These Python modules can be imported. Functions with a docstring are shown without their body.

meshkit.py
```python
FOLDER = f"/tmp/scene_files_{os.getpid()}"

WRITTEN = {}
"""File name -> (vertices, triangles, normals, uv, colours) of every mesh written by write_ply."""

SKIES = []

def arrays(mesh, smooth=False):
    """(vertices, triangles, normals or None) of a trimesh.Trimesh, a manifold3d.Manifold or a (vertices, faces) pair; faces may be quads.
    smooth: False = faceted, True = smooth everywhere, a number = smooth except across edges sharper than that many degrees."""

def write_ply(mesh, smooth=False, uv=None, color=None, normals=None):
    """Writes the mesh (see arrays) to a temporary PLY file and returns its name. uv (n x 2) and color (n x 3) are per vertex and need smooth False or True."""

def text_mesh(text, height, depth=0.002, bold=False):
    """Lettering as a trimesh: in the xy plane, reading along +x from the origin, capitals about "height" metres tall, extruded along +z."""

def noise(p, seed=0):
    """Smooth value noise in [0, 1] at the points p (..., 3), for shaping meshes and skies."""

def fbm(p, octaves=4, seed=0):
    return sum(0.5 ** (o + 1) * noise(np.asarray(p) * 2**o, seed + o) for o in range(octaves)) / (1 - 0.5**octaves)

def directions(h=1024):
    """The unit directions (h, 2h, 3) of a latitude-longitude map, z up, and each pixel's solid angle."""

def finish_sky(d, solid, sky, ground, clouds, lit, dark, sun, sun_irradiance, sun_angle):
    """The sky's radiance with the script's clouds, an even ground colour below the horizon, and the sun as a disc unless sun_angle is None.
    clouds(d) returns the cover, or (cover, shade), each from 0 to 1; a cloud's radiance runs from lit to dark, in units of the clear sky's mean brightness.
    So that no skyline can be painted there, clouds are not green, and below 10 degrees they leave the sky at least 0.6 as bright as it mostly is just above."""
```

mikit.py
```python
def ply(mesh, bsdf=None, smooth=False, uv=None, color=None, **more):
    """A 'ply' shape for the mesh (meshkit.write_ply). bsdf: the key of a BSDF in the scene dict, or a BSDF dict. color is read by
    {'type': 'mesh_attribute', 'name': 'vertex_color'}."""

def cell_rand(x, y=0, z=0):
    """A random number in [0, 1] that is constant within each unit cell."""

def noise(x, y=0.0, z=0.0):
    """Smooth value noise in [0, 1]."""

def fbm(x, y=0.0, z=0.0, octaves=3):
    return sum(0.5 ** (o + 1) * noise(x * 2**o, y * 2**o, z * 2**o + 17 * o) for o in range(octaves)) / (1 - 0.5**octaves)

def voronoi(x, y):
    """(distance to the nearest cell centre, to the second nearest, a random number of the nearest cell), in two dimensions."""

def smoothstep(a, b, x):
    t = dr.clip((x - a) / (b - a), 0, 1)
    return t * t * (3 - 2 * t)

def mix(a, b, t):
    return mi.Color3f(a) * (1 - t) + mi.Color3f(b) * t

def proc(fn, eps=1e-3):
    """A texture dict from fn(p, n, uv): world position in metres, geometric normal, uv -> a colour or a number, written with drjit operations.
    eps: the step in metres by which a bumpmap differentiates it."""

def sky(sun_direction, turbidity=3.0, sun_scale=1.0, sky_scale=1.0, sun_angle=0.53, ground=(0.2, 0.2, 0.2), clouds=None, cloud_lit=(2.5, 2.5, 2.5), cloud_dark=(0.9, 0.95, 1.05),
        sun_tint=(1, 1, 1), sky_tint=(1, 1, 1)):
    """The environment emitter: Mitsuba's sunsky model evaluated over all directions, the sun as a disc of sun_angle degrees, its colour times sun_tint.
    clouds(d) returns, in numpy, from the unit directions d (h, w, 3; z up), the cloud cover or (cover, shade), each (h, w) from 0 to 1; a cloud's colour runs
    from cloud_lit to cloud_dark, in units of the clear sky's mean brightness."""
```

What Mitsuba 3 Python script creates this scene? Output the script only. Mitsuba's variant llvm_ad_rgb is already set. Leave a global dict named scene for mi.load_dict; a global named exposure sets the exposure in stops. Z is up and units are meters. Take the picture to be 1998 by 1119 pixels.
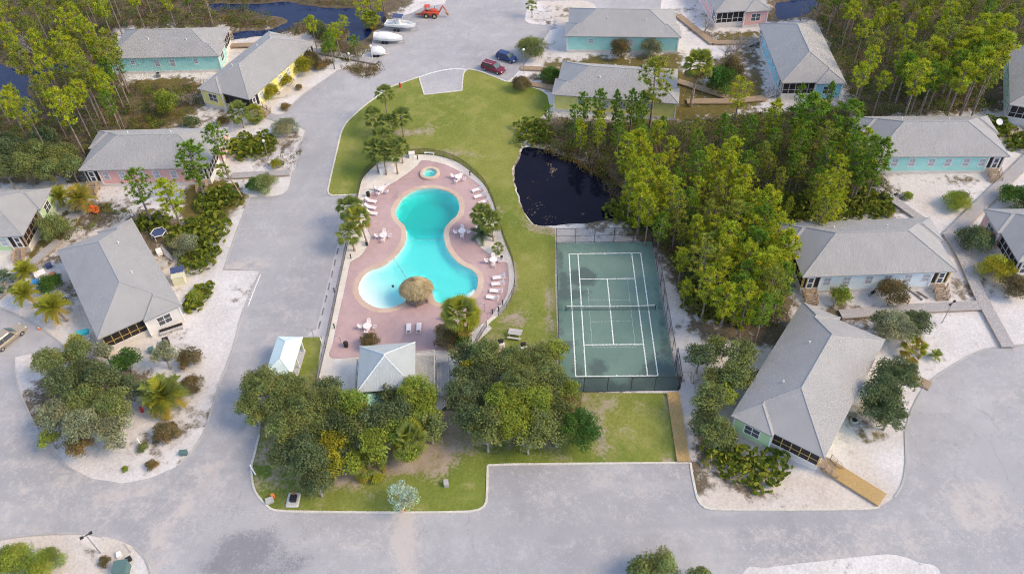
import math, random
import numpy as np, shapely, trimesh
import mitsuba as mi, drjit as dr
import mikit, meshkit
from mikit import proc, noise, fbm, voronoi, smoothstep, mix, ply
from shapely.geometry import Polygon, LineString, Point, box as sbox
from shapely.ops import unary_union
from scipy.spatial import Delaunay

T = mi.ScalarTransform4f
scene, labels = {}, {}

# ---------------------------------------------------------------- camera, sky, exposure
FOCAL, PITCH, ROLL, HEIGHT = 1620.3633, 0.799700, -0.038927, 88.43      # focal length in pixels of a 1998 x 1119 frame
_cp, _sp, _cr, _sr = math.cos(PITCH), math.sin(PITCH), math.cos(ROLL), math.sin(ROLL)
scene['camera'] = {'type': 'perspective', 'fov': math.degrees(2 * math.atan(999 / FOCAL)), 'fov_axis': 'x', 'near_clip': 1.0, 'far_clip': 3000.0,
                   'to_world': T().look_at(origin=[0, 0, HEIGHT], target=[0, _cp * 100, HEIGHT - _sp * 100], up=[-_sr, _cr * _sp, _cr * _cp])}
SUN = np.array([0.85, -0.20, 0.0]); SUN = SUN / np.linalg.norm(SUN) * math.cos(math.radians(42)); SUN[2] = math.sin(math.radians(42))
scene['sky'] = mikit.sky(SUN.tolist(), turbidity=3.0, sun_scale=0.29, sun_angle=24.0, sky_scale=1.0,
                         clouds=lambda d: (0.38, 0.15), cloud_lit=(1.45, 1.43, 1.46), cloud_dark=(0.9, 0.95, 1.05), sun_tint=(1.0, 0.93, 0.84), sky_tint=(0.94, 1.0, 1.08))
exposure = 3.08


def at(px, py, z=0.0):
    """The place in the world, at height z, that the photograph (1998 x 1119) shows at this pixel: a plain survey of the site from the photograph."""
    a, b = px - 999.0, py - 559.5
    u, v = (_cr * a + _sr * b) / FOCAL, (-_sr * a + _cr * b) / FOCAL
    d = (u, _cp - v * _sp, -_sp - v * _cp)
    t = (z - HEIGHT) / d[2]
    return np.array([d[0] * t, d[1] * t, z])


def P(pts, z=0.0):
    return Polygon([at(x, y, z)[:2] for x, y in pts]).buffer(0)


def L(pts, z=0.0):
    return [at(x, y, z)[:2] for x, y in pts]


def rgb(r, g, b):
    """sRGB 0-255 -> linear."""
    return [((c / 255 + 0.055) / 1.055) ** 2.4 if c > 10 else c / 255 / 12.92 for c in (r, g, b)]


# ---------------------------------------------------------------- helpers
_count = {}


def numbered(key):
    n = _count.get(key, 0)
    _count[key] = n + 1
    return key if n == 0 else f'{key}_{n:03d}'


def thing(name, label, cat, group=None):
    key = numbered(name)
    labels[key] = {'label': label, 'category': cat}
    if group:
        labels[key]['group'] = group
    return key


def part(parent, name, d, xf=None, label=None, kind=None):
    """One entry of the scene: a shape dict (shared or not) under its thing."""
    key = numbered(parent + '__' + name)
    scene[key] = {**d, 'to_world': xf} if xf is not None else dict(d)
    if label or kind:
        labels[key] = {}
        if label:
            labels[key]['label'] = label
        if kind:
            labels[key]['kind'] = kind
    return key


def single(name, label, cat, d, xf=None, group=None, kind=None):
    key = thing(name, label, cat, group)
    if kind:
        labels[key]['kind'] = kind
    scene[key] = {**d, 'to_world': xf} if xf is not None else dict(d)
    return key


def struct(name, d, label=None):
    key = numbered(name)
    scene[key] = dict(d)
    labels[key] = {'kind': 'structure', **({'label': label} if label else {})}
    return key


def xf(x, y, z=0.0, rot=0.0, s=1.0, tilt=None):
    t = T().translate([float(x), float(y), float(z)]).rotate([0, 0, 1], math.degrees(float(rot)))
    if tilt:
        t = t @ T().rotate(list(tilt[0]), float(tilt[1]))
    if not np.isscalar(s):
        t = t @ T().scale([float(q) for q in s])
    elif s != 1.0:
        t = t @ T().scale([float(s)] * 3)
    return t


class MB:
    """A mesh being put together."""

    def __init__(self):
        self.v, self.f, self.n = [], [], 0

    def add(self, v, f):
        v, f = np.asarray(v, float), np.asarray(f, int)
        if f.shape[1] == 4:
            f = np.vstack([f[:, [0, 1, 2]], f[:, [0, 2, 3]]])
        self.v.append(v); self.f.append(f + self.n); self.n += len(v)
        return self

    def box(self, x0, x1, y0, y1, z0, z1):
        v = [(x, y, z) for z in (z0, z1) for x, y in ((x0, y0), (x1, y0), (x1, y1), (x0, y1))]
        return self.add(v, [(3, 2, 1, 0), (4, 5, 6, 7), (0, 1, 5, 4), (1, 2, 6, 5), (2, 3, 7, 6), (3, 0, 4, 7)])

    def cbox(self, c, s, rot=0.0, bevel=0.0):
        """Box by centre of its base and size, turned about z."""
        sx, sy, sz = s[0] / 2, s[1] / 2, s[2]
        if bevel:
            b = bevel
            ring = [(-sx + b, -sy), (sx - b, -sy), (sx, -sy + b), (sx, sy - b), (sx - b, sy), (-sx + b, sy), (-sx, sy - b), (-sx, -sy + b)]
            inner = [(x * (1 - b / sx), y * (1 - b / sy)) for x, y in ring]
            v = [(x, y, 0) for x, y in ring] + [(x, y, sz - b) for x, y in ring] + [(x, y, sz) for x, y in inner]
            f = [(i, (i + 1) % 8, 8 + (i + 1) % 8, 8 + i) for i in range(8)] + [(8 + i, 8 + (i + 1) % 8, 16 + (i + 1) % 8, 16 + i) for i in range(8)]
            f += [(16, 17 + i, 18 + i, 18 + i) for i in range(6)]
        else:
            v = [(x, y, z) for z in (0, sz) for x, y in ((-sx, -sy), (sx, -sy), (sx, sy), (-sx, sy))]
            f = [(3, 2, 1, 0), (4, 5, 6, 7), (0, 1, 5, 4), (1, 2, 6, 5), (2, 3, 7, 6), (3, 0, 4, 7)]
        v = np.array(v, float); cs, sn = math.cos(rot), math.sin(rot)
        v = np.c_[cs * v[:, 0] - sn * v[:, 1], sn * v[:, 0] + cs * v[:, 1], v[:, 2]] + np.asarray(c, float)
        return self.add(v, f)

    def tube(self, pts, radii, n=6, cap=True):
        pts = np.asarray(pts, float); radii = np.broadcast_to(np.asarray(radii, float), (len(pts),))
        rings = []
        for i, p in enumerate(pts):
            d = pts[min(i + 1, len(pts) - 1)] - pts[max(i - 1, 0)]
            d = d / (np.linalg.norm(d) + 1e-12)
            a = np.cross(d, (0, 0, 1) if abs(d[2]) < 0.9 else (1, 0, 0)); a /= np.linalg.norm(a); b = np.cross(d, a)
            t = np.arange(n) / n * 2 * np.pi
            rings.append(p + radii[i] * (np.cos(t)[:, None] * a + np.sin(t)[:, None] * b))
        v = np.vstack(rings); f = []
        for i in range(len(pts) - 1):
            for j in range(n):
                f.append((i * n + j, i * n + (j + 1) % n, (i + 1) * n + (j + 1) % n, (i + 1) * n + j))
        if cap:
            k = (len(pts) - 1) * n
            f += [(0, j + 1, j, j) for j in range(1, n - 1)] + [(k, k + j, k + j + 1, k + j + 1) for j in range(1, n - 1)]
        return self.add(v, f)

    def poly(self, pts3):
        """A planar polygon in space (convex or not), counter-clockwise from its front."""
        p = np.asarray(pts3, float)
        n = np.zeros(3)
        for i in range(len(p)):
            n += np.cross(p[i], p[(i + 1) % len(p)])
        k = int(np.argmax(np.abs(n))); ax = [i for i in range(3) if i != k]
        import mapbox_earcut as ec
        f = ec.triangulate_float64(np.ascontiguousarray(p[:, ax]), np.array([len(p)], np.uint32)).reshape(-1, 3).astype(int)
        c = np.cross(p[f[:, 1]] - p[f[:, 0]], p[f[:, 2]] - p[f[:, 0]]) @ n
        f[c < 0] = f[c < 0][:, ::-1]
        return self.add(p, f)

    def prism(self, poly, z0, z1):
        m = trimesh.creation.extrude_polygon(poly, z1 - z0, engine='earcut')
        return self.add(np.asarray(m.vertices) + [0, 0, z0], m.faces)

    def lathe(self, prof, n=16, c=(0, 0, 0)):
        prof = np.asarray(prof, float); t = np.arange(n) / n * 2 * np.pi
        v = np.vstack([np.c_[r * np.cos(t), r * np.sin(t), np.full(n, z)] for r, z in prof]) + np.asarray(c, float)
        f = [(i * n + j, i * n + (j + 1) % n, (i + 1) * n + (j + 1) % n, (i + 1) * n + j) for i in range(len(prof) - 1) for j in range(n)]
        return self.add(v, f)

    def mesh(self):
        return np.vstack(self.v), np.vstack(self.f)

    def shape(self, bsdf, smooth=False, **k):
        return ply(self.mesh(), bsdf, smooth, **k)


def contains(poly, x, y):
    return shapely.contains_xy(poly, x, y)


def sheet(poly, step, zf=0.0, margin=0.45):
    """A triangulated sheet over a polygon with points every step metres."""
    polys = list(poly.geoms) if hasattr(poly, 'geoms') else [poly]
    V, F, n0 = [], [], 0
    for pl in polys:
        if pl.area < 0.2:
            continue
        bp = []
        for ring in [pl.exterior, *pl.interiors]:
            k = max(3, int(ring.length / step))
            line = shapely.segmentize(ring, step)
            bp.append(np.asarray(line.coords)[:-1])
        bp = np.vstack(bp)
        x0, y0, x1, y1 = pl.bounds
        gx, gy = np.meshgrid(np.arange(x0, x1, step), np.arange(y0, y1, step))
        gx = gx + (np.arange(gx.shape[0])[:, None] % 2) * step * 0.5
        gp = np.c_[gx.ravel(), gy.ravel()]
        gp = gp[contains(pl.buffer(-step * margin), gp[:, 0], gp[:, 1])] if pl.area > 4 * step * step else gp[:0]
        p = np.vstack([bp, gp]); p = p + 1e-6 * np.sin(np.arange(len(p)))[:, None]
        f = Delaunay(p).simplices
        c = p[f].mean(1)
        f = f[contains(pl, c[:, 0], c[:, 1])]
        a, b = p[f[:, 1]] - p[f[:, 0]], p[f[:, 2]] - p[f[:, 0]]
        cr = a[:, 0] * b[:, 1] - a[:, 1] * b[:, 0]
        f[cr < 0] = f[cr < 0][:, ::-1]
        f = f[np.abs(cr) > 1e-7]
        V.append(p); F.append(f + n0); n0 += len(p)
    p, f = np.vstack(V), np.vstack(F)
    z = zf(p[:, 0], p[:, 1]) if callable(zf) else np.full(len(p), float(zf))
    return np.c_[p, z], f


def ragged(poly, amp, step=0.6, seed=0, freq=0.6):
    """The polygon with an uneven edge."""
    out = []
    for pl in (list(poly.geoms) if hasattr(poly, 'geoms') else [poly]):
        c = np.asarray(shapely.segmentize(pl.exterior, step).coords)[:-1]
        d = np.roll(c, -1, 0) - np.roll(c, 1, 0); n = np.c_[d[:, 1], -d[:, 0]]; n /= np.linalg.norm(n, axis=1, keepdims=True) + 1e-9
        k = meshkit.fbm(np.c_[c * freq, np.full(len(c), seed * 7.3)], 3, seed) - 0.5
        out.append(Polygon(c + n * (k * 2 * amp)[:, None], [i.coords for i in pl.interiors]).buffer(0))
    return unary_union(out)


def smooth_line(pts, step=0.5, closed=False):
    """Catmull-Rom through the points."""
    p = np.asarray(pts, float); n = len(p); out = []
    for i in range(n if closed else n - 1):
        a, b, c, d = (p[(i + k) % n] if closed else p[min(max(i + k, 0), n - 1)] for k in (-1, 0, 1, 2))
        m = max(1, int(np.linalg.norm(c - b) / step))
        for t in np.arange(m) / m:
            out.append(0.5 * (2 * b + (c - a) * t + (2 * a - 5 * b + 4 * c - d) * t * t + (3 * b - a - 3 * c + d) * t ** 3))
    if not closed:
        out.append(p[-1])
    return np.array(out)


def PS(pts, step=0.5):
    return Polygon(smooth_line(L(pts), step, True)).buffer(0)


def ribbon(mb, line, w, z0, z1, off=0.0):
    """A kerb-like bar of width w along a line in the plan."""
    p = np.asarray(line, float)
    d = np.gradient(p, axis=0); n = np.c_[-d[:, 1], d[:, 0]]; n /= np.linalg.norm(n, axis=1, keepdims=True) + 1e-9
    a, b = p + n * (off - w / 2), p + n * (off + w / 2)
    k = len(p)
    v = np.vstack([np.c_[a, np.full(k, z0)], np.c_[a, np.full(k, z1)], np.c_[b, np.full(k, z1)], np.c_[b, np.full(k, z0)]])
    f = []
    for i in range(k - 1):
        for r in range(3):
            f.append((r * k + i, (r + 1) * k + i, (r + 1) * k + i + 1, r * k + i + 1))
    f += [(0, k, 2 * k, 3 * k)[::-1], (k - 1, 2 * k - 1, 3 * k - 1, 4 * k - 1)]
    mb.add(v, [tuple(reversed(q)) for q in f])
    return mb


# ---------------------------------------------------------------- materials
def tex(fn):
    return proc(fn)


def mat(name, color, rough=0.8, spec=0.25, metallic=0.0, **k):
    scene[name] = {'type': 'twosided', 'bsdf': {'type': 'principled', 'base_color': color if isinstance(color, dict) else {'type': 'rgb', 'value': list(color)},
                                               'roughness': rough, 'specular': spec, 'metallic': metallic, **k}}
    return name


def worn(a, b, f1=0.7, f2=5.0, amt=0.5):
    """Two tones of one surface, mixed by soft noise, with a fine grain."""
    def fn(p, n, uv):
        t = 0.6 * fbm(p.x * f1, p.y * f1, p.z * f1 * 1.3, 3) + 0.4 * noise(p.x * f2, p.y * f2, p.z * f2)
        return mix(a, b, dr.clip((t - 0.5) * 2 * amt + 0.5, 0, 1))
    return tex(fn)


def ground_fn(p, n, uv):
    n1, n2, n3 = fbm(p.x * 0.28, p.y * 0.28, 3.1, 3), fbm(p.x * 1.3, p.y * 1.3, 7.7, 3), noise(p.x * 5.5, p.y * 5.5, 1.0)
    n4 = noise(p.x * 13, p.y * 13, 9.0)
    sand = mix([0.53, 0.505, 0.485], [0.70, 0.68, 0.665], dr.clip(n1 * 1.2 - 0.1, 0, 1))
    sand = mix(sand, [0.52, 0.43, 0.32], smoothstep(0.52, 0.75, fbm(p.x * 0.12, p.y * 0.12, 21.0, 2)) * 0.45)
    sand = sand * (0.86 + 0.22 * n3)
    sand = mix(sand, [0.22, 0.17, 0.13], smoothstep(0.70, 0.86, n2 + 0.22 * (n4 - 0.5)) * 0.55)
    lit = mix([0.075, 0.062, 0.038], [0.185, 0.150, 0.105], dr.clip(n2 * 1.3 - 0.15, 0, 1)) * (0.65 + 0.7 * n4)
    gr = mix([0.085, 0.080, 0.018], [0.175, 0.140, 0.055], n2) * (0.75 + 0.5 * n4)
    w = smoothstep(0.30, 0.72, uv.x + (n1 - 0.5) * 0.75 + (n2 - 0.5) * 0.85 + (n3 - 0.5) * 0.22)
    g = smoothstep(0.32, 0.70, uv.y + (n2 - 0.5) * 0.9 + (n1 - 0.5) * 0.4)
    return mix(mix(sand, lit, w), gr, g)


def asphalt_fn(p, n, uv):
    n1, n2 = fbm(p.x * 0.10, p.y * 0.10, 5.0, 3), fbm(p.x * 0.55, p.y * 0.55, 2.0, 3)
    n3, n4 = noise(p.x * 9, p.y * 9, 4.0), fbm(p.x * 2.4, p.y * 2.4, 8.0, 2)
    n5 = fbm(p.x * 0.13 + 3, p.y * 0.75, 12.0, 3)
    c = mix([0.308, 0.306, 0.318], [0.400, 0.396, 0.400], dr.clip(n1 * 1.5 - 0.25, 0, 1))
    c = c * (0.85 + 0.16 * n2 + 0.10 * n3 + 0.06 * n4)
    c = mix(c, [0.46, 0.445, 0.44], smoothstep(0.50, 0.80, n5) * 0.25)                               # pale dusty sweeps along the road
    v1, v2, vr = voronoi(p.x * 0.16 + 0.35 * n2, p.y * 0.16 + 0.35 * n4)
    c = c * (1 - 0.16 * (1 - smoothstep(0.0, 0.028, v2 - v1)) * smoothstep(0.45, 0.6, n1 + 0.25 * (n2 - 0.5)))      # hairline cracks
    c = mix(c, [0.50, 0.495, 0.50], smoothstep(0.56, 0.85, n4 * 0.5 + n3 * 0.35 + n2 * 0.25) * 0.26)            # worn pale aggregate
    dirt = smoothstep(0.35, 1.0, uv.x + (n2 - 0.5) * 0.6 + (n4 - 0.5) * 0.35 + (n3 - 0.5) * 0.25)
    dark = smoothstep(0.25, 1.05, uv.y + (n2 - 0.5) * 0.6 + (n3 - 0.5) * 0.5 + (n4 - 0.5) * 0.4)
    c = mix(c, [0.50, 0.455, 0.415], dirt * 0.8)                                                      # sand carried on to it
    return mix(c, [0.165, 0.170, 0.190], dark * 0.75)                                                 # fresh dark gravel, tyre rubber


def grass_fn(p, n, uv):
    n1, n2, n3, n4 = fbm(p.x * 0.09, p.y * 0.09, 1.0, 3), fbm(p.x * 0.5, p.y * 0.5, 4.0, 3), noise(p.x * 4, p.y * 4, 2.0), noise(p.x * 11, p.y * 11, 3.0)
    c = mix([0.122, 0.172, 0.028], [0.224, 0.238, 0.058], dr.clip(n1 * 1.7 - 0.35 + uv.y * 0.5, 0, 1))
    c = mix(c, [0.265, 0.245, 0.090], smoothstep(0.55, 0.75, n2) * 0.4)
    c = c * (0.72 + 0.22 * n2 + 0.20 * n3 + 0.22 * n4)
    bare = smoothstep(0.30, 1.0, uv.x + (n2 - 0.5) * 0.8 + (n3 - 0.5) * 0.5)
    return mix(c, mix([0.30, 0.225, 0.15], [0.42, 0.36, 0.30], n2) * (0.8 + 0.3 * n4), bare)


def court_fn(p, n, uv):
    n1, n2, n3 = fbm(p.x * 0.16, p.y * 0.16, 3.0, 3), fbm(p.x * 0.9, p.y * 0.9, 6.0, 3), noise(p.x * 6, p.y * 6, 2.0)
    c = mix([0.105, 0.185, 0.155], [0.165, 0.250, 0.210], dr.clip(n1 * 1.4 - 0.2, 0, 1)) * (0.88 + 0.14 * n2 + 0.10 * n3)
    wet = smoothstep(0.36, 0.78, uv.x + (n3 - 0.5) * 0.25 + (n2 - 0.5) * 0.7 + (n1 - 0.5) * 0.25)
    return mix(c, [0.062, 0.088, 0.088], wet * 0.72)                                                 # mould and standing damp


def deck_fn(p, n, uv):
    n1, n2, n3 = fbm(p.x * 0.2, p.y * 0.2, 2.0, 3), fbm(p.x * 1.6, p.y * 1.6, 5.0, 2), noise(p.x * 10, p.y * 10, 2.0)
    return mix([0.385, 0.265, 0.262], [0.490, 0.355, 0.345], dr.clip(n1 * 1.5 - 0.25, 0, 1)) * (0.86 + 0.14 * n2 + 0.14 * n3)


def planks(a, b, w=0.14):
    def fn(p, n, uv):
        r = mikit.cell_rand(dr.floor(uv.x / w), 3.0)
        return mix(a, b, dr.clip(0.55 * r + 0.45 * fbm(p.x * 1.2, p.y * 1.2, p.z, 2), 0, 1)) * (0.85 + 0.3 * noise(p.x * 7, p.y * 7, p.z * 7))
    return tex(fn)


mat('m_ground', tex(ground_fn), 0.95, 0.1)
mat('m_asphalt', tex(asphalt_fn), 0.9, 0.2)
mat('m_grass', tex(grass_fn), 0.9, 0.1)
mat('m_court', tex(court_fn), 0.75, 0.3)
mat('m_deck', tex(deck_fn), 0.8, 0.2)
mat('m_bed', worn([0.60, 0.55, 0.48], [0.74, 0.70, 0.64], 0.9, 8, 0.9), 0.95, 0.1)
mat('m_kerb', worn([0.47, 0.45, 0.39], [0.66, 0.63, 0.55], 0.4, 6, 0.8), 0.85, 0.2)
mat('m_kerb_grey', worn([0.33, 0.32, 0.31], [0.46, 0.45, 0.43], 0.4, 6, 0.8), 0.85, 0.2)
mat('m_walk', worn([0.42, 0.40, 0.41], [0.54, 0.52, 0.51], 0.3, 6, 0.8), 0.85, 0.2)
mat('m_coping', worn([0.50, 0.36, 0.28], [0.62, 0.51, 0.40], 0.35, 5, 1.0), 0.8, 0.2)
mat('m_plaster', worn([0.74, 0.75, 0.73], [0.80, 0.80, 0.78], 0.4, 3, 0.6), 0.6, 0.3)
mat('m_line', worn([0.68, 0.69, 0.66], [0.80, 0.81, 0.78], 0.5, 4, 0.5), 0.7, 0.3)
mat('m_line_thin', worn([0.30, 0.38, 0.34], [0.48, 0.54, 0.50], 1.2, 9, 0.9), 0.7, 0.3)
mat('m_roof', worn([0.298, 0.296, 0.290], [0.342, 0.340, 0.332], 0.16, 0.7, 0.9), 0.6, 0.25)
mat('m_roof_white', worn([0.54, 0.70, 0.68], [0.64, 0.76, 0.74], 0.3, 0.8, 0.8), 0.6, 0.25)
mat('m_roof_aged', worn([0.36, 0.40, 0.40], [0.43, 0.465, 0.46], 0.25, 0.8, 0.9), 0.6, 0.25)
mat('m_seam', [0.308, 0.306, 0.300], 0.6, 0.2)
mat('m_cap', [0.36, 0.36, 0.355], 0.6, 0.2)
mat('m_seam_white', [0.72, 0.75, 0.74], 0.45, 0.5, 0.1)
mat('m_trim', worn([0.72, 0.71, 0.68], [0.80, 0.79, 0.77], 0.7, 5, 0.7), 0.6, 0.3)
mat('m_skirt', worn([0.58, 0.54, 0.48], [0.72, 0.69, 0.65], 0.7, 4, 0.9), 0.8, 0.2)
WALLS = {'aqua': (0.40, 0.72, 0.66), 'yellow': (0.76, 0.71, 0.24), 'pink': (0.76, 0.44, 0.40), 'green': (0.48, 0.66, 0.37), 'ice': (0.72, 0.80, 0.83), 'blue': (0.30, 0.62, 0.74), 'white': (0.74, 0.72, 0.68), 'seafoam': (0.42, 0.70, 0.56)}
for _k, _c in WALLS.items():
    mat('m_wall_' + _k, worn([c * 0.88 for c in _c], [min(0.85, c * 1.06) for c in _c], 0.4, 1.1, 0.9), 0.7, 0.25)
mat('m_glass', [0.07, 0.08, 0.095], 0.08, 0.6)
mat('m_glass_pale', [0.40, 0.41, 0.43], 0.12, 0.6)
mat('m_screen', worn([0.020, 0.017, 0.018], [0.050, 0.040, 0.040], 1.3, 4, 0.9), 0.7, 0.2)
mat('m_dark', [0.018, 0.016, 0.016], 0.9, 0.1)
mat('m_wood_new', planks([0.40, 0.265, 0.105], [0.52, 0.365, 0.165]), 0.8, 0.2)
mat('m_wood_grey', planks([0.33, 0.315, 0.31], [0.46, 0.44, 0.43]), 0.85, 0.2)
mat('m_wood_tan', planks([0.29, 0.215, 0.145], [0.41, 0.315, 0.225]), 0.85, 0.2)
mat('m_rail', worn([0.34, 0.25, 0.17], [0.48, 0.36, 0.24], 0.8, 6, 0.9), 0.85, 0.2)
mat('m_rail_grey', worn([0.42, 0.41, 0.39], [0.56, 0.54, 0.52], 0.8, 6, 0.9), 0.85, 0.2)
mat('m_post', worn([0.44, 0.31, 0.09], [0.56, 0.42, 0.16], 0.8, 6, 0.9), 0.8, 0.2)
mat('m_iron', [0.055, 0.048, 0.042], 0.6, 0.4)
mat('m_black', [0.022, 0.021, 0.022], 0.6, 0.4)
mat('m_steel', [0.38, 0.38, 0.39], 0.4, 0.5, 0.6)
mat('m_plastic', worn([0.78, 0.70, 0.67], [0.84, 0.79, 0.77], 2.0, 8, 0.6), 0.45, 0.4)
mat('m_thatch', worn([0.36, 0.29, 0.17], [0.52, 0.45, 0.28], 1.1, 7, 1.0), 0.95, 0.1)
mat('m_thatch_old', worn([0.22, 0.20, 0.16], [0.36, 0.33, 0.26], 1.1, 7, 1.0), 0.95, 0.1)
mat('m_bark', worn([0.165, 0.125, 0.105], [0.30, 0.25, 0.22], 1.2, 5, 1.0), 0.95, 0.1)
mat('m_bark_pale', worn([0.25, 0.22, 0.19], [0.42, 0.38, 0.34], 1.2, 5, 1.0), 0.95, 0.1)
mat('m_palm_trunk', worn([0.24, 0.18, 0.13], [0.38, 0.31, 0.25], 1.5, 6, 1.0), 0.95, 0.1)
mat('m_twig', {'type': 'mesh_attribute', 'name': 'vertex_color'}, 0.95, 0.05)
scene['m_leaf'] = {'type': 'principledthin', 'base_color': {'type': 'mesh_attribute', 'name': 'vertex_color'}, 'roughness': 0.75, 'spec_trans': 0.0, 'diff_trans': 0.7, 'eta': 1.3}
scene['m_mesh'] = {'type': 'mask', 'opacity': 0.30, 'bsdf': {'type': 'twosided', 'bsdf': {'type': 'diffuse', 'reflectance': {'type': 'rgb', 'value': [0.03, 0.035, 0.035]}}}}
scene['m_mesh_brown'] = {'type': 'mask', 'opacity': 0.42, 'bsdf': {'type': 'twosided', 'bsdf': {'type': 'diffuse', 'reflectance': {'type': 'rgb', 'value': [0.075, 0.065, 0.055]}}}}
scene['m_pool_water'] = {'type': 'thindielectric', 'int_ior': 1.33}


def pond_fn(p, n, uv):
    return mix([0.004, 0.005, 0.016], [0.009, 0.009, 0.018], fbm(p.x * 0.3, p.y * 0.3, 1.0, 3))


_ripple = tex(lambda p, n, uv: fbm(p.x * 0.8, p.y * 0.8, 0.0, 2))
scene['m_pond'] = {'type': 'bumpmap', 'arbitrary': _ripple, 'scale': 0.02, 'bsdf': {'type': 'principled', 'base_color': tex(pond_fn), 'roughness': 0.06, 'specular': 0.10}}
scene['m_creek'] = {'type': 'bumpmap', 'arbitrary': _ripple, 'scale': 0.02, 'bsdf': {'type': 'principled', 'base_color': tex(lambda p, n, uv: pond_fn(p, n, uv) * mi.Color3f(1.0, 2.2, 3.6)), 'roughness': 0.05, 'specular': 0.28}}
# ---------------------------------------------------------------- the setting: ground, water, roads, lawns
POND = ragged(PS([(1025, 288), (1012.7, 311), (1004, 330), (1006.5, 348), (1011.5, 365), (1017.7, 383), (1021.5, 403), (1027.7, 416), (1036.5, 429), (1050, 435), (1080, 436), (1112, 433), (1160, 429), (1192, 424), (1216, 414), (1222, 398), (1212, 370), (1196, 350), (1170, 330), (1148, 316), (1112, 306), (1080, 296), (1058, 291), (1040, 287)]), 0.5, seed=3)
CREEKS = [ragged(PS(q), 0.8, seed=i) for i, q in enumerate([
    [(-70, 118), (-10, 116), (28, 128), (70, 126), (112, 120), (150, 126), (140, 140), (104, 138), (92, 148), (60, 172), (72, 200), (68, 222), (40, 228), (18, 205), (2, 206), (-70, 210)],
    [(400, 6), (430, 2), (480, 4), (556, 0), (600, 6), (660, 12), (714, 14), (752, 20), (752, 44), (735, 56), (718, 74), (690, 84), (668, 78), (676, 58), (640, 50), (600, 44), (560, 46), (548, 36), (500, 28), (470, 20), (430, 22), (404, 20)],
    [(442, 66), (470, 58), (520, 54), (560, 40), (580, 52), (552, 64), (520, 70), (470, 76), (446, 80)],
    [(1508, 6), (1530, 0), (1566, -10), (1600, -20), (1612, 0), (1590, 22), (1562, 34), (1530, 40), (1510, 34)]])]
CREEKS = [q.buffer(-0.9) for q in CREEKS]
WATERS = [POND, *CREEKS]
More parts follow.
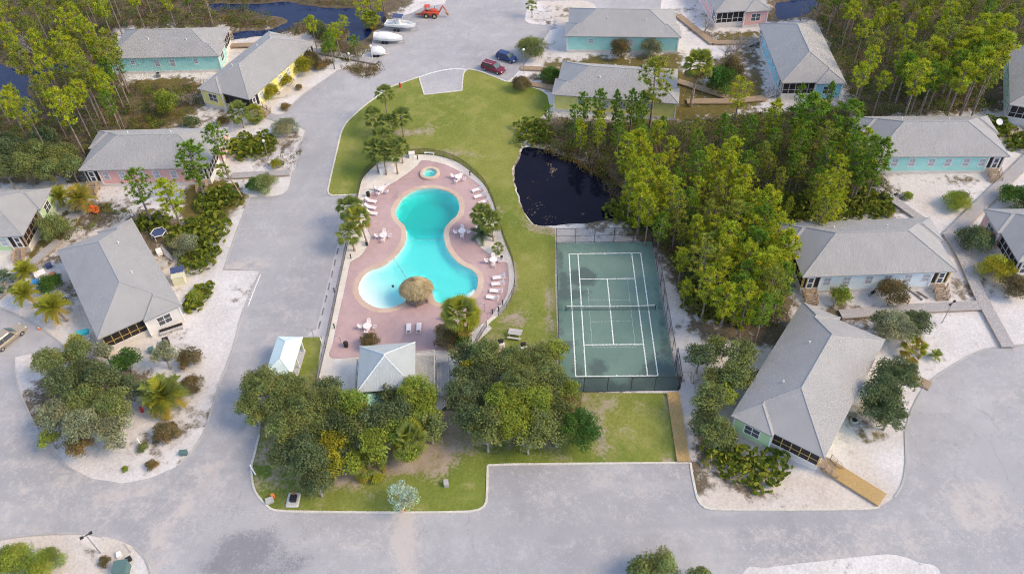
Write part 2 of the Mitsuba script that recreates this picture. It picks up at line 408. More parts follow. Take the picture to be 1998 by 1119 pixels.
POOL_PX = [(840, 367.6), (818, 369.5), (803, 375), (785, 387.6), (775, 404), (772, 413), (777.7, 428.8), (789, 440), (793, 450), (793.4, 462.6), (790, 475), (781.5, 489), (770, 502.6), (759, 511.4), (747.7, 519.5), (729, 525.5), (717.6, 531.4), (707, 542), (700, 557.5), (700, 570), (707.6, 584), (720, 594), (735, 600.7), (750, 602), (765, 600), (777.7, 595.5), (789, 590), (796, 584), (796, 572), (803, 564), (822, 561), (838, 564), (844, 574), (850, 588), (864, 592), (880, 592), (895, 588), (912.6, 582.6), (925, 572.6), (931, 561), (933, 547.5), (930, 536), (924, 529), (914, 523.5), (902.6, 518.5), (890, 509), (878.8, 496), (871, 482.6), (867, 467.6), (865.7, 455), (870, 442.5), (881, 430), (891, 421.5), (896, 409), (896, 399), (890, 385), (875, 374.5), (855, 368.9)]
POOL = PS(POOL_PX)
COPING = POOL.buffer(0.85).buffer(0.6).buffer(-0.6)
FENCE_PX = [(618, 752), (640, 660), (664, 545), (690, 424), (700, 376), (707, 350), (720, 334), (736, 320), (752, 306), (790, 300), (800, 303), (830, 301), (862, 306), (895, 318), (922, 338), (944, 360), (957, 384), (966, 408), (973, 434), (984, 470), (999, 508), (1004, 540), (1003, 565), (994, 588), (983, 607), (972, 616), (958, 627), (950, 637), (938, 655), (929, 672)]
ENCLOSURE = Polygon(np.vstack([smooth_line(L(FENCE_PX), 0.5), L([(905, 700), (905, 760), (860, 800), (700, 800), (610, 790)])])).buffer(0)
DECK = PS([(645, 697), (650, 668), (660, 618), (670, 575), (684, 511), (692, 506), (705, 498), (716, 482), (722, 470), (724, 462), (719, 453), (716, 440), (712, 425), (709, 405), (712, 385), (725, 376), (748, 367), (772, 354), (800, 335), (815, 322), (822, 313.5), (842, 315), (870, 322), (905, 339), (936, 362), (948, 380), (954, 398), (950, 412), (942, 422), (932, 432), (927, 446), (928, 466), (934, 478), (947, 490), (962, 500), (976, 510), (989, 512), (992, 526), (993, 548), (990, 570), (982, 588), (970, 600), (958, 618), (944, 630), (926, 640), (912, 652), (903, 672), (880, 682), (850, 684), (700, 696)])
GUTTER = DECK.intersection(ENCLOSURE)
COURT = P([(1086, 474.7), (1271.5, 471.4), (1323, 760), (1092, 764)])

# asphalt: the streets and the parking places in one sheet
ASPHALT = P([(-140, 590), (0, 600), (60, 627), (110, 662), (128, 682), (60, 690), (28, 697), (30, 738), (50, 790), (70, 832), (95, 872), (130, 908), (180, 933), (240, 942), (292, 932), (342, 911), (367, 889), (393, 853), (409, 812), (429, 747), (454, 682), (473, 612), (493, 562), (508, 536), (504, 527), (437, 526), (463, 450), (487, 385), (534, 383.8), (554, 379), (566, 365.7), (572.8, 333.5), (576, 327.5), (586, 287), (597.6, 255), (580, 247), (538, 236), (516, 230), (527, 220), (540, 224), (555, 221.5), (567, 208), (597, 181), (640, 152), (665, 136), (704, 146), (720, 147), (734, 138), (743, 132), (736, 122), (724, 112), (726, 92), (728, 80), (734, 60), (751, 53), (760, 39), (805, 25), (828, 13), (868, 8), (880, -30), (1295, -30), (1288, 22), (1150, 30), (1074, 60), (1059, 83), (1040, 105), (1024, 125), (1016, 134), (999, 153), (990, 160), (970, 152.5), (939.5, 141), (914, 136), (904.7, 143.7), (901, 177.4), (828, 185.4), (817.7, 151), (777, 165), (758, 173), (731, 192.6), (713, 206), (692, 224), (676, 240), (666, 259), (660.5, 281), (647.5, 336), (640, 372.6), (642, 380), (648, 382), (697.6, 380), (690, 424), (664, 545), (628, 657), (575, 659), (530, 700), (515, 790), (506, 848), (497.6, 882.7), (491, 910), (492.5, 938), (499, 960), (517.6, 983), (528, 992), (560, 997), (700, 999), (800, 999.5), (915, 997.7), (943, 990), (950.5, 960), (951.7, 907.6), (1000, 905.6), (1347.5, 902.6), (1350, 922.6), (1357.5, 960), (1365, 982.6), (1382.6, 992.7), (1498, 994), (1675, 992.7), (1715, 989), (1744.6, 970), (1760, 945), (1767.6, 902.6), (1766, 840), (1768.6, 835), (1780, 797.6), (1800, 760), (1825, 735), (1863, 710), (1900, 690), (1938, 677.6), (1998, 672.6), (2200, 655), (2300, 1300), (-300, 1300)])
SAND_ISLANDS = [PS(q) for q in ([(1040, 6), (1090, 2), (1150, 4), (1165, 30), (1105, 56), (1075, 50), (1032, 45), (1025, 32)],
                                [(-80, 1062), (0, 1053), (60, 1043), (155, 1040), (215, 1049), (262, 1067), (284, 1090), (296, 1125), (300, 1300), (-200, 1300)],
                                [(1430, 1300), (1448, 1122), (1500, 1106), (1600, 1094), (1690, 1084), (1742, 1081), (1792, 1096), (1838, 1122), (1860, 1300)])]
ASPHALT = ASPHALT.difference(unary_union(SAND_ISLANDS))
LAWN_POOL = P([(818, 151), (777, 165), (758, 173), (731, 192.6), (713, 206), (692, 224), (676, 240), (666, 259), (660.5, 281), (647.5, 336), (640, 372.6), (642, 380), (648, 382), (697.6, 380), (715, 410), (960, 640), (930, 668), (912, 700), (930, 770), (1000, 850), (1130, 850), (1124, 764), (1092, 764), (1089, 677), (1084, 560), (1084, 446), (1062, 440), (1046, 437), (1033, 430), (1024, 418), (1017, 403), (1013.5, 384), (1007, 366), (1001, 348), (999, 330), (1008, 310), (1018, 288), (1012, 262), (1035, 245), (1060, 226), (1072, 205), (1068, 186), (1055, 176), (1000, 160), (990, 160), (970, 152.5), (939.5, 141), (914, 136), (904.7, 143.7), (901, 177.4), (828, 185.4)]).difference(ENCLOSURE)
LAWN_STREET = P([(588, 658), (628, 657), (616, 760), (620, 800), (860, 800), (880, 800), (1000, 850), (1130, 850), (1135, 766), (1305, 766), (1323, 903), (1000, 905.6), (951.7, 907.6), (950.5, 960), (943, 990), (915, 997.7), (800, 999.5), (700, 999), (560, 997), (528, 992), (517.6, 983), (499, 960), (492.5, 938), (491, 910), (497.6, 882.7), (506, 848), (515, 800), (545, 745)])

# ---- weights painted over the site in plan: where litter lies, where grass grows
WOODS = [P(q) for q in ([(-300, -120), (560, -120), (800, -60), (800, 4), (760, 36), (722, 84), (700, 110), (640, 100), (600, 60), (450, 50), (230, 56), (200, 110), (240, 160), (390, 170), (400, 210), (300, 262), (170, 300), (150, 345), (60, 358), (-300, 364)],
                        [(1030, 246), (1062, 222), (1110, 236), (1330, 236), (1500, 216), (1660, 200), (1705, 300), (1742, 395), (1740, 410), (1512, 436), (1552, 585), (1545, 632), (1440, 634), (1352, 606), (1330, 566), (1302, 492), (1284, 462), (1222, 428), (1150, 436), (1150, 310), (1080, 296), (1030, 284)],
                        [(1505, -120), (2400, -120), (2300, 150), (1972, 160), (1950, 214), (1860, 222), (1672, 226), (1650, 170), (1596, 38), (1500, 36)])]
DRY_GRASS = [P(q) for q in ([(1062, 112), (1330, 104), (1345, 140), (1480, 70), (1506, 190), (1480, 214), (1330, 240), (1316, 236), (1060, 180)], [(1340, 58), (1480, 60), (1490, 92), (1395, 92)], [(88, 420), (150, 440), (110, 480), (60, 520), (40, 500)], [(360, 340), (470, 350), (470, 400), (420, 440), (360, 430)])]
# (pixel, half-axes in metres, turn, litter, grass): smaller patches
PATCHES = [((1490, 648), 11, 3.0, -0.1, 0.9, 0), ((1440, 628), 10, 2.2, 0.1, 0.7, 0), ((1360, 930), 6, 3, 0.3, 0.62, 0), ((1375, 860), 5, 2.2, 1.4, 0.75, 0), ((1320, 640), 2, 6, 0.2, 0.25, 0), ((1300, 530), 1.6, 7, 0.2, 0.35, 0), ((1290, 470), 4, 2, -0.4, 0.8, 0), ((1250, 452), 4, 1.6, 0, 0.6, 0), ((1430, 940), 5, 2.4, -0.4, 0.6, 0),
           ((1650, 610), 6, 2.2, 0, 0.75, 0), ((1690, 820), 3, 6, -0.6, 0.5, 0.2), ((1720, 850), 3, 1.6, 0, 0.5, 0.25), ((1780, 330), 7, 2, 0, 0.5, 0.1), ((1860, 352), 6, 1.6, 0, 0.4, 0.3), ((1905, 560), 4, 5, -0.7, 0.5, 0), ((1960, 250), 8, 4, 0, 0.55, 0), ((1720, 645), 4, 2, 0, 0.6, 0),
           ((330, 470), 11, 5, -0.6, 0.72, 0.1), ((290, 440), 6, 3, -0.5, 0.85, 0), ((420, 400), 9, 4, 0, 0.45, 0.3), ((130, 500), 8, 5, 0.4, 0.46, 0.1), ((180, 420), 9, 4, 0, 0.6, 0.35), ((480, 290), 8, 4, 0, 0.55, 0.15), ((560, 270), 3, 4, 0, 0.4, 0.1), ((430, 225), 8, 3.5, 0, 0.5, 0.1), ((530, 165), 9, 3, 0.75, 0.3, 0.3), ((320, 230), 8, 4, 0, 0.7, 0.3), ((330, 165), 10, 3, 0, 0.55, 0.6),
           ((160, 560), 5, 6, 0.4, 0.4, 0), ((165, 770), 9, 7, 0, 0.75, 0), ((340, 690), 4, 3, 0, 0.38, 0), ((380, 800), 3.5, 9, -0.35, 0.42, 0), ((270, 870), 10, 3, 0.1, 0.34, 0), ((480, 560), 2, 6, -0.3, 0.32, 0), ((400, 470), 3, 9, -0.35, 0.30, 0.0), ((330, 560), 3, 3, 0, 0.5, 0),
           ((720, 740), 6, 4, 0, 0.3, 0), ((890, 740), 3, 8, -0.1, 0.36, 0), ((1000, 780), 15, 10, 0, 0.8, 0.2), ((680, 850), 18, 9, 0, 0.8, 0.2),
           ((1075, 30), 6, 4, 0, 0.45, 0.1), ((1075, 95), 5, 4, 0, 0.42, 0.1), ((1060, 150), 5, 2, 0, 0.45, 0.1), ((700, 105), 6, 3, 0, 0.5, 0.1), ((770, 60), 5, 5, 0.6, 0.42, 0), ((800, 10), 9, 2, 0, 0.4, 0), ((1340, 30), 4, 6, 0.4, 0.30, 0), ((1360, 75), 5, 3, -0.4, 0.12, -0.6), ((1480, 120), 2.5, 6, 0.3, 0.45, -0.3), ((1440, 140), 6, 5, 0, 0.7, -0.3), ((1420, 30), 8, 2, 0, 0.5, 0.6)]


def weights(x, y):
    p = shapely.points(x, y)
    lit, gr = np.full(len(x), 0.10), np.full(len(x), 0.0)
    for w in WOODS:
        d = np.where(contains(w, x, y), -shapely.distance(w.boundary, p), shapely.distance(w, p))
        lit = np.maximum(lit, np.clip(0.62 - d * 0.16, 0, 1.0))
        gr = np.maximum(gr, np.clip(0.30 - d * 0.05, 0, 0.30) * np.clip(1.0 - d * 0.3, 0, 1))
    for w in DRY_GRASS:
        d = np.where(contains(w, x, y), -shapely.distance(w.boundary, p), shapely.distance(w, p))
        k = np.clip(0.5 - d * 0.25, 0, 1)
        gr, lit = np.maximum(gr, k * 0.72), np.maximum(lit, k * 0.7)
    for (px, py), a, b, rot, l, g in PATCHES:
        c = at(px, py); cs, sn = math.cos(rot), math.sin(rot)
        u, v = ((x - c[0]) * cs + (y - c[1]) * sn) / a, (-(x - c[0]) * sn + (y - c[1]) * cs) / b
        k = np.clip(1.5 - np.hypot(u, v), 0, 1)
        lit, gr = np.maximum(lit, l * k), np.clip(gr + g * k, 0, 1)
    for w in WATERS:
        d = np.where(contains(w, x, y), 0, shapely.distance(w, p))
        lit = np.maximum(lit, np.clip(0.75 - d * 0.35, 0, 1) * (0.75 if w is POND else 1))
    return np.c_[lit, gr]


def bank(x, y):
    z = np.zeros(len(x)); p = shapely.points(x, y)
    for w in WATERS:
        ins = contains(w.buffer(0.6), x, y)
        if ins.any():
            d = shapely.distance(w.buffer(0.6).boundary, p[ins])
            z[ins] = np.minimum(z[ins], -np.minimum(1.2, 0.55 * d))
    return z


SITE = sbox(-175, 12, 190, 300)
g = SITE.difference(GUTTER.union(COPING)).difference(COURT.buffer(-0.5)).difference(ASPHALT.buffer(-1.5))
v, f = sheet(g, 0.9, bank)
w = weights(v[:, 0], v[:, 1])
far = np.array([(-900, -600, -.3), (900, -600, -.3), (900, 12, -.3), (-900, 12, -.3), (-900, 300, -.3), (900, 300, -.3), (900, 1200, -.3), (-900, 1200, -.3), (-900, 12, -.3), (-175, 12, -.3), (-175, 300, -.3), (-900, 300, -.3), (190, 12, -.3), (900, 12, -.3), (900, 300, -.3), (190, 300, -.3)], float)
ff = np.array([[0, 1, 2], [0, 2, 3], [4, 5, 6], [4, 6, 7], [8, 9, 10], [8, 10, 11], [12, 13, 14], [12, 14, 15]])
struct('ground', ply((np.vstack([v, far]), np.vstack([f, ff + len(v)])), 'm_ground', uv=np.vstack([w, np.tile([0.9, 0.3], (16, 1))])))


def road_weights(x, y, spots):
    out = np.zeros((len(x), 2))
    for (px, py), a, b, rot, s, d in spots:
        c = at(px, py); cs, sn = math.cos(rot), math.sin(rot)
        u, v = ((x - c[0]) * cs + (y - c[1]) * sn) / a, (-(x - c[0]) * sn + (y - c[1]) * cs) / b
        k = np.clip(1.6 - np.hypot(u, v), 0, 1)
        out[:, 0] = np.maximum(out[:, 0], s * k); out[:, 1] = np.maximum(out[:, 1], d * k)
    return out


ROAD_SPOTS = [((120, 1000), 22, 6, 0.0, 0.46, 0), ((300, 960), 14, 4, -0.2, 0.5, 0), ((60, 900), 6, 9, 0, 0.46, 0), ((400, 1040), 10, 5, 0, 0.42, 0), ((560, 1040), 16, 4, 0, 0.40, 0), ((1150, 960), 14, 4, 0, 0.42, 0), ((1150, 925), 14, 1.6, 0, 0.5, 0), ((1400, 1060), 24, 3, 0, 0.40, 0), ((1850, 1040), 16, 4, 0.2, 0.42, 0), ((580, 450), 5, 9, -0.2, 0.40, 0), ((560, 600), 4, 9, -0.3, 0.42, 0), ((640, 250), 4, 12, -0.5, 0.36, 0), ((950, 60), 14, 6, 0.2, 0.36, 0), ((800, 100), 8, 6, 0.4, 0.36, 0), ((432, 905), 0.6, 7, -0.62, 0.7, 0), ((455, 885), 0.5, 6, -0.5, 0.62, 0), ((350, 955), 0.7, 6, -0.95, 0.66, 0), ((200, 965), 9, 0.7, -0.1, 0.66, 0), ((90, 985), 9, 0.6, 0.1, 0.6, 0), ((40, 950), 5, 0.6, -0.8, 0.6, 0), ((1880, 1015), 0.5, 4, 0.1, 0.7, 0), ((1925, 1010), 0.5, 4, 0.0, 0.7, 0), ((1600, 1040), 14, 0.7, 0.06, 0.58, 0), ((1150, 1010), 12, 0.7, 0.03, 0.52, 0), ((700, 1060), 10, 0.6, 0.0, 0.55, 0), ((480, 740), 0.5, 12, -0.28, 0.62, 0), ((448, 800), 0.5, 9, -0.3, 0.6, 0), ((925, 115), 5, 0.5, 0.9, 0.75, 0), ((905, 95), 4, 0.5, 0.7, 0.62, 0), ((790, 1050), 1.6, 5.5, 0.16, 0.95, 0), ((783, 1015), 0.7, 2, 0.1, 0.8, 0), ((335, 1010), 1.2, 7, -0.42, 0.75, 0), ((300, 1090), 2, 4, -0.3, 0.7, 0), ((390, 930), 3, 4, -0.3, 0.6, 0), ((150, 940), 8, 1.6, -0.22, 0.62, 0), ((250, 952), 8, 1.4, 0.0, 0.6, 0), ((30, 930), 7, 1.0, 0.2, 0.5, 0), ((470, 1085), 4.6, 3.0, 0.4, 0, 1.0), ((545, 1108), 4, 1.5, 0.3, 0, 0.8), ((30, 820), 2, 6, 0.2, 0.45, 0),
              ((1910, 985), 4.5, 3.4, 0.1, 0.75, 0), ((1820, 960), 3, 3, 0, 0.42, 0), ((1240, 930), 9, 1.0, 0, 0.55, 0), ((1700, 1070), 10, 1.6, 0.1, 0.65, 0), ((1560, 1090), 9, 1.3, 0.1, 0.6, 0), ((1980, 780), 2, 2, 0, 0.45, 0), ((440, 525), 4, 1.6, 0.2, 0.9, 0), ((500, 512), 3, 1.2, 0, 0.7, 0), ((480, 545), 1.2, 4, -0.3, 0.7, 0), ((560, 560), 2, 5, -0.3, 0.3, 0), ((570, 520), 3, 4, 0, 0.35, 0), ((530, 445), 3, 4, 0, 0.33, 0),
              ((720, 28), 5, 3, 0, 0.5, 0), ((800, 40), 8, 2, 0.3, 0.5, 0), ((850, 168), 4, 4, 0, 0.35, 0), ((760, 205), 3, 4, -0.4, 0, 0.15), ((600, 340), 0.8, 9, -0.25, 0, 0.40), ((590, 420), 0.7, 9, -0.2, 0, 0.33), ((560, 500), 0.8, 8, -0.3, 0, 0.30), ((1350, 1018), 9, 0.8, 0, 0, 0.34), ((1500, 1015), 9, 0.6, 0, 0, 0.3), ((980, 1030), 10, 1.2, 0, 0, 0.26), ((620, 290), 1, 8, -0.3, 0, 0.36), ((660, 215), 0.8, 8, -0.55, 0, 0.36), ((820, 130), 8, 0.7, 0.5, 0, 0.42), ((860, 95), 10, 0.6, 0.6, 0, 0.35), ((1130, 1035), 7, 0.9, 0.1, 0, 0.3), ((1950, 900), 3, 6, 0.1, 0, 0.25), ((70, 660), 1.3, 0.9, 0, 0, 0.5), ((450, 1000), 2, 7, -0.5, 0, 0.24), ((445, 880), 0.6, 7, -0.33, 0, 0.36), ((460, 770), 0.6, 9, -0.28, 0, 0.30), ((1215, 1105), 9, 2, 0.1, 0, 0.28)]
a_sheet = ASPHALT.difference(unary_union([COURT, ENCLOSURE]))
v, f = sheet(a_sheet.intersection(sbox(-190, 5, 200, 300)), 1.1, 0.012)
struct('road', ply((v, f), 'm_asphalt', uv=road_weights(v[:, 0], v[:, 1], ROAD_SPOTS)))

GRASS_SPOTS = [((765, 905), 9, 1.8, 0.12, 1.0, 0), ((720, 925), 6, 1.6, 0.2, 0.8, 0), ((838, 890), 3.2, 3.4, 0.8, 0.95, 0), ((905, 855), 3.4, 1.3, -0.1, 0.8, 0), ((870, 830), 2.2, 5, 0.2, 1.0, 0), ((1000, 860), 9, 1.4, 0, 0.7, 0), ((1170, 850), 0.7, 3.0, 0.1, 0.75, 0), ((1000, 770), 13, 8, 0, 0.85, 0), ((680, 840), 15, 8, 0, 0.8, 0), ((1100, 764), 5, 1.2, 0, 0.6, 0), ((1305, 790), 1.2, 2.4, 0, 0.55, 0), ((1310, 895), 3, 0.6, 0, 0.6, 0), ((1074, 620), 0.8, 11, -0.03, 0.62, 0), ((1005, 625), 2.4, 1.6, 0.4, 0.8, 0), ((985, 648), 2.2, 1.0, 0.5, 0.6, 0), ((1004, 545), 0.5, 6, 0, 0.8, 0),
               ((955, 663), 1.0, 3, -0.5, 0.7, 0), ((970, 395), 0.5, 5, 0.3, 0.5, 0), ((860, 296), 9, 0.9, -0.25, 0.52, 0), ((1070, 445), 5, 1.6, -0.3, 0.8, 0), ((1036, 436), 2, 1.2, -0.6, 0.55, 0), ((960, 250), 16, 14, 0, 0, 0.5), ((1060, 560), 8, 16, 0, 0, 0.45), ((1220, 830), 14, 8, 0, 0, 0.4), ((790, 255), 6, 2, 0, 0.55, 0), ((650, 365), 4, 2.4, 0, 0, 0.5), ((505, 850), 1.2, 3.5, 0.1, 0.55, 0), ((545, 965), 3, 1.2, 0, 0.35, 0)]
for poly in (LAWN_POOL, LAWN_STREET):
    v, f = sheet(poly.difference(unary_union([COURT.buffer(0.05), POND.buffer(0.5)])).buffer(-0.02), 1.0, 0.03)
    struct('lawn', ply((v, f), 'm_grass', uv=road_weights(v[:, 0], v[:, 1], GRASS_SPOTS)))

# the notch for parking beside the lawn, and the concrete apron behind the wheel stops
struct('apron', ply(sheet(P([(684, 384), (697, 383), (690, 424), (664, 545), (639, 655), (600, 656), (604, 648), (617, 643), (641, 545), (660, 470)]).difference(ENCLOSURE), 1.0, 0.022), 'm_walk'))

# kerbs
mb = MB()
for line in ([(1074, 60), (1059, 83)], [(999, 153), (990, 160), (970, 152.5), (939.5, 141), (914, 136), (904.7, 143.7), (901, 177.4)], [(901, 177.6), (864.5, 181.5), (828, 185.4)], [(828, 185.2), (817.7, 151)], [(817.5, 151), (777, 165), (758, 173), (731, 192.6), (713, 206), (692, 224), (676, 240), (666, 259), (660.5, 281), (647.5, 336), (640.5, 368), (640, 374), (642, 379), (648, 381.4), (697, 380.2)],
             [(506, 848), (497.6, 882.7), (491, 910), (492.5, 938), (499, 960), (517.6, 983), (528, 992), (560, 997), (700, 999), (800, 999.5), (915, 997.7), (933, 994.5), (944, 988), (949, 978), (950.5, 955), (951.7, 907.8)], [(951.5, 907.4), (1000, 905.6), (1347.5, 902.4)], [(1347.6, 902.8), (1350, 922.6), (1357.5, 960), (1361, 973), (1367, 983), (1376, 990), (1388, 993), (1498, 994), (1675, 992.7), (1715, 989)]):
    pts = L(line)
    ribbon(mb, smooth_line(pts, 0.6) if len(pts) > 3 else np.array(pts), 0.26, -0.02, 0.13)
struct('kerb', mb.shape('m_kerb'))
mb = MB()
for line in ([(28, 697), (30, 738), (50, 790), (70, 832), (95, 872), (130, 908), (150, 920)], [(345, 910), (367, 889), (393, 853), (409, 812), (429, 747), (454, 682), (473, 612), (493, 562), (503, 541), (508, 533), (505, 527), (480, 526.4), (437, 526)], [(437, 526), (463, 450), (487, 386)], [(487, 385.5), (534, 383.8), (550, 380), (561, 373), (566, 365.7), (572.8, 333.5)], [(575, 328), (586, 287), (597.6, 255)],
             [(538, 236), (516.5, 230)], [(555, 221.5), (567, 208), (597, 181), (640, 152), (662, 137)], [(1744.6, 970), (1760, 945), (1767.6, 902.6), (1766, 840)], [(1767, 838), (1780, 797.6), (1800, 760), (1825, 735), (1863, 710), (1900, 690), (1938, 677.6), (1998, 672.6), (2080, 664)], [(262, 1067), (284, 1090), (293, 1119)], [(0, 600), (60, 627), (110, 662), (128, 682)], [(734, 60), (728, 80), (726, 92)], [(-20, 1056), (60, 1043.5), (155, 1040.4), (200, 1046)]):
    ribbon(mb, smooth_line(L(line), 0.6), 0.24, -0.02, 0.11)
struct('kerb', mb.shape('m_kerb_grey'))
# the flush line across the mouth of the parking notch
mb = MB(); ribbon(mb, smooth_line(L([(817, 151), (835, 144.5), (858, 138.5), (880, 135.2), (898, 135), (913, 136)]), 0.6), 0.22, 0.0, 0.030)
struct('road_marking', mb.shape('m_line'))
mb = MB(); ribbon(mb, smooth_line(L([(437, 525.6), (470, 525), (497, 525), (506, 528), (508, 536), (500, 556), (484, 597)]), 0.6), 0.12, 0.0, 0.024)
ribbon(mb, np.array(L([(478, 583), (490, 583)])), 0.12, 0.0, 0.020); ribbon(mb, np.array(L([(482, 570), (494, 570)])), 0.12, 0.0, 0.020)
struct('road_marking', mb.shape('m_line'))

# water in the pond and the creeks
for w in WATERS:
    v, f = sheet(w.buffer(0.45), 1.5, -0.22)
    struct('pond_water' if w is POND else 'creek_water', ply((v, f), 'm_pond' if w is POND else 'm_creek', uv=v[:, :2]))

# ---------------------------------------------------------------- pool
v, f = sheet(ENCLOSURE.difference(DECK).difference(COPING), 1.0, 0.018)
struct('sand_bed', ply((v, f), 'm_bed'))
SPA_C = at(839, 340)
SPA = Point(SPA_C[:2]).buffer(1.72, 48)
v, f = sheet(DECK.difference(COPING).difference(SPA.buffer(-0.3)), 1.0, 0.06)
struct('pool_deck', ply((v, f), 'm_deck'))
mb = MB(); mb.prism(COPING.difference(POOL), -0.05, 0.10)
pool = thing('swimming_pool', 'turquoise hourglass shaped swimming pool with a white shallow end and tan rim', 'swimming pool')
part(pool, 'coping', mb.shape('m_coping'))
ROPE2 = [at(768, 504)[:2], at(795, 545)[:2]]


def pool_depth(x, y):
    a, b = np.array(ROPE2[0]), np.array(ROPE2[1])
    t = b - a; nrm = np.array([-t[1], t[0]]) / np.linalg.norm(t)
    if (at(700, 565)[:2] - a) @ nrm > 0:
        nrm = -nrm
    s = (x - a[0]) * nrm[0] + (y - a[1]) * nrm[1]                    # metres past the inner rope, seen from the beach
    beach = np.clip(0.72 + s * 0.105, 0.03, 1.0)
    y0 = at(830, 468)[1]
    deep = np.clip((y - y0) * 0.28, 0, 1.45)
    return np.where(y > y0 - 2, np.maximum(beach, 0.95) + deep, np.clip(beach, 0.03, 0.98))


def pool_floor(x, y):
    d = pool_depth(x, y)
    e = shapely.distance(POOL.boundary, shapely.points(x, y))
    return -0.06 - d * np.clip(0.25 + e / 1.1, 0, 1) ** 0.6


v, f = sheet(POOL, 0.55, pool_floor)
ring = np.asarray(shapely.segmentize(POOL.exterior, 0.55).coords)[:-1]
part(pool, 'basin', ply((v, f), 'm_plaster', True))
mb = MB(); k = len(ring); zb = pool_floor(ring[:, 0], ring[:, 1])
ccw = POOL.exterior.is_ccw
fr = [(i, (i + 1) % k, k + (i + 1) % k, k + i) for i in range(k)]
mb.add(np.vstack([np.c_[ring, zb], np.c_[ring, np.full(k, 0.0)]]), [q[::-1] for q in fr] if ccw else fr)
part(pool, 'wall', mb.shape('m_plaster'))
# the water: a closed body whose red light is drawn out with depth
scene['pool_medium'] = {'type': 'homogeneous', 'albedo': {'type': 'rgb', 'value': [0.02, 0.22, 0.20]}, 'sigma_t': {'type': 'rgb', 'value': [0.78, 0.050, 0.060]}, 'scale': 1.0}
wv, wf = sheet(POOL.buffer(0.02), 1.0, -0.035)
bv, bf = wv.copy(), wf[:, ::-1]; bv[:, 2] = -4.0
rr = np.asarray(shapely.segmentize(POOL.buffer(0.02).exterior, 1.0).coords)[:-1]; k = len(rr)
side = MB().add(wv, wf).add(bv, bf)
sv = np.vstack([np.c_[rr, np.full(k, -4.0)], np.c_[rr, np.full(k, -0.035)]])
fr = [(i, (i + 1) % k, k + (i + 1) % k, k + i) for i in range(k)]
side.add(sv, fr if Polygon(rr).exterior.is_ccw else [q[::-1] for q in fr])
key = part(pool, 'water', ply(side.mesh(), 'm_pool_water', interior={'type': 'ref', 'id': 'pool_medium'}))
for (a, b) in (((791, 467), (867, 468.5)), ((768, 504), (795, 545))):
    p, q = at(*a, 0), at(*b, 0); mb = MB()
    t = np.linspace(0, 1, 30)[:, None]; mb.tube(p + (q - p) * t + np.c_[np.zeros(30), np.zeros(30), np.full(30, -0.01)], 0.045, 5)
    part(pool, 'rope', mb.shape('m_steel'))
# steps in the lower right corner and a grab rail beside them
for i in range(4):
    c = at(921 - 4.5 * i, 576 + 2.2 * i - 1.5 * i, 0); mb = MB()
    mb.cbox((c[0] - 0.25 - 0.1 * i, c[1] + 0.15, -0.30 - 0.22 * i), (0.5, 2.4 - 0.2 * i, 0.2), -0.55)
    part(pool, 'step', mb.shape('m_plaster'))
for a in ((769, 388), (775, 383)):
    c = at(*a); mb = MB(); t = np.linspace(0, np.pi, 9)
    mb.tube(np.c_[c[0] + np.cos(t) * 0.4 + 0.3, np.full(9, c[1]) - np.cos(t) * 0.25, 0.05 + np.sin(t) * 0.7], 0.03, 6)
    part(pool, 'handrail', mb.shape('m_steel', 40))
mb = MB(); c = at(766, 553.5); mb.cbox((c[0], c[1], -0.55), (0.3, 0.45, 0.12), 0.4); part(pool, 'drain', mb.shape('m_black'))

spa = thing('hot_tub', 'small round hot tub with a raised pale rim at the top of the pool deck', 'hot tub')
x, y = SPA_C[:2]
part(spa, 'rim', MB().lathe([(1.15, 0.02), (1.15, 0.40), (1.25, 0.46), (1.62, 0.46), (1.72, 0.40), (1.72, 0.0)], 40, (x, y, 0)).shape('m_coping', 40))
part(spa, 'basin', MB().lathe([(1.16, 0.42), (1.15, -0.1), (0.78, -0.12), (0.76, -0.55), (0.02, -0.6)][::-1], 40, (x, y, 0)).shape('m_plaster', 40))
wm = MB().lathe([(0.01, 0.30), (1.16, 0.30), (1.16, -0.9), (0.01, -0.9)], 32, (x, y, 0)).mesh()
part(spa, 'water', ply((wm[0], wm[1][:, ::-1]), 'm_pool_water', interior={'type': 'ref', 'id': 'pool_medium'}))

# ---------------------------------------------------------------- tennis court
CO = np.array([8.9819, 92.5192]); CA = -0.03847645


def ct(u, v, z=0.0):
    c, s = math.cos(CA), math.sin(CA)
    return np.array([CO[0] + c * u + s * v, CO[1] + s * u - c * v, z])


court_spots = [((1136, 540), 1.9, 1.9, 0, 1.0, 0), ((1100, 548), 0.9, 2.4, 0, 0.75, 0), ((1110, 575), 3.0, 1.3, 0, 0.72, 0), ((1100, 672), 2.0, 0.9, 0, 0.75, 0), ((1165, 716), 1.5, 1.6, 0.3, 0.78, 0), ((1125, 722), 1.2, 1.2, 0, 0.7, 0), ((1155, 750), 3.4, 1.4, 0, 0.74, 0), ((1210, 755), 3, 1.0, 0, 0.66, 0), ((1290, 735), 2.4, 3.2, 0.2, 0.95, 0), ((1300, 680), 0.9, 4, 0, 0.7, 0), ((1290, 610), 0.5, 5, 0, 0.66, 0), ((1092, 500), 0.6, 5, 0, 0.6, 0), ((1092, 610), 0.7, 5, 0, 0.6, 0), ((1250, 745), 2, 1.4, 0, 0.78, 0), ((1280, 700), 1.6, 1.6, 0, 0.6, 0)]
v, f = sheet(COURT, 0.6, 0.034)
struct('tennis_court', ply((v, f), 'm_court', uv=road_weights(v[:, 0], v[:, 1], court_spots)))


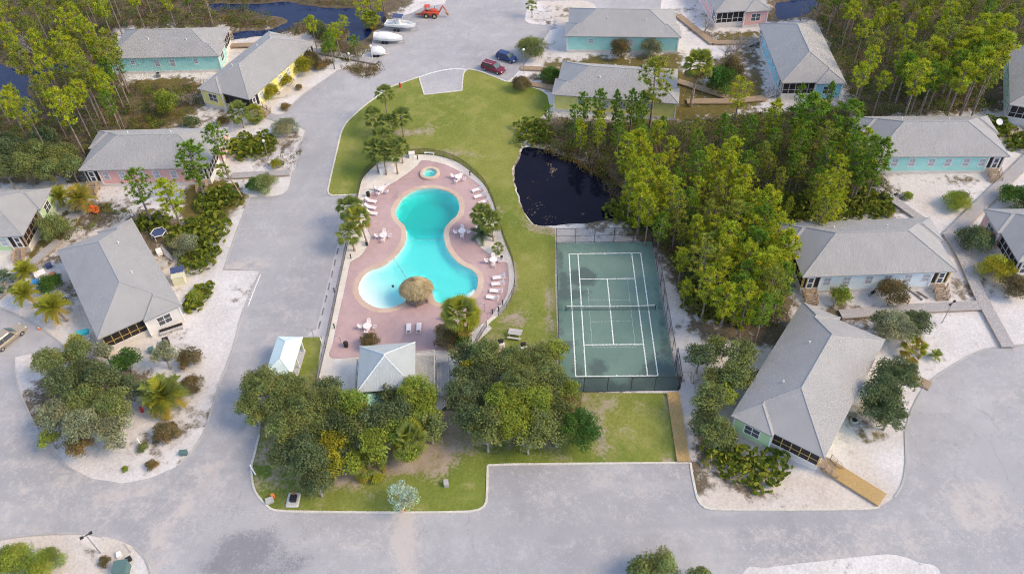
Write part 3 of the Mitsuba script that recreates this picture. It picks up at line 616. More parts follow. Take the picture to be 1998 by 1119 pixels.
def court_line(mb, u0, v0, u1, v1, w=0.072, z=0.041):
    u0, u1, v0, v1 = min(u0, u1) - (w if u0 == u1 else 0), max(u0, u1) + (w if u0 == u1 else 0), min(v0, v1) - (w if v0 == v1 else 0), max(v0, v1) + (w if v0 == v1 else 0)
    mb.add([ct(u0, v1, z), ct(u1, v1, z), ct(u1, v0, z), ct(u0, v0, z)], [(0, 1, 2, 3)])


mb = MB(); w = 0.072
court_line(mb, 0, 0, 0, 23.77); court_line(mb, 10.97, 0, 10.97, 23.77); court_line(mb, 1.37, w, 1.37, 23.77 - w); court_line(mb, 9.6, w, 9.6, 23.77 - w)
court_line(mb, w, 0, 10.97 - w, 0, w, 0.0415); court_line(mb, w, 23.77, 10.97 - w, 23.77, w, 0.0415); court_line(mb, 1.43, 5.485, 9.54, 5.485); court_line(mb, 1.43, 18.285, 9.54, 18.285); court_line(mb, 5.485, 5.55, 5.485, 18.22)
court_line(mb, 5.485, 0.07, 5.485, 0.25); court_line(mb, 5.485, 23.5, 5.485, 23.7)
struct('court_lines', mb.shape('m_line'))
mb = MB()
court_line(mb, 2.5, 7.2, 2.5, 18.75, 0.025, 0.0395); court_line(mb, 8.45, 5.7, 8.45, 18.75, 0.025, 0.0395); court_line(mb, 2.53, 9.8, 8.42, 9.8, 0.025, 0.0395); court_line(mb, 2.53, 14.0, 8.42, 14.0, 0.025, 0.0395); court_line(mb, 2.53, 18.75, 8.42, 18.75, 0.025, 0.0395)
struct('court_lines', mb.shape('m_line_thin'))
# ---------------------------------------------------------------- houses: one plan, a hipped metal roof, a screened porch at each end
HX, HM, HY, YC, EAVE, PITCHR = 11.52, 10.98, 5.79, 0.40, 3.80, 0.5
WY, WW = (YC + HY) / 2, (HY - YC) / 2


def roof_z(d):
    return EAVE + PITCHR * d


ROOF_FACES = []            # (plan polygon, distance function, downslope direction)


def _faces():
    r = HM - HY
    out = [([(-HM, -HY), (HM, -HY), (r, 0), (-r, 0)], lambda x, y: HY + y, (0, -1)),
           ([(HX, HY), (-HX, HY), (-(HX - WW), WY), (-(HM - WW), WY), (-r, 0), (r, 0), (HM - WW, WY), (HX - WW, WY)], lambda x, y: HY - y, (0, 1))]
    for s in (1, -1):
        o = lambda pts, s=s: [(s * a, b) for a, b in pts][::s]
        out += [(o([(HM, -HY), (HM, YC), (HM - WW, WY), (r, 0)]), lambda x, y, s=s: HM - s * x, (s, 0)),
                (o([(HX, YC), (HX, HY), (HX - WW, WY)]), lambda x, y, s=s: HX - s * x, (s, 0)),
                (o([(HM, YC), (HX, YC), (HX - WW, WY), (HM - WW, WY)]), lambda x, y: y - YC, (0, -1))]
    return out


ROOF_FACES = _faces()


def roof_mesh():
    mb = MB(); t = 0.16
    for pts, d, _ in ROOF_FACES:
        mb.poly([(x, y, roof_z(d(x, y))) for x, y in pts])
    outline = [(-HX, YC), (-HM, YC), (-HM, -HY), (HM, -HY), (HM, YC), (HX, YC), (HX, HY), (-HX, HY)]
    k = len(outline)
    mb.add([(x, y, EAVE - t) for x, y in outline] + [(x, y, EAVE) for x, y in outline], [(i, (i + 1) % k, k + (i + 1) % k, k + i) for i in range(k)])
    mb.poly([(x, y, EAVE - t) for x, y in outline][::-1])
    for s in (1, -1):       # the small upright end of the wing's ridge
        pass
    return mb.mesh()


def seam_mesh(faces, zf, pitch=0.46, w=0.10, h=0.003, gap=0.1):
    """Standing seams: little ridges running down each roof face."""
    mb = MB()
    for pts, d, (dx, dy) in faces:
        pl = Polygon(pts).buffer(-gap)
        if pl.is_empty:
            continue
        x0, y0, x1, y1 = pl.bounds
        along = dy != 0
        for c in np.arange((x0 if along else y0) + pitch / 2, x1 if along else y1, pitch):
            seg = pl.intersection(LineString([(c, y0 - 1), (c, y1 + 1)] if along else [(x0 - 1, c), (x1 + 1, c)]))
            for s in getattr(seg, 'geoms', [seg]):
                if s.is_empty or s.length < 0.25:
                    continue
                (ax, ay), (bx, by) = s.coords[0], s.coords[-1]
                px, py = (w / 2, 0) if along else (0, w / 2)
                za, zb = zf(d(ax, ay)), zf(d(bx, by))
                mb.add([(ax - px, ay - py, za - .01), (ax + px, ay + py, za - .01), (ax, ay, za + h), (bx - px, by - py, zb - .01), (bx + px, by + py, zb - .01), (bx, by, zb + h)], [(0, 3, 5, 2), (1, 2, 5, 4)] if along else [(0, 3, 5, 2), (1, 2, 5, 4)])
    return mb.mesh()


def cap_mesh():
    """Ridge and hip caps."""
    mb = MB(); r = HM - HY; e = 0.02
    ends = [((-r, 0), (r, 0))] + [((s * r, 0), (s * HM, -HY)) for s in (1, -1)] + [((s * r, 0), (s * (HM - WW), WY)) for s in (1, -1)] + [((s * (HX - WW), WY), (s * HX, HY)) for s in (1, -1)] + [((s * (HX - WW), WY), (s * HX, YC)) for s in (1, -1)] + [((s * (HX - WW), WY), (s * (HM - WW), WY)) for s in (1, -1)]
    for a, b in ends:
        za, zb = (roof_z(min(HY - abs(p[1]), max(HM - abs(p[0]), HX - abs(p[0]) if p[1] > YC - .01 else -9))) if p[1] != YC else EAVE for p in (a, b))
        a, b = np.array([*a, za + e]), np.array([*b, zb + e])
        mb.tube([a, b], 0.075, 5)
    return mb.mesh()


def wall_mesh():
    mb = MB(); o = 0.45; pd = 2.5
    pts = [(-HX + o, YC + .12), (-HM + o + pd, YC + .12), (-HM + o + pd, -HY + o), (HM - o - pd, -HY + o), (HM - o - pd, YC + .12), (HX - o, YC + .12), (HX - o, HY - o), (-HX + o, HY - o)]
    mb.prism(Polygon(pts), 0.55, EAVE - 0.15)
    return mb.mesh(), pts


_wm, WALL_PTS = wall_mesh()
_cache = {}


def shared(key, make):
    if key not in _cache:
        _cache[key] = make()
    return _cache[key]


def trim_mesh():
    mb = MB()
    for x, y in WALL_PTS:
        mb.cbox((x, y, 0.5), (0.22, 0.22, EAVE - 0.66))
    for s in (1, -1):
        mb.box(-HX + .46 if s > 0 else -HM + 2.96, HX - .46 if s > 0 else HM - 2.96, s * (HY - .45) - .04, s * (HY - .45) + .04, EAVE - .36, EAVE - .162)
    return mb.mesh()


def skirt_mesh():
    mb = MB(); mb.prism(Polygon(WALL_PTS).buffer(0.05, join_style=2), -0.1, 0.56)
    for s in (1, -1):
        mb.box(*sorted((s * (HM - .45), s * (HM - 2.94))), -HY + .45, YC + .06, -0.1, 1.12)
    return mb.mesh()


def window_frame(w, h, mull=1):
    mb = MB(); t = 0.10
    mb.box(-w / 2 - t, w / 2 + t, -.03, .05, -t, 0); mb.box(-w / 2 - t, w / 2 + t, -.03, .05, h, h + t)
    mb.box(-w / 2 - t, -w / 2, -.03, .05, 0, h); mb.box(w / 2, w / 2 + t, -.03, .05, 0, h)
    mb.box(-w / 2, w / 2, -.025, .035, h / 2 - .035, h / 2 + .035)
    for k in range(1, mull):
        mb.box(-w / 2 + w * k / mull - .05, -w / 2 + w * k / mull + .05, -.027, .045, 0, h)
    if mull == 1 and w > .8:
        mb.box(-.02, .02, -.022, .025, h / 2 + .035, h)
    return mb.mesh()


def pane_mesh(w, z0, z1):
    return MB().box(-w / 2, w / 2, -.02, .008, z0, z1).mesh()


def add_window(house, base, x, y, z, rot, w, h, mull=1, pale=False):
    """rot: the direction the window faces (outward is local -y before turning)."""
    m = base @ T().translate([x, y, z]).rotate([0, 0, 1], rot) @ T().rotate([0, 0, 1], 180)
    k = part(house, 'window', shared(('wf', w, h, mull), lambda: ply(window_frame(w, h, mull), 'm_trim')), m)
    for j in range(mull):
        mm = m @ T().translate([-w / 2 + w * (j + .5) / mull, 0, 0])
        for a, b in ((0.0, h / 2 - .035), (h / 2 + .035, h)):
            part(k, 'pane', shared(('pane', w / mull - .1, a, b, pale), lambda: ply(pane_mesh(w / mull - (.1 if mull > 1 else 0), a, b), 'm_glass_pale' if pale else 'm_glass')), mm)


def door_mesh():
    mb = MB(); w, h = 1.0, 2.25
    mb.box(-w / 2, -w / 2 + .17, -.05, .06, 0, h); mb.box(w / 2 - .17, w / 2, -.05, .06, 0, h); mb.box(-w / 2 + .17, w / 2 - .17, -.05, .06, h - .17, h)
    mb.box(-w / 2 + .17, w / 2 - .17, -.05, .06, 0, .20); mb.box(-w / 2 + .17, w / 2 - .17, -.05, .06, 1.05, 1.2)
    return mb.mesh()


def stair_mesh(w=1.5, rise=1.0, n=5):
    mb = MB(); run = 0.32
    for i in range(n):
        z = rise - (i + 1) * rise / (n + 1) + 0.0
        mb.box(-w / 2, w / 2, -(i + 1) * run, -i * run - .02, z - .05, z)
    return mb.mesh(), run * n


def stair_rail(w=1.5, rise=1.0, n=5):
    mb = MB(); run = 0.32 * n
    for s in (-1, 1):
        x = s * (w / 2 + .05)
        for t in (0.0, 0.5, 1.0):
            mb.box(x - .05, x + .05, -run * t - .05, -run * t + .05, max(0, rise * (1 - t) - .1), rise * (1 - t) + 1.0)
        for hh in (1.0, .62, .3):
            mb.tube([(x, .05, rise + hh), (x, -run - .02, hh)], 0.045, 4)
        mb.add([(x - .03, 0, rise - .25), (x + .03, 0, rise - .25), (x + .03, 0, rise - .02), (x - .03, 0, rise - .02), (x - .03, -run, -.05), (x + .03, -run, -.05), (x + .03, -run, .12), (x - .03, -run, .12)], [(0, 4, 7, 3), (1, 2, 6, 5), (3, 7, 6, 2)])
    return mb.mesh()


def landing(w=1.9, d=1.3, z=1.0):
    mb = MB()
    for i in range(9):
        mb.box(-w / 2, w / 2, -d + i * d / 9 + .006, -d + (i + 1) * d / 9 - .006, z - .04, z)
    for x in (-w / 2 + .1, w / 2 - .1):
        mb.box(x - .07, x + .07, -d + .03, -d + .17, 0, z - .04)
    return mb.mesh()


SEAMS = seam_mesh(ROOF_FACES, roof_z)


def house(name, label, wall, c, ang, stairs=(), back_windows=True, bays=5, post='m_post'):
    """ang: the direction of the long axis; the porches lie towards local -y."""
    h = thing(name, label, 'house'); b = xf(c[0], c[1], 0, ang)
    part(h, 'wall', shared(('wall', wall), lambda: ply(_wm, 'm_wall_' + wall)), b)
    part(h, 'trim', shared('trim', lambda: ply(trim_mesh(), 'm_trim')), b)
    part(h, 'foundation', shared('skirt', lambda: ply(skirt_mesh(), 'm_skirt')), b)
    r = part(h, 'roof', shared('roof', lambda: ply(roof_mesh(), 'm_roof')), b)
    part(r, 'seams', shared('seams', lambda: ply(SEAMS, 'm_seam')), b, kind='stuff')
    part(r, 'ridge_cap', shared('cap', lambda: ply(cap_mesh(), 'm_cap')), b)
    for x, y in ((-4.6, 2.3), (3.1, 2.0)):
        z = roof_z(HY - y)
        part(r, 'vent_pipe', shared('vent', lambda: MB().lathe([(.09, -.2), (.09, .38), (.0, .40)], 8).shape('m_trim')), b @ T().translate([x, y, z]))
    # windows
    for x in (-7.0, -4.2, -1.0, 1.7, 4.6, 7.2):
        add_window(h, b, x, -HY + .45, 1.55, 0, 0.95, 1.45, pale=True)
    if back_windows:
        for x, w, hh, z in ((-6.4, .8, .9, 2.1), (-1.6, .95, 1.45, 1.55), (1.5, .95, 1.45, 1.55), (6.3, .8, .9, 2.1)):
            add_window(h, b, x, HY - .45, z, 180, w, hh, pale=True)
    for s in (1, -1):
        add_window(h, b, s * (HX - .45), 2.95, 1.45, 90 * s, 1.9, 1.5, 2)
    # porches
    for s in (1, -1):
        xe, y0, y1 = s * (HM - .48), -HY + .5, YC + .1
        part(h, 'porch_wall', shared(('pw', s), lambda: MB().box(*sorted((s * (HM - .50), s * (HM - .42))), y0 - .05, y1, 1.12, 1.24).shape('m_trim')), b)
        n = bays; wb = (y1 - y0) / n
        for i in range(n):
            part(h, 'porch_screen', shared(('ps', s, i, n), lambda: MB().box(*sorted((xe, xe - s * .03)), y0 + i * wb + .05, y0 + (i + 1) * wb - .05, 1.24, EAVE - .2).shape('m_screen')), b)
        part(h, 'porch_frame', shared(('pf', s, n, post), lambda: _porch_frame(s, n, y0, y1, wb, post)), b)
        part(h, 'porch_screen', shared(('psb', s), lambda: MB().box(*sorted((s * (HM - .55), s * (HM - 1.0))), y0, y0 + .03, 1.14, EAVE - .2).box(*sorted((s * (HM - 2.2), s * (HM - 2.93))), y0, y0 + .03, 1.14, EAVE - .2).shape('m_screen')), b)
        d = part(h, 'door', shared('door', lambda: ply(door_mesh(), 'm_trim')), b @ T().translate([s * (HM - 1.6), -HY + .43, 1.0]))
        part(d, 'pane', shared('dp', lambda: MB().box(-.33, .33, -.01, .02, .2, 1.05).box(-.33, .33, -.01, .02, 1.2, 2.08).shape('m_glass')), b @ T().translate([s * (HM - 1.6), -HY + .43, 1.0]))
    for s, rail in stairs:
        bb = b @ T().translate([s * (HM - 1.6), -HY + .40, 0])
        st = thing('porch_stairs', STAIR_LABEL.get((name, h, s), 'wooden stairs at the ' + STAIR_OF[h][0 if s == stairs[0][0] else 1]), 'stairs', )
        wood = 'm_wood_grey' if rail == 'm_rail_grey' else 'm_wood_tan'
        part(st, 'landing', shared(('land', wood), lambda: ply(landing(1.7, .9, 1.0), wood, uv=None)), bb)
        part(st, 'treads', shared(('tread', wood), lambda: ply(stair_mesh()[0], wood)), bb @ T().translate([0, -.9, 0]), kind='stuff')
        part(st, 'railing', shared(('rl', rail), lambda: ply(stair_rail(), rail)), bb @ T().translate([0, -.9, 0]))
    return h


def _porch_frame(s, n, y0, y1, wb, post):
    mb = MB(); xa, xb = sorted((s * (HM - .53), s * (HM - .40)))
    for i in range(n + 1):
        y = min(max(y0 + i * wb, y0 + .03), y1 - .03)
        mb.box(xa, xb, y - .05, y + .05, 1.24, EAVE - .17)
    mb.box(xa + .02, xb - .02, y0, y1, 2.05, 2.13); mb.box(xa, xb, y0, y1, EAVE - .30, EAVE - .165)
    for x in (s * (HM - .6), s * (HM - 1.05), s * (HM - 2.15), s * (HM - 2.95)):
        mb.box(x - .06, x + .06, y0 - .06, y0 + .05, 1.0, EAVE - .17)
    return mb.shape(post)


STAIR_LABEL = {}
STAIR_OF = {}
HOUSES = [   # label, wall colour, centre, direction, stairs (end, rail), text for the stairs
    ('long pale green house with grey metal roof in the lower right corner', 'green', (37.7, 64.6), 0.93, [(-1, 'm_rail')], ('lower right house above the tan ramp',)),
    ('ice blue house with grey roof at the right between two boardwalks', 'ice', (52.2, 87.7), 0.0, [(-1, 'm_rail'), (1, 'm_rail')], ('left end of the ice blue house', 'right end of the ice blue house')),
    ('white walled house with grey roof at the lower left beside the sand', 'white', (-57.9, 87.7), -0.99, [(1, 'm_rail_grey')], ('bottom corner of the white walled house',)),
    ('aqua house with tan grey roof at the right edge by the long boardwalk', 'aqua', (71.5, 113.9), -0.06, [(1, 'm_rail')], ('right end of the aqua house by the long boardwalk',)),
    ('aqua house at the top centre right beside the wide road', 'aqua', (24.6, 156.2), 3.04, [(-1, 'm_rail_grey')], ('far side of the top aqua house',)),
    ('yellow house behind the dark green pines at the top of the lawn', 'yellow', (21.0, 134.2), 2.94, [(1, 'm_rail_grey'), (-1, 'm_rail')], ('left end of the yellow house behind the pines', 'right end of the yellow house behind the pines')),
    ('bright yellow house standing at an angle beside the upper left road', 'yellow', (-47.7, 145.4), 1.13, [(1, 'm_rail'), (-1, 'm_rail')], ('far end of the angled yellow house', 'near end of the angled yellow house')),
    ('sky blue house with grey roof at the edge of the upper right wood', 'blue', (57.2, 142.4), -1.61, [(1, 'm_rail_grey'), (-1, 'm_rail_grey')], ('near end of the sky blue house', 'far end of the sky blue house')),
    ('aqua house at the top left between the pines and the angled yellow house', 'aqua', (-67.6, 155.2), 3.11, [(-1, 'm_rail')], ('right end of the top left aqua house',)),
    ('pink house with grey roof on the left behind leaning pines', 'pink', (-61.0, 118.9), -0.03, [(1, 'm_rail'), (-1, 'm_rail')], ('right end of the pink house on the left', 'left end of the pink house on the left')),
]
# four more houses cut by the frame, placed by the corner that shows
_p4, _p13, _p8, _p10 = at(101, 367, EAVE), at(1919, 408, EAVE), at(1505, 20, EAVE), at(1970, 207, EAVE)


def centre_from(corner, lx, ly, ang):
    c, s = math.cos(ang), math.sin(ang)
    return (corner[0] - c * lx + s * ly, corner[1] - s * lx - c * ly)


HOUSES += [('light green house with a big porch screen at the left edge', 'green', centre_from(_p4, HX, HY, 0.02), 0.02, [(1, 'm_rail')], ('light green house at the left edge',)),
           ('pink house with dark porch screens at the right edge', 'pink', centre_from(_p13, -HX, HY, -0.04), -0.04, [], ()),
           ('pink house with white framed porch at the very top of the photograph', 'pink', centre_from(_p8, HX, HY, -1.50), -1.50, [], ()),
           ('pale teal house cut off by the upper right edge', 'seafoam', centre_from(_p10, HX, -HY, -1.98), -1.98, [], ())]
for i, (lab, wall, c, ang, st, txt) in enumerate(HOUSES):
    STAIR_OF['house' if i == 0 else f'house_{i:03d}'] = txt
    house('house', lab, wall, c, ang, st, True, 5, {0: 'm_post', 1: 'm_post', 2: 'm_post', 10: 'm_rail', 6: 'm_iron', 12: 'm_trim'}.get(i, 'm_rail_grey'))


# ---------------------------------------------------------------- pool house and pavilion
def hip_roof(mb, hx, hy, z, rise, ridge=0.0, t=0.12):
    c = [(-hx, -hy), (hx, -hy), (hx, hy), (-hx, hy)]
    r = [(-ridge, 0), (ridge, 0)] if hx >= hy else [(0, -ridge), (0, ridge)]
    if ridge == 0:
        for i in range(4):
            mb.poly([(*c[i], z), (*c[(i + 1) % 4], z), (0, 0, z + rise)])
    elif hx >= hy:
        mb.poly([(*c[0], z), (*c[1], z), (*r[1], z + rise), (*r[0], z + rise)]); mb.poly([(*c[1], z), (*c[2], z), (*r[1], z + rise)])
        mb.poly([(*c[2], z), (*c[3], z), (*r[0], z + rise), (*r[1], z + rise)]); mb.poly([(*c[3], z), (*c[0], z), (*r[0], z + rise)])
    else:
        mb.poly([(*c[0], z), (*c[1], z), (*r[0], z + rise)]); mb.poly([(*c[1], z), (*c[2], z), (*r[1], z + rise), (*r[0], z + rise)])
        mb.poly([(*c[2], z), (*c[3], z), (*r[1], z + rise)]); mb.poly([(*c[3], z), (*c[0], z), (*r[0], z + rise), (*r[1], z + rise)])
    mb.add([(*p, z - t) for p in c] + [(*p, z) for p in c], [(i, (i + 1) % 4, 4 + (i + 1) % 4, 4 + i) for i in range(4)])
    mb.poly([(*p, z - t) for p in c][::-1])
    return mb


def quad_frame(px, z):
    """Centre, half sizes and turn of the rectangle whose eave corners (far left, far right, near right, near left) show at these pixels."""
    q = np.array([at(x, y, z)[:2] for x, y in px]); c = q.mean(0)
    ex, ey = (q[1] + q[2] - q[0] - q[3]) / 2, (q[0] + q[1] - q[2] - q[3]) / 2
    a = 0.5 * (math.atan2(ex[1], ex[0]) + math.atan2(-ey[0], ey[1]))
    return c, np.linalg.norm(ex) / 2, np.linalg.norm(ey) / 2, a


def simple_seams(hx, hy, z, rise, ridge, pitch=0.42):
    k = hx - ridge if hx >= hy else hy - ridge
    if hx >= hy:
        fs = [([(-hx, -hy), (hx, -hy), (ridge, 0), (-ridge, 0)], lambda x, y: (hy + y) / hy, (0, -1)), ([(hx, hy), (-hx, hy), (-ridge, 0), (ridge, 0)], lambda x, y: (hy - y) / hy, (0, 1)),
              ([(hx, -hy), (hx, hy), (ridge, 0)], lambda x, y: (hx - x) / k, (1, 0)), ([(-hx, hy), (-hx, -hy), (-ridge, 0)], lambda x, y: (hx + x) / k, (-1, 0))]
    else:
        fs = [([(-hx, -hy), (hx, -hy), (0, -ridge)], lambda x, y: (hy + y) / k, (0, -1)), ([(hx, hy), (-hx, hy), (0, ridge)], lambda x, y: (hy - y) / k, (0, 1)),
              ([(hx, -hy), (hx, hy), (0, ridge), (0, -ridge)], lambda x, y: (hx - x) / hx, (1, 0)), ([(-hx, hy), (-hx, -hy), (0, -ridge), (0, ridge)], lambda x, y: (hx + x) / hx, (-1, 0))]
    return seam_mesh(fs, lambda d: z + rise * d, pitch)


def hip_caps(hx, hy, z, rise, ridge, r=.07):
    mb = MB(); a, b = ((-ridge, 0), (ridge, 0)) if hx >= hy else ((0, -ridge), (0, ridge))
    ends = [(a, (-hx, -hy)), (b, (hx, hy)), ((b if hx >= hy else a), (hx, -hy)), ((a if hx >= hy else b), (-hx, hy))]
    for p, q in ends:
        mb.tube([(*p, z + rise + .02), (*q, z + .02)], r, 5)
    if ridge:
        mb.tube([(*a, z + rise + .02), (*b, z + rise + .02)], r, 5)
    return mb.mesh()


ph = thing('pool_house', 'small teal pool house with a grey pyramid roof and plank decks below the pool', 'pool house')
PZ = 4.4
c, hx, hy, a = quad_frame([(703, 675), (808, 667), (812, 757), (695, 764)], PZ)
b = xf(c[0], c[1], 0, a)
rise = 2.35
part(ph, 'wall', MB().box(-hx + .7, hx - .7, -hy + .7, hy - .7, 1.0, PZ - .1).shape('m_wall_seafoam'), b)
part(ph, 'foundation', MB().box(-hx + .75, hx - .75, -hy + .75, hy - .75, -.1, 1.0).shape('m_skirt'), b)
r = part(ph, 'roof', hip_roof(MB(), hx, hy, PZ, rise, 0.15).shape('m_roof_aged'), b)
part(r, 'seams', ply(simple_seams(hx, hy, PZ, rise, 0.15), 'm_seam'), b, kind='stuff')
part(r, 'ridge_cap', ply(hip_caps(hx, hy, PZ, rise, 0.15), 'm_seam_white'), b)
add_window(ph, b, -hx + 3.0, -hy + .7, 2.0, 0, 1.0, 1.3); add_window(ph, b, hx - 2.2, -hy + .7, 2.0, 0, 1.0, 1.3)


def deck_boards(x0, x1, y0, y1, z, pitch=.15, along='y'):
    mb = MB()
    if along == 'y':
        for i in range(int((x1 - x0) / pitch)):
            mb.box(x0 + i * pitch, x0 + (i + 1) * pitch - .015, y0, y1, z - .04, z)
    else:
        for i in range(int((y1 - y0) / pitch)):
            mb.box(x0, x1, y0 + i * pitch, y0 + (i + 1) * pitch - .015, z - .04, z)
    return mb


def railing(mb, pts, z, h=1.05, step=1.5, r=.045):
    for (ax, ay), (bx, by) in zip(pts[:-1], pts[1:]):
        n = max(1, int(math.hypot(bx - ax, by - ay) / step))
        for i in range(n + 1):
            x, y = ax + (bx - ax) * i / n, ay + (by - ay) * i / n
            mb.box(x - .05, x + .05, y - .05, y + .05, 0, z + h)
        for hh in (h, h * .68, h * .36):
            mb.tube([(ax, ay, z + hh), (bx, by, z + hh)], r if hh == h else r * .7, 4)
    return mb


part(ph, 'side_deck', deck_boards(-hx - .75, -hx + .68, -hy + .5, hy - .2, 1.0).shape('m_wood_grey'), b, kind='stuff')
part(ph, 'front_deck', deck_boards(hx - .68, hx + 2.3, -hy + .2, hy + .35, 1.0).shape('m_wood_grey'), b, kind='stuff')
part(ph, 'railing', railing(railing(MB(), [(-hx + .6, hy - .2), (-hx - .75, hy - .2), (-hx - .75, -hy + .5)], 1.0), [(hx - .6, hy + .35), (hx + 2.3, hy + .35), (hx + 2.3, -hy + .2)], 1.0).shape('m_rail_grey'), b)
mb = MB()
for i in range(26):
    mb.box(hx + 2.45, hx + 4.1, -1.6 + i * .20, -1.6 + i * .20 + .18, .95 - i * .036 - .04, .95 - i * .036)
part(ph, 'ramp', mb.shape('m_wood_grey'), b, kind='stuff')
mb = railing(MB(), [(hx + 2.42, -2.6), (hx + 4.15, -2.6)], .95); mb.tube([(hx + 4.15, -2.6, 2.0), (hx + 4.15, 3.6, 1.05)], .05, 4)
for i in range(5):
    mb.box(hx + 4.1, hx + 4.2, -1.5 + i * 1.25, -1.4 + i * 1.25, 0, 1.85 - i * .19)
part(ph, 'railing', mb.shape('m_rail_grey'), b)
part(ph, 'ramp_landing', deck_boards(hx + 2.42, hx + 4.1, -2.7, -1.62, .95, .15, 'x').shape('m_wood_grey'), b, kind='stuff')
# lower teal lean-to roof at the front left
mb = MB(); x0, x1 = -hx + 1.2, -hx + 4.8
mb.add([(x0, -hy - 1.9, 2.9), (x1, -hy - 1.9, 2.9), (x1, -hy + .3, 3.6), (x0, -hy + .3, 3.6), (x0, -hy - 1.9, 2.8), (x1, -hy - 1.9, 2.8), (x1, -hy + .3, 3.5), (x0, -hy + .3, 3.5)], [(0, 1, 2, 3), (7, 6, 5, 4), (0, 4, 5, 1), (1, 5, 6, 2), (3, 2, 6, 7), (0, 3, 7, 4)])
for x in (x0 + .2, x1 - .2):
    mb.box(x - .07, x + .07, -hy - 1.7, -hy - 1.56, 0, 2.82)
part(ph, 'porch_roof', mb.shape('m_wall_seafoam'), b, label='teal lean-to porch roof')
part(ph, 'rear_steps', deck_boards(-hx + .1, -hx + 1.1, -hy - 1.6, -hy - .1, .5, .2, 'x').box(-hx - .1, -hx + .1, -hy - 1.6, hy * 0 - hy - .1, 0, 1.3).shape('m_wood_tan'), b)
single('shower_tub', 'white tub shaped fixture on the left corner deck of the pool house', 'tub', MB().lathe([(.2, 1.0), (.5, 1.05), (.55, 1.5), (.46, 1.5), (.40, 1.12), (.0, 1.12)], 18, (-hx - .2, -hy + .4, 0)).shape('m_trim', 40), b)

pv = thing('pavilion', 'open mail pavilion with white metal hip roof beside the straight road', 'pavilion')
VZ = 2.7
c, hx, hy, a = quad_frame([(540, 656.5), (590.5, 656), (569, 732), (519.5, 727)], VZ)
b = xf(c[0], c[1], 0, a)
r = part(pv, 'roof', hip_roof(MB(), hx, hy, VZ, 1.05, hy - hx).shape('m_roof_white'), b)
part(r, 'seams', ply(simple_seams(hx, hy, VZ, 1.05, hy - hx, .35), 'm_seam_white'), b, kind='stuff')
part(r, 'ridge_cap', ply(hip_caps(hx, hy, VZ, 1.05, hy - hx, .05), 'm_seam_white'), b)
for sx in (-1, 1):
    for y in (-hy + .35, 0, hy - .35):
        part(pv, 'post', shared(('pvpost', hx, hy), lambda: MB().box(-.09, .09, -.09, .09, 0, VZ - .12).shape('m_trim')), b @ T().translate([sx * (hx - .3), y, 0]))
part(pv, 'floor', MB().box(-hx + .1, hx - .1, -hy + .1, hy - .1, 0.0, .10).shape('m_walk'), b)
part(pv, 'mailbox_bank', MB().box(-.35, .35, -2.2, 1.4, .4, 1.6).shape('m_wall_seafoam'), b)
# ---------------------------------------------------------------- vegetation
def unit(v):
    return v / (np.linalg.norm(v, axis=-1, keepdims=True) + 1e-9)


def rand_dirs(r, n, up=0.0):
    d = unit(r.normal(size=(n, 3))); d[:, 2] += up
    return unit(d)


def leaf_cards(pos, nrm, size, col, r, aspect=0.5, spread=0.6):
    """One bent leaf (two triangles) at each point, facing roughly along nrm."""
    n = len(pos); nn = unit(nrm + spread * r.normal(size=(n, 3)))
    a = unit(np.cross(nn, r.normal(size=(n, 3)))); b = np.cross(nn, a)
    s = size * (0.7 + 0.6 * r.random((n, 1))); k = aspect * s
    v = np.stack([pos - a * s / 2, pos + b * k / 2 - nn * s * 0.08, pos + a * s / 2, pos - b * k / 2 - nn * s * 0.08], 1).reshape(-1, 3)
    i = np.arange(n)[:, None] * 4
    f = np.vstack([i + [0, 1, 2], i + [0, 2, 3]])
    return v, f, np.repeat(col, 4, 0)


def needles(pos, d, length, width, col, r):
    """One thin triangle per needle spray."""
    n = len(pos); side = unit(np.cross(d, r.normal(size=(n, 3)))) * (width / 2)
    l = length * (0.7 + 0.6 * r.random((n, 1)))
    v = np.stack([pos - side, pos + side, pos + d * l], 1).reshape(-1, 3)
    return v, np.arange(3 * n).reshape(-1, 3), np.repeat(col, 3, 0)


class Foliage:
    def __init__(self):
        self.v, self.f, self.c, self.n = [], [], [], 0

    def add(self, v, f, c):
        self.v.append(v); self.f.append(f + self.n); self.c.append(np.clip(c, 0.004, 0.8)); self.n += len(v)

    def shape(self, bsdf='m_leaf'):
        return ply((np.vstack(self.v), np.vstack(self.f)), bsdf, color=np.vstack(self.c))


def tones(base, n, r, amt=0.22, hue=0.10):
    k = 1 + amt * r.normal(size=(n, 1)); h = hue * r.normal(size=(n, 1))
    return np.asarray(base) * np.clip(k, 0.45, 1.7) * np.c_[1 + h, np.ones(n), 1 - h]


PINE_COL = {'lime': (0.400, 0.450, 0.038), 'green': (0.180, 0.290, 0.036), 'olive': (0.300, 0.335, 0.055)}


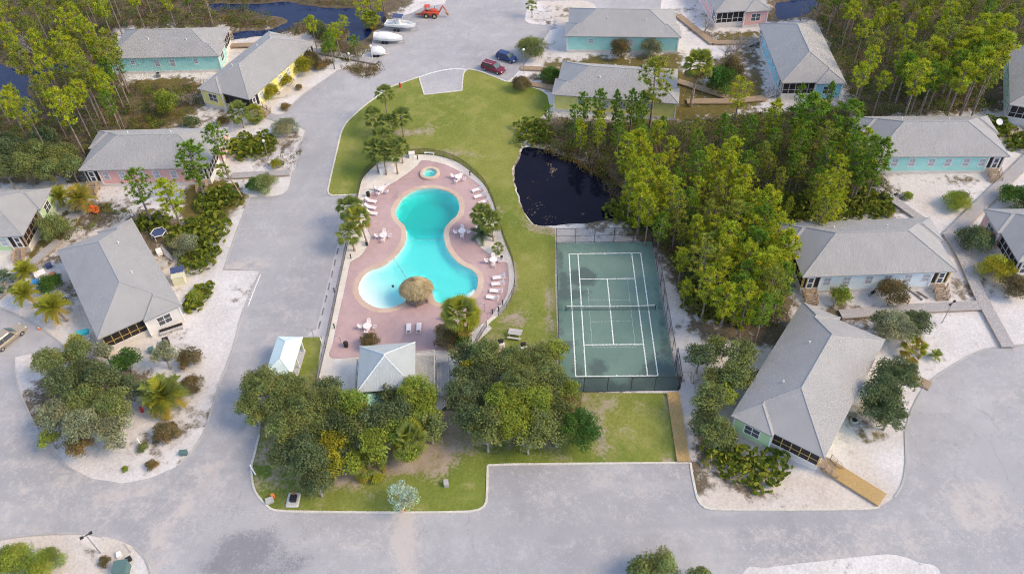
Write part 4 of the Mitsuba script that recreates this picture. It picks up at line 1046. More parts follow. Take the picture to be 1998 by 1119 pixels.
def make_pine(seed, h, cr, base, col, tufts=3, whorls=36, dens=24):
    r = np.random.default_rng(seed); tr, fo = MB(), Foliage()
    lean = r.normal(size=2) * 0.02 * h; k = 7; t = np.linspace(0, 1, k)
    path = np.c_[lean[0] * t ** 2 + 0.05 * np.sin(t * 5 + seed), lean[1] * t ** 2, t * h]
    tr.tube(path, 0.17 * (h / 12) * (1 - 0.82 * t) + 0.02, 7)
    P0, C0 = [], []
    for i in range(whorls):
        u = (i + r.random()) / whorls; z = h * (base + (1 - base) * u)
        prof = (0.45 + 0.55 * math.sin(min(1.0, u * 1.5 + 0.15) * math.pi / 2)) * (1 - max(0, (u - 0.55) / 0.45) ** 1.6 * 0.85)
        ln = cr * prof * (0.65 + 0.5 * r.random()); a = i * 2.39996 + r.normal() * 0.4
        o = np.array([np.interp(z, path[:, 2], path[:, 0]), np.interp(z, path[:, 2], path[:, 1]), z])
        d = np.array([math.cos(a), math.sin(a), 0.18 + 0.35 * u + 0.12 * r.normal()])
        e = o + d * ln
        tr.tube([o, e], [0.035, 0.012], 3, cap=False)
        for q in range(tufts):
            w = 1.0 - 0.30 * q * (0.7 + 0.5 * r.random())
            side = np.cross(d, (0, 0, 1)) * r.normal() * 0.22 * ln * (q > 0)
            P0.append(o + d * ln * w + side + r.normal(size=3) * 0.06); C0.append(tones(PINE_COL[col], 1, r, 0.16, 0.10)[0])
    P0.append(path[-1]); C0.append(np.array(PINE_COL[col]))
    P0, C0 = np.array(P0), np.array(C0)
    m = dens; p = np.repeat(P0, m, 0); c = np.repeat(C0, m, 0) * (1 + 0.16 * r.normal(size=(len(p), 1)))
    d = rand_dirs(r, len(p), 0.35)
    fo.add(*needles(p - d * 0.08, d, 0.60, 0.17, c, r))
    return tr.shape('m_bark', True), fo.shape()


def make_broad(seed, blobs, col, leaf=0.34, per=150, trunk=None, bark='m_bark_pale', twig=0.0, spread=0.65):
    """blobs: (centre, radius); leaves lie in their outer shells. trunk: (height, radius)."""
    r = np.random.default_rng(seed); fo, tr = Foliage(), MB()
    for c, R in blobs:
        n = int(per * R * R); d = rand_dirs(r, n, 0.30); q = R * (0.45 + 0.72 * r.random((n, 1)) ** 0.8)
        q *= 0.86 + 0.3 * meshkit.noise(d * 2.2 + np.asarray(c) + seed)[:, None]
        cc = tones(col, 1, r, 0.17, 0.07)[0]
        fo.add(*leaf_cards(np.asarray(c) + d * q * [1, 1, 0.8], d * 0.8 + [0, 0, 0.35], leaf, cc * (1 + 0.20 * r.normal(size=(n, 1))), r, 0.55, spread))
    if trunk:
        h, rad = trunk
        tr.tube([(0, 0, 0), (0.05, 0.03, h * 0.5), (0, 0, h)], [rad, rad * 0.8, rad * 0.7], 7)
        for c, R in blobs:
            c = np.asarray(c, float); mid = np.array([c[0] * 0.45, c[1] * 0.45, h + (c[2] - h) * 0.35])
            tr.tube([(0, 0, h * 0.9), mid, c], [rad * 0.5, rad * 0.32, rad * 0.12], 5, cap=False)
    return (tr.shape(bark, True) if trunk else None), fo.shape()


def blobs_for(seed, R, h, n, flat=0.55, low=0.35, k=0.23):
    r = np.random.default_rng(seed); out = []
    for i in range(n):
        a = i * 2.39996 + r.normal() * 0.3; q = R * math.sqrt((i + 0.5) / n) * 0.80
        z = h * (low + (1 - low) * (1 - (q / R) ** 2 * flat)) - R * 0.16 + r.normal() * 0.10 * h
        out.append(((q * math.cos(a), q * math.sin(a), max(z, 0.3)), R * (k + 0.17 * r.random())))
    return out


OAK_COL = {'dark': (0.150, 0.192, 0.085), 'olive': (0.225, 0.265, 0.090), 'light': (0.275, 0.340, 0.058), 'grey': (0.285, 0.305, 0.175), 'yellow': (0.350, 0.335, 0.040), 'rust': (0.270, 0.195, 0.075), 'deep': (0.080, 0.165, 0.036), 'bronze': (0.200, 0.160, 0.075)}


def oak_proto(i, R, h, tone, n=None):
    return shared(('oak', i, R, h, tone), lambda: make_broad(100 + i, blobs_for(40 + i, R, h, n or int(13 + R * 6)), OAK_COL[tone], 0.27, 235, (h * 0.42, 0.10 + 0.035 * R)))


def shrub_proto(i, R, h, tone):
    return shared(('shrub', i, R, h, tone), lambda: make_broad(300 + i, blobs_for(80 + i, R, h, 14, 0.75, 0.15, 0.32), OAK_COL[tone], 0.24, 400, (h * 0.3, 0.05)))


def pine_proto(i, tone, tall=False):
    if tall:
        return shared(('tall', i, tone), lambda: make_pine(560 + i, [12.0, 13.0, 11.0, 14.0, 12.5][i % 5], [1.9, 2.2, 1.8, 2.3, 2.0][i % 5], [0.60, 0.66, 0.58, 0.64, 0.56][i % 5], tone, whorls=28))
    hs = [12.0, 13.0, 11.0, 14.0, 12.5]
    return shared(('pine', i, tone), lambda: make_pine(500 + i, hs[i % 5], [1.9, 2.2, 1.75, 2.3, 2.05][i % 5], [0.36, 0.46, 0.30, 0.42, 0.28][i % 5], tone))


def tree(name, label, cat, protos, pos, rot=0.0, s=1.0, group=None):
    k = thing(name, label, cat, group); tr, cr = protos; m = xf(pos[0], pos[1], pos[2] if len(pos) > 2 else 0, rot, s)
    if tr:
        part(k, 'trunk', tr, m)
    part(k, 'crown', cr, m)
    return k


RNG = np.random.default_rng(11)


def pine(px, py, h, label, tone='lime', group=None, spread=1.0, name='pine_tree'):
    """A pine whose crown centre shows at this pixel."""
    i = int(RNG.integers(5)); base_h = [12.0, 13.0, 11.0, 14.0, 12.5][i]; s = h / base_h
    c = at(px, py, h * 0.78)
    sx = s * spread * (0.9 + 0.25 * RNG.random())
    return tree(name, label, 'pine tree', pine_proto(i, tone), (c[0], c[1], 0), RNG.random() * 6.28, (sx, sx, s), group)


# --- single pines that stand out
for q in [(1140, 200, 8.5, 'green', 'leftmost dark tufted pine in front of the yellow house', 0.9), (1169, 196, 9.5, 'green', 'second dark pine from the left before the yellow house', 1.0), (1204, 197, 9.0, 'green', 'third dark pine from the left before the yellow house', 0.8), (1234, 196, 9.5, 'green', 'fourth dark pine from the left before the yellow house', 0.8), (1254, 200, 9.5, 'green', 'fifth dark pine from the left before the yellow house', 0.9),
          (1279, 150, 15.0, 'olive', 'tall open pine whose crown covers the right half of the yellow roof', 1.15), (1069, 218, 6.0, 'green', 'small pine at the top right corner of the lawn', 0.9), (1446, 176, 9.5, 'lime', 'lone lime pine between the fan palm and the sky blue house', 1.15),
          (1722, 300, 12.0, 'green', 'dark pine standing over the left end of the right aqua house', 1.05), (1698, 296, 12.5, 'green', 'tall dark pine just left of the right aqua house roof', 1.2), (1660, 225, 12, 'green', 'big dark pine below the near corner of the sky blue house', 1.5), (1585, 215, 12, 'green', 'bushy pine covering the porch of the sky blue house', 1.6), (1560, 185, 10, 'green', 'upright pine top against the screens of the sky blue house', 0.6), (1620, 180, 9, 'green', 'slim pine top against the pale wall of the sky blue house', 0.6),
          (420, 268, 11.0, 'green', 'pine beside the right end of the pink house roof', 1.0), (370, 305, 11.0, 'green', 'pine hiding the right half of the pink wall', 1.35), (262, 358, 10.5, 'green', 'pine hiding the middle of the pink wall', 1.35), (325, 372, 10.0, 'lime', 'lime pine in front of the pink house and its neighbour', 1.3), (226, 112, 9.5, 'green', 'short pine against the left end of the top left aqua house', 0.8)]:
    pine(q[0], q[1], q[2], q[4], q[3], None, q[5])


def scatter(poly_px, z, gap, seed, jitter=0.8):
    """Places inside a polygon (pixels, for things at height z), no closer than gap metres."""
    pl = P(poly_px, z); r = np.random.default_rng(seed); x0, y0, x1, y1 = pl.bounds; pts = []
    q = np.c_[r.uniform(x0, x1, 6000), r.uniform(y0, y1, 6000)]; q = q[contains(pl, q[:, 0], q[:, 1])]
    for p in q:
        if all((p[0] - a) ** 2 + (p[1] - b) ** 2 > gap * gap for a, b in pts):
            pts.append((p[0], p[1]))
    return pts


TONE_WORD = {'lime': 'lime green', 'green': 'dark green', 'olive': 'pale olive'}
OAK_WORD = {'dark': 'dark', 'olive': 'olive green', 'light': 'light green', 'grey': 'grey green'}
MEMBERS = {}


def name_members():
    """Within a clump, tell the trees apart by tone and by the side of the clump they stand on."""
    for group, ms in MEMBERS.items():
        c = np.median([m[1:3] for m in ms], 0)
        for key, x, y, word, kind in ms:
            side = ('near' if y < c[1] else 'far') + (' left' if x < c[0] else ' right')
            labels[key]['label'] = f'{word} {kind} at the {side} of the {group}'
            labels[key]['group'] = f'{word} {kind}s at the {side} of the {group}'


def grove(poly, z, gap, seed, tone_w, label, group, hs, spread=1.0, keep=None):
    r = np.random.default_rng(seed + 1)
    tall = 'upper' in group or 'top left' in group or 'belt' in group or 'beside the top' in group
    for x, y in scatter(poly, z, gap, seed):
        if keep and not keep(x, y):
            continue
        tone = r.choice(list(tone_w), p=list(tone_w.values())); i = int(r.integers(5)); h = r.uniform(*hs)
        s = h / [12.0, 13.0, 11.0, 14.0, 12.5][i]; w = s * spread * r.uniform(0.85, 1.2)
        k = tree('pine_tree', label, 'pine tree', pine_proto(i, tone, tall), (x, y, 0), r.random() * 6.28, (w, w, s), group)
        MEMBERS.setdefault(group, []).append((k, x, y, TONE_WORD[tone], 'pine'))


HOUSE_PADS = unary_union([Polygon([(c[0] + math.cos(a) * u - math.sin(a) * v_, c[1] + math.sin(a) * u + math.cos(a) * v_) for u, v_ in ((-13, -7.2), (13, -7.2), (13, 7.2), (-13, 7.2))]) for _, _, c, a, _, _ in HOUSES])
WET = unary_union(WATERS).buffer(0.8)
dry = lambda x, y: not HOUSE_PADS.contains(Point(x, y)) and not WET.contains(Point(x, y)) and not ASPHALT.contains(Point(x, y))
LIME, MIX, SOFT = {'lime': 0.75, 'green': 0.15, 'olive': 0.10}, {'lime': 0.45, 'green': 0.40, 'olive': 0.15}, {'lime': 0.5, 'green': 0.1, 'olive': 0.4}
# wood between the pond, the court and the ice blue house
grove([(1222, 285), (1262, 262), (1275, 330), (1262, 395), (1232, 390)], 8, 2.4, 1, LIME, 'lime pine in the tall row on the right bank of the pond', 'pond bank wood', (9, 11.5))
grove([(1120, 236), (1260, 228), (1300, 262), (1235, 285), (1130, 268)], 5, 2.9, 2, MIX, 'young pine between the pond and the yellow house', 'wood below the yellow house', (5.5, 8.5), 0.9)
grove([(1285, 300), (1480, 300), (1450, 390), (1400, 440), (1300, 440), (1262, 400)], 8, 2.8, 3, LIME, 'lime green pine in the wood above the tennis court', 'wood above the tennis court', (8, 11))
grove([(1290, 232), (1560, 225), (1640, 270), (1600, 330), (1480, 300), (1310, 295)], 7, 4.2, 4, MIX, 'scattered pine in the brown clearing below the top houses', 'brown clearing below the tall fan palm', (7, 11))
grove([(1440, 410), (1500, 395), (1522, 440), (1540, 500), (1535, 560), (1500, 600), (1400, 600), (1372, 560), (1376, 480), (1420, 460)], 7.5, 2.3, 5, LIME, 'tall lime pine in the dense stand left of the ice blue house', 'stand left of the ice blue house', (9, 11.5), 1.15)
grove([(1600, 330), (1640, 320), (1640, 400), (1605, 410)], 7, 2.2, 6, LIME, 'lime pine in the small stand above the palmetto thicket', 'stand above the palmetto thicket', (8, 10.5))
grove([(1640, 240), (1690, 250), (1720, 320), (1680, 350), (1650, 300)], 7, 3.0, 7, MIX, 'pine in the cluster left of the right aqua house', 'cluster left of the right aqua house', (8, 11), 1.1)
grove([(1500, 300), (1590, 300), (1600, 400), (1500, 420), (1470, 360)], 5, 3.9, 8, MIX, 'low pine in the brown brush in the middle of the wood', 'low brush inside the wood', (5, 8))
grove([(1330, 440), (1440, 440), (1430, 470), (1372, 490), (1340, 560), (1325, 500)], 5, 4.4, 9, MIX, 'young pine in the rusty brush right of the tennis court', 'rusty brush beside the tennis court', (5, 8))
# wood at the upper right
grove([(1600, 20), (1760, -20), (2010, -20), (2010, 140), (1960, 150), (1900, 195), (1780, 205), (1690, 190), (1640, 90)], 8, 3.9, 10, SOFT, 'pale lime pine in the upper right wood', 'upper right wood', (9, 13), 0.95, dry)
grove([(1760, 120), (1900, 60), (1960, 60), (1950, 130), (1880, 160), (1780, 180)], 9, 3.4, 11, LIME, 'bright lime pine in the dense belt above the right aqua house', 'belt above the right aqua house', (11, 14), 1.15, dry)
grove([(1565, -30), (1680, -30), (1672, 24), (1600, 20)], 8, 3.0, 12, LIME, 'lime pine at the top edge right of the pink house', 'trees beside the top pink house', (9, 12), 1.2, dry)
# wood at the upper left
grove([(-30, -40), (210, -40), (215, 60), (190, 110), (240, 165), (290, 215), (230, 230), (150, 250), (60, 260), (-30, 240)], 9.5, 5.0, 13, SOFT, 'slender leaning pine in the upper left wood', 'upper left wood', (10, 15), 0.80, dry)
grove([(110, 60), (215, 75), (225, 150), (230, 205), (170, 210), (120, 130)], 9, 4.3, 14, LIME, 'bright lime pine left of the top left aqua house', 'stand beside the top left aqua house', (11, 14), 0.9, dry)
grove([(220, -50), (420, -50), (400, 45), (240, 45)], 7, 6.0, 15, SOFT, 'thin pine behind the top left aqua house', 'brush behind the top left aqua house', (7, 12), 0.9, dry)
grove([(590, 40), (690, 30), (690, 90), (620, 96)], 6, 4.2, 16, MIX, 'young pine on the bank of the upper left creek', 'upper left creek bank', (6, 9), 1.2, dry)
grove([(700, -30), (748, -30), (742, 4), (705, 8)], 6, 3.0, 17, LIME, 'lime pine at the top edge beside the red tractor', 'trees by the red tractor', (6, 9), 1.2)

# --- oaks
ON = [0]


def oak(px, py, R, label, tone='olive', h=None, group=None, name='oak_tree', s=1.0):
    R *= 0.85; ON[0] += 1; h = h or (2.2 + R * 1.15) * (0.82 + 0.36 * ((ON[0] * 0.618) % 1))
    c = at(px, py, h * 0.62); Rq = [1.6, 2.2, 2.8, 3.4][int(np.argmin(np.abs(np.array([1.6, 2.2, 2.8, 3.4]) - R)))]
    hq = 2.2 + Rq * 1.15
    k = tree(name, label, 'oak tree' if name == 'oak_tree' else 'tree', oak_proto(ON[0] % 3, Rq, hq, tone), (c[0], c[1], 0), ON[0] * 1.9, (R / Rq, R / Rq, h / hq), group)
    if group:
        MEMBERS.setdefault(group, []).append((k, c[0], c[1], OAK_WORD[tone], 'oak'))
    return k


LG, LL = 'left sand island clump', 'spreading oak in the clump on the left sand island'
for q in [(100, 712, 2.6, 'olive'), (152, 694, 2.6, 'olive'), (200, 738, 2.8, 'dark'), (125, 752, 2.8, 'dark'), (165, 785, 3.2, 'olive'), (225, 795, 3.0, 'olive'), (110, 815, 2.7, 'grey'), (165, 838, 3.0, 'grey'), (225, 845, 2.7, 'grey'), (245, 760, 2.2, 'dark'), (205, 690, 1.6, 'grey'), (170, 730, 2.4, 'dark')]:
    oak(q[0], q[1], q[2], LL, q[3], None, LG)
oak(148, 672, 1.6, 'small yellowish oak at the top of the left island clump', 'yellow'); oak(155, 868, 2.3, 'rust brown round tree at the bottom of the left island clump', 'rust', 3.2, None, 'round_tree'); oak(98, 858, 1.7, 'bright green small tree at the lower left of the left island clump', 'light', 3.0, None, 'round_tree')
oak(248, 706, 2.4, 'deep green round tree below the porch of the white walled house', 'deep', 3.2, None, 'round_tree'); oak(280, 762, 1.5, 'dark small oak left of the big feather palm', 'dark', 3.2); oak(322, 695, 2.2, 'lone grey green oak with pale trunk below the white walled house', 'grey', 4.2)
LG, LL = 'clump left of the pool house', 'leafy oak in the large clump south west of the pool house'
for q in [(512, 758, 3.2, 'olive'), (565, 762, 3.0, 'olive'), (490, 800, 2.4, 'olive'), (600, 795, 3.0, 'olive'), (545, 800, 2.6, 'olive'), (640, 790, 2.8, 'olive'), (565, 840, 3.2, 'olive'), (620, 835, 3.2, 'olive'), (660, 830, 2.8, 'dark'), (640, 765, 2.4, 'dark'), (690, 800, 2.8, 'light'), (690, 840, 2.8, 'olive'), (560, 890, 2.6, 'dark'), (605, 905, 3.0, 'dark'), (620, 945, 2.4, 'dark'), (650, 880, 2.4, 'dark'), (590, 870, 2.4, 'dark')]:
    oak(q[0], q[1], q[2], LL, q[3], None, LG)
LG, LL = 'clump below the pool house', 'oak in the clump that hides the lower edge of the pool house'
for q in [(765, 770, 2.8, 'dark'), (815, 775, 3.0, 'light'), (780, 810, 3.0, 'dark'), (830, 810, 3.0, 'light'), (735, 830, 2.8, 'dark'), (780, 845, 2.8, 'light'), (735, 870, 2.6, 'light'), (840, 840, 2.2, 'olive'), (795, 880, 2.0, 'light')]:
    oak(q[0], q[1], q[2], LL, q[3], None, LG)
oak(655, 872, 2.6, 'yellow green oak at the lower edge of the clump left of the pool house', 'yellow', 4.6); oak(648, 915, 2.0, 'lowest yellow green oak of the clump, on the bare sand edge', 'yellow', 3.6); oak(690, 905, 2.0, 'small yellow green oak beside the bare sandy curve', 'light', 3.4); oak(502, 815, 1.6, 'small yellow green oak overhanging the straight road', 'light', 3.2)
LG, LL = 'clump left of the tennis court', 'oak in the big clump between the pool house and the tennis court'
for q in [(905, 695, 2.2, 'dark'), (948, 698, 2.8, 'olive'), (1000, 715, 3.0, 'olive'), (1050, 705, 3.0, 'olive'), (1085, 690, 2.0, 'light'), (940, 735, 2.8, 'dark'), (1015, 755, 3.0, 'olive'), (1075, 745, 3.0, 'olive'), (1105, 770, 2.4, 'light'), (985, 785, 3.0, 'light'), (1045, 790, 3.2, 'light'), (1090, 800, 2.8, 'olive'), (900, 775, 2.8, 'dark'), (915, 820, 2.8, 'dark'), (955, 825, 2.8, 'olive'), (1005, 830, 3.0, 'light'), (1055, 835, 3.0, 'olive'), (950, 855, 2.2, 'olive'), (1030, 862, 2.2, 'olive'), (1085, 850, 2.2, 'olive'), (905, 735, 2.0, 'dark'), (950, 775, 2.4, 'dark')]:
    oak(q[0], q[1], q[2], LL, q[3], None, LG)
oak(917, 722, 1.5, 'small yellow topped oak beside the ramp of the pool house', 'yellow', 4.2); oak(1112, 790, 1.5, 'rusty tinted oak at the lower left corner of the tennis court', 'rust', 4.0); oak(1133, 838, 3.0, 'round dark glossy tree alone on the lawn below the court', 'deep', 4.6, None, 'round_tree')
LG, LL = 'row beside the lower right house', 'oak in the row between the tan boardwalk and the lower right house'
for q in [(1365, 700, 2.4, 'dark'), (1400, 680, 2.2, 'olive'), (1445, 700, 2.6, 'olive'), (1430, 740, 2.6, 'olive'), (1395, 745, 2.4, 'olive'), (1385, 785, 2.6, 'olive'), (1415, 775, 2.0, 'light'), (1375, 825, 2.4, 'dark'), (1400, 850, 2.4, 'olive'), (1465, 745, 1.8, 'dark')]:
    oak(q[0], q[1], q[2], LL, q[3], None, LG)
LG, LL = 'sand right of the lower right house', 'dark oak on the sand right of the lower right house'
for q in [(1720, 775, 3.0, 'dark'), (1745, 735, 3.0, 'dark'), (1735, 815, 2.6, 'dark'), (1765, 740, 2.2, 'dark'), (1705, 805, 2.0, 'dark')]:
    oak(q[0], q[1], q[2], LL, q[3], None, LG)
oak(1745, 640, 3.2, 'pale grey green oak below the right hand boardwalk', 'grey', 4.2); oak(1785, 632, 2.6, 'dark oak just right of the pale oak by the boardwalk', 'dark', 4.0); oak(1722, 630, 2.0, 'dark oak just left of the pale oak by the boardwalk', 'dark', 3.6)
LG, LL = 'thicket above the left edge house', 'grey green oak in the thicket above the left edge house'
for q in [(25, 300, 3.2, 'dark'), (70, 300, 3.4, 'olive'), (120, 305, 3.2, 'olive'), (50, 330, 3.0, 'olive'), (100, 335, 3.2, 'olive'), (10, 335, 3.0, 'dark'), (140, 330, 2.6, 'olive'), (20, 280, 3.0, 'dark'), (90, 275, 2.8, 'dark')]:
    oak(q[0], q[1], q[2], LL, q[3], None, LG)
for q in [(1036, 98, 2.9, 'olive', 'round olive tree right of the two parked cars', 3.6), (1018, 165, 1.8, 'bronze', 'round bronze shrub at the corner of the lawn near the cars', 2.6), (1075, 146, 1.8, 'deep', 'dark shrub at the left end of the yellow house', 2.6), (1212, 98, 2.0, 'bronze', 'brown olive bush under the windows of the top aqua house', 3.4), (1270, 93, 2.2, 'grey', 'pale airy bush under the right windows of the top aqua house', 3.2),
          (1405, 155, 2.8, 'deep', 'dark green tree right of the tall fan palm', 4.6), (1425, 140, 2.2, 'bronze', 'brown green tree behind the dark tree by the fan palm', 4.4), (1868, 393, 2.3, 'light', 'round green shrub alone on the white sand at the right', 2.2), (1641, 578, 1.5, 'light', 'bright green bush below the windows of the ice blue house', 2.4), (1742, 574, 2.2, 'bronze', 'straw coloured round bush below the ice blue house', 3.0), (1905, 468, 2.6, 'dark', 'dark bush beside the boardwalk at the pink right edge house', 3.4), (1948, 525, 2.4, 'yellow', 'yellowish bush before the porch of the right edge pink house', 3.2), (1982, 560, 2.0, 'bronze', 'brownish bush at the right edge below the pink house', 2.8), (1985, 388, 3.0, 'deep', 'dark thicket bush at the right edge above the pink house', 3.0),
          (516, 357, 2.0, 'olive', 'round shrub on the corner of the upper parking place', 2.4), (495, 362, 1.3, 'deep', 'small dark shrub left of the round corner shrub', 2.0), (554, 250, 2.3, 'grey', 'wide grey green shrub beside the drive of the angled yellow house', 2.6), (538, 320, 1.0, 'yellow', 'small yellow green ball shrub under the lamp post', 1.5), (588, 130, 2.3, 'yellow', 'yellow flowering bush against the angled yellow house, upper one', 3.0), (605, 118, 2.0, 'bronze', 'brown bush at the far corner of the angled yellow house', 3.0), (555, 158, 1.6, 'yellow', 'yellow flowering bush against the angled yellow house, middle one', 2.4), (528, 182, 1.9, 'yellow', 'yellow flowering bush against the angled yellow house, lowest one', 2.8), (583, 170, 0.7, 'rust', 'tiny rust shrub on the sand by the angled yellow house', 0.9), (556, 208, 1.0, 'rust', 'low brown shrub at the sand corner of the upper left road', 1.0), (625, 130, 1.2, 'rust', 'low rust shrub at the end of the boardwalk by the yellow house', 1.2), (500, 233, 0.9, 'rust', 'small brown shrub on the sand below the angled yellow house', 1.0), (435, 236, 1.2, 'rust', 'rust shrub left of the small palm by the yellow house', 1.4),
          (325, 205, 2.2, 'light', 'green tree between the top left aqua house and the pink house', 4.2), (375, 240, 1.6, 'dark', 'grey dark shrub above the pink house roof', 2.0), (107, 445, 2.4, 'olive', 'thin grey green tree beside the left boardwalk', 4.0), (100, 555, 1.9, 'deep', 'dark round shrub between the feather palms', 2.0), (360, 478, 2.2, 'grey', 'silver green bush beside the upturned canoe', 2.4),
          (872, 655, 2.0, 'bronze', 'bronze shrub below the big fan palm on the pool deck', 2.6), (898, 662, 1.4, 'deep', 'dark shrub behind the trunk of the big fan palm', 2.2), (720, 666, 1.3, 'bronze', 'round shrub at the top of the pool house', 1.9), (368, 700, 1.6, 'bronze', 'sparse brown shrub right of the lone grey green oak', 2.2), (375, 752, 1.5, 'bronze', 'sparse brown shrub beside the big feather palm', 1.8), (325, 843, 1.7, 'bronze', 'round brown shrub on the sand below the big feather palm', 1.8), (297, 906, 0.8, 'rust', 'small dry shrub near the lower kerb of the left island', 0.9), (280, 872, 0.7, 'olive', 'low weed beside the toppled white post', 0.7), (244, 914, 0.45, 'light', 'tiny green tuft alone on the sand of the left island', 0.5), (203, 1094, 0.7, 'bronze', 'tiny dry shrub on the bottom left sand', 0.8),
          (20, 1096, 2.4, 'light', 'left one of the two bright shrubs in the bottom left corner', 2.2), (85, 1100, 2.0, 'light', 'right one of the two bright shrubs in the bottom left corner', 2.0), (1286, 1110, 2.0, 'olive', 'oak top cut off by the bottom edge of the frame', 3.6), (1252, 1120, 1.6, 'olive', 'left part of the oak tops at the bottom edge', 3.0), (1365, 1128, 1.3, 'olive', 'small oak top at the bottom edge right of the other', 3.0), (1695, 380, 1.2, 'light', 'small green bush beside the boardwalk on the right sand', 1.0), (1772, 382, 0.9, 'light', 'tiny green bush on the white sand right of the boardwalk', 0.9), (380, 580, 1.4, 'light', 'green shrub at the right corner of the white walled house', 1.4), (1415, 860, 1.4, 'olive', 'low shrub at the left corner of the lower right house', 2.0), (620, 60, 1.8, 'dark', 'dark tree beside the creek behind the angled yellow house', 3.2), (640, 96, 1.6, 'light', 'green bush on the creek bank behind the angled yellow house', 2.4), (722, 43, 1.8, 'light', 'round bush beside the creek left of the console boat', 2.0)]:
    c = at(q[0], q[1], q[5] * 0.5); Rq = 1.4 if q[2] < 1.8 else 2.4
    tree('shrub', q[4], 'shrub', shrub_proto(len(labels) % 3, Rq, Rq * 1.25, q[3]), (c[0], c[1], 0), len(labels) * 0.7, (q[2] / Rq, q[2] / Rq, q[5] / (Rq * 1.25)))

# silver tree with pale mint leaves at the bottom kerb
c = at(787, 972, 1.9)
k = thing('silver_tree', 'small round silvery mint tree at the kerb on the bottom lawn', 'tree')
tr, cr = make_broad(77, blobs_for(9, 2.0, 3.6, 16, 0.6, 0.3), (0.44, 0.55, 0.44), 0.24, 210, (1.3, 0.09))
part(k, 'trunk', tr, xf(c[0], c[1])); part(k, 'crown', cr, xf(c[0], c[1]))


name_members()


# --- bare trees
def bare_tree(seed, h, spread, n=26):
    r = np.random.default_rng(seed); mb = MB()

    def grow(p, d, ln, rad, lvl):
        e = p + d * ln; m = (p + e) / 2 + r.normal(size=3) * ln * 0.06
        mb.tube([p, m, e], [rad, rad * 0.8, rad * 0.6], 4, cap=False)
        if lvl:
            for _ in range(4 if lvl > 1 else 5):
                grow(p + (e - p) * r.uniform(0.45, 1.0), unit(d + r.normal(size=3) * 0.55 * spread + [0, 0, 0.05]), ln * r.uniform(0.5, 0.75), rad * 0.5, lvl - 1)
    for _ in range(5):
        grow(np.zeros(3), unit(np.array([r.normal() * spread * .6, r.normal() * spread * .6, 1.0])), h * 0.45, 0.09, 3)
    return mb.shape('m_bark_pale')


for i, (px, py, h, lab) in enumerate([(1418, 96, 5.0, 'bare pale tree with tangled branches left of the sky blue house'), (1375, 50, 4.2, 'small bare twiggy tree before the porch of the top pink house'), (1440, 84, 4.4, 'second bare tree beside the stairs of the sky blue house'), (1355, 740, 2.6, 'bleached bare branches beside the lower corner of the court fence'), (60, 85, 6.0, 'bare dead tree with pale limbs in the upper left wood'), (368, 190, 3.6, 'bare grey bush beside the angled yellow house'), (62, 350, 3.0, 'fallen bare branches below the oaks at the left edge')]):
    c = at(px, py, h * 0.4); k = thing('bare_tree', lab, 'bare tree')
    part(k, 'branches', shared(('bare', i % 4), lambda: bare_tree(900 + i, 4.5, 0.9)), xf(c[0], c[1], 0, i * 1.3, h / 4.5))


# --- palms
def fan_frond(r, droop, length=1.0):
    """A fan leaf: stalk along +x, a pleated fan that bends over."""
    fo = Foliage(); n = 11; R = 1.02 * length; st = 0.82 * length
    base = np.array([st, 0, 0.12])
    V, F = [(-0.0, -.02, 0), (-0.0, .02, 0), base + [0, .02, 0], base + [0, -.02, 0]], [(0, 1, 2), (0, 2, 3)]
    for i in range(n):
        a0, a1, am = [(-0.95 + 1.9 * (i + q) / n) for q in (0, 1, 0.5)]
        mid, tip = R * 0.62, R * (0.92 + 0.12 * r.random()) * (1 - 0.12 * abs(am))
        dz = lambda q: 0.10 * q - droop * q * q * 0.55
        k = len(V)
        V += [tuple(base), tuple(base + [mid * math.cos(a0), mid * math.sin(a0), dz(mid) - 0.04]), tuple(base + [tip * math.cos(am), tip * math.sin(am), dz(tip) - 0.10 * droop]), tuple(base + [mid * math.cos(a1), mid * math.sin(a1), dz(mid) - 0.04]), tuple(base + [mid * math.cos(am), mid * math.sin(am), dz(mid) + 0.05])]
        F += [(k, k + 1, k + 4), (k, k + 4, k + 3), (k + 1, k + 2, k + 4), (k + 4, k + 2, k + 3)]
    return np.array(V), np.array(F)


def feather_frond(r, length, arch):
    """A pinnate leaf arching outwards along +x."""
    V, F = [], []; t = np.linspace(0, 1, 22)
    X = length * (t - 0.12 * t ** 2 * arch); Z = length * (0.55 * t - (0.35 + 0.45 * arch) * t ** 2)
    for i in range(21):
        k = len(V); w = 0.03 * (1 - t[i] * .7)
        V += [(X[i], -w, Z[i]), (X[i], w, Z[i]), (X[i + 1], w, Z[i + 1]), (X[i + 1], -w, Z[i + 1])]; F += [(k, k + 1, k + 2), (k, k + 2, k + 3)]
        if i < 2:
            continue
        ll = length * 0.24 * math.sin(min(1, 0.25 + t[i]) * math.pi * 0.8) + 0.10
        for s in (-1, 1):
            k = len(V); b = np.array([X[i], 0, Z[i]]); d = np.array([0.75, s * 0.9, 0.16 + 0.1 * r.normal()]) * ll
            V += [tuple(b + [-.03, 0, 0]), tuple(b + [.05, 0, .0]), tuple(b + d + [0, 0, -.25 * ll])]; F += [(k, k + 1, k + 2)]
    return np.array(V), np.array(F)


PALM_COL = {'green': (0.255, 0.305, 0.080), 'bright': (0.340, 0.355, 0.050), 'dark': (0.175, 0.225, 0.065), 'gold': (0.400, 0.320, 0.070), 'tan': (0.30, 0.22, 0.12), 'blue': (0.155, 0.215, 0.130)}


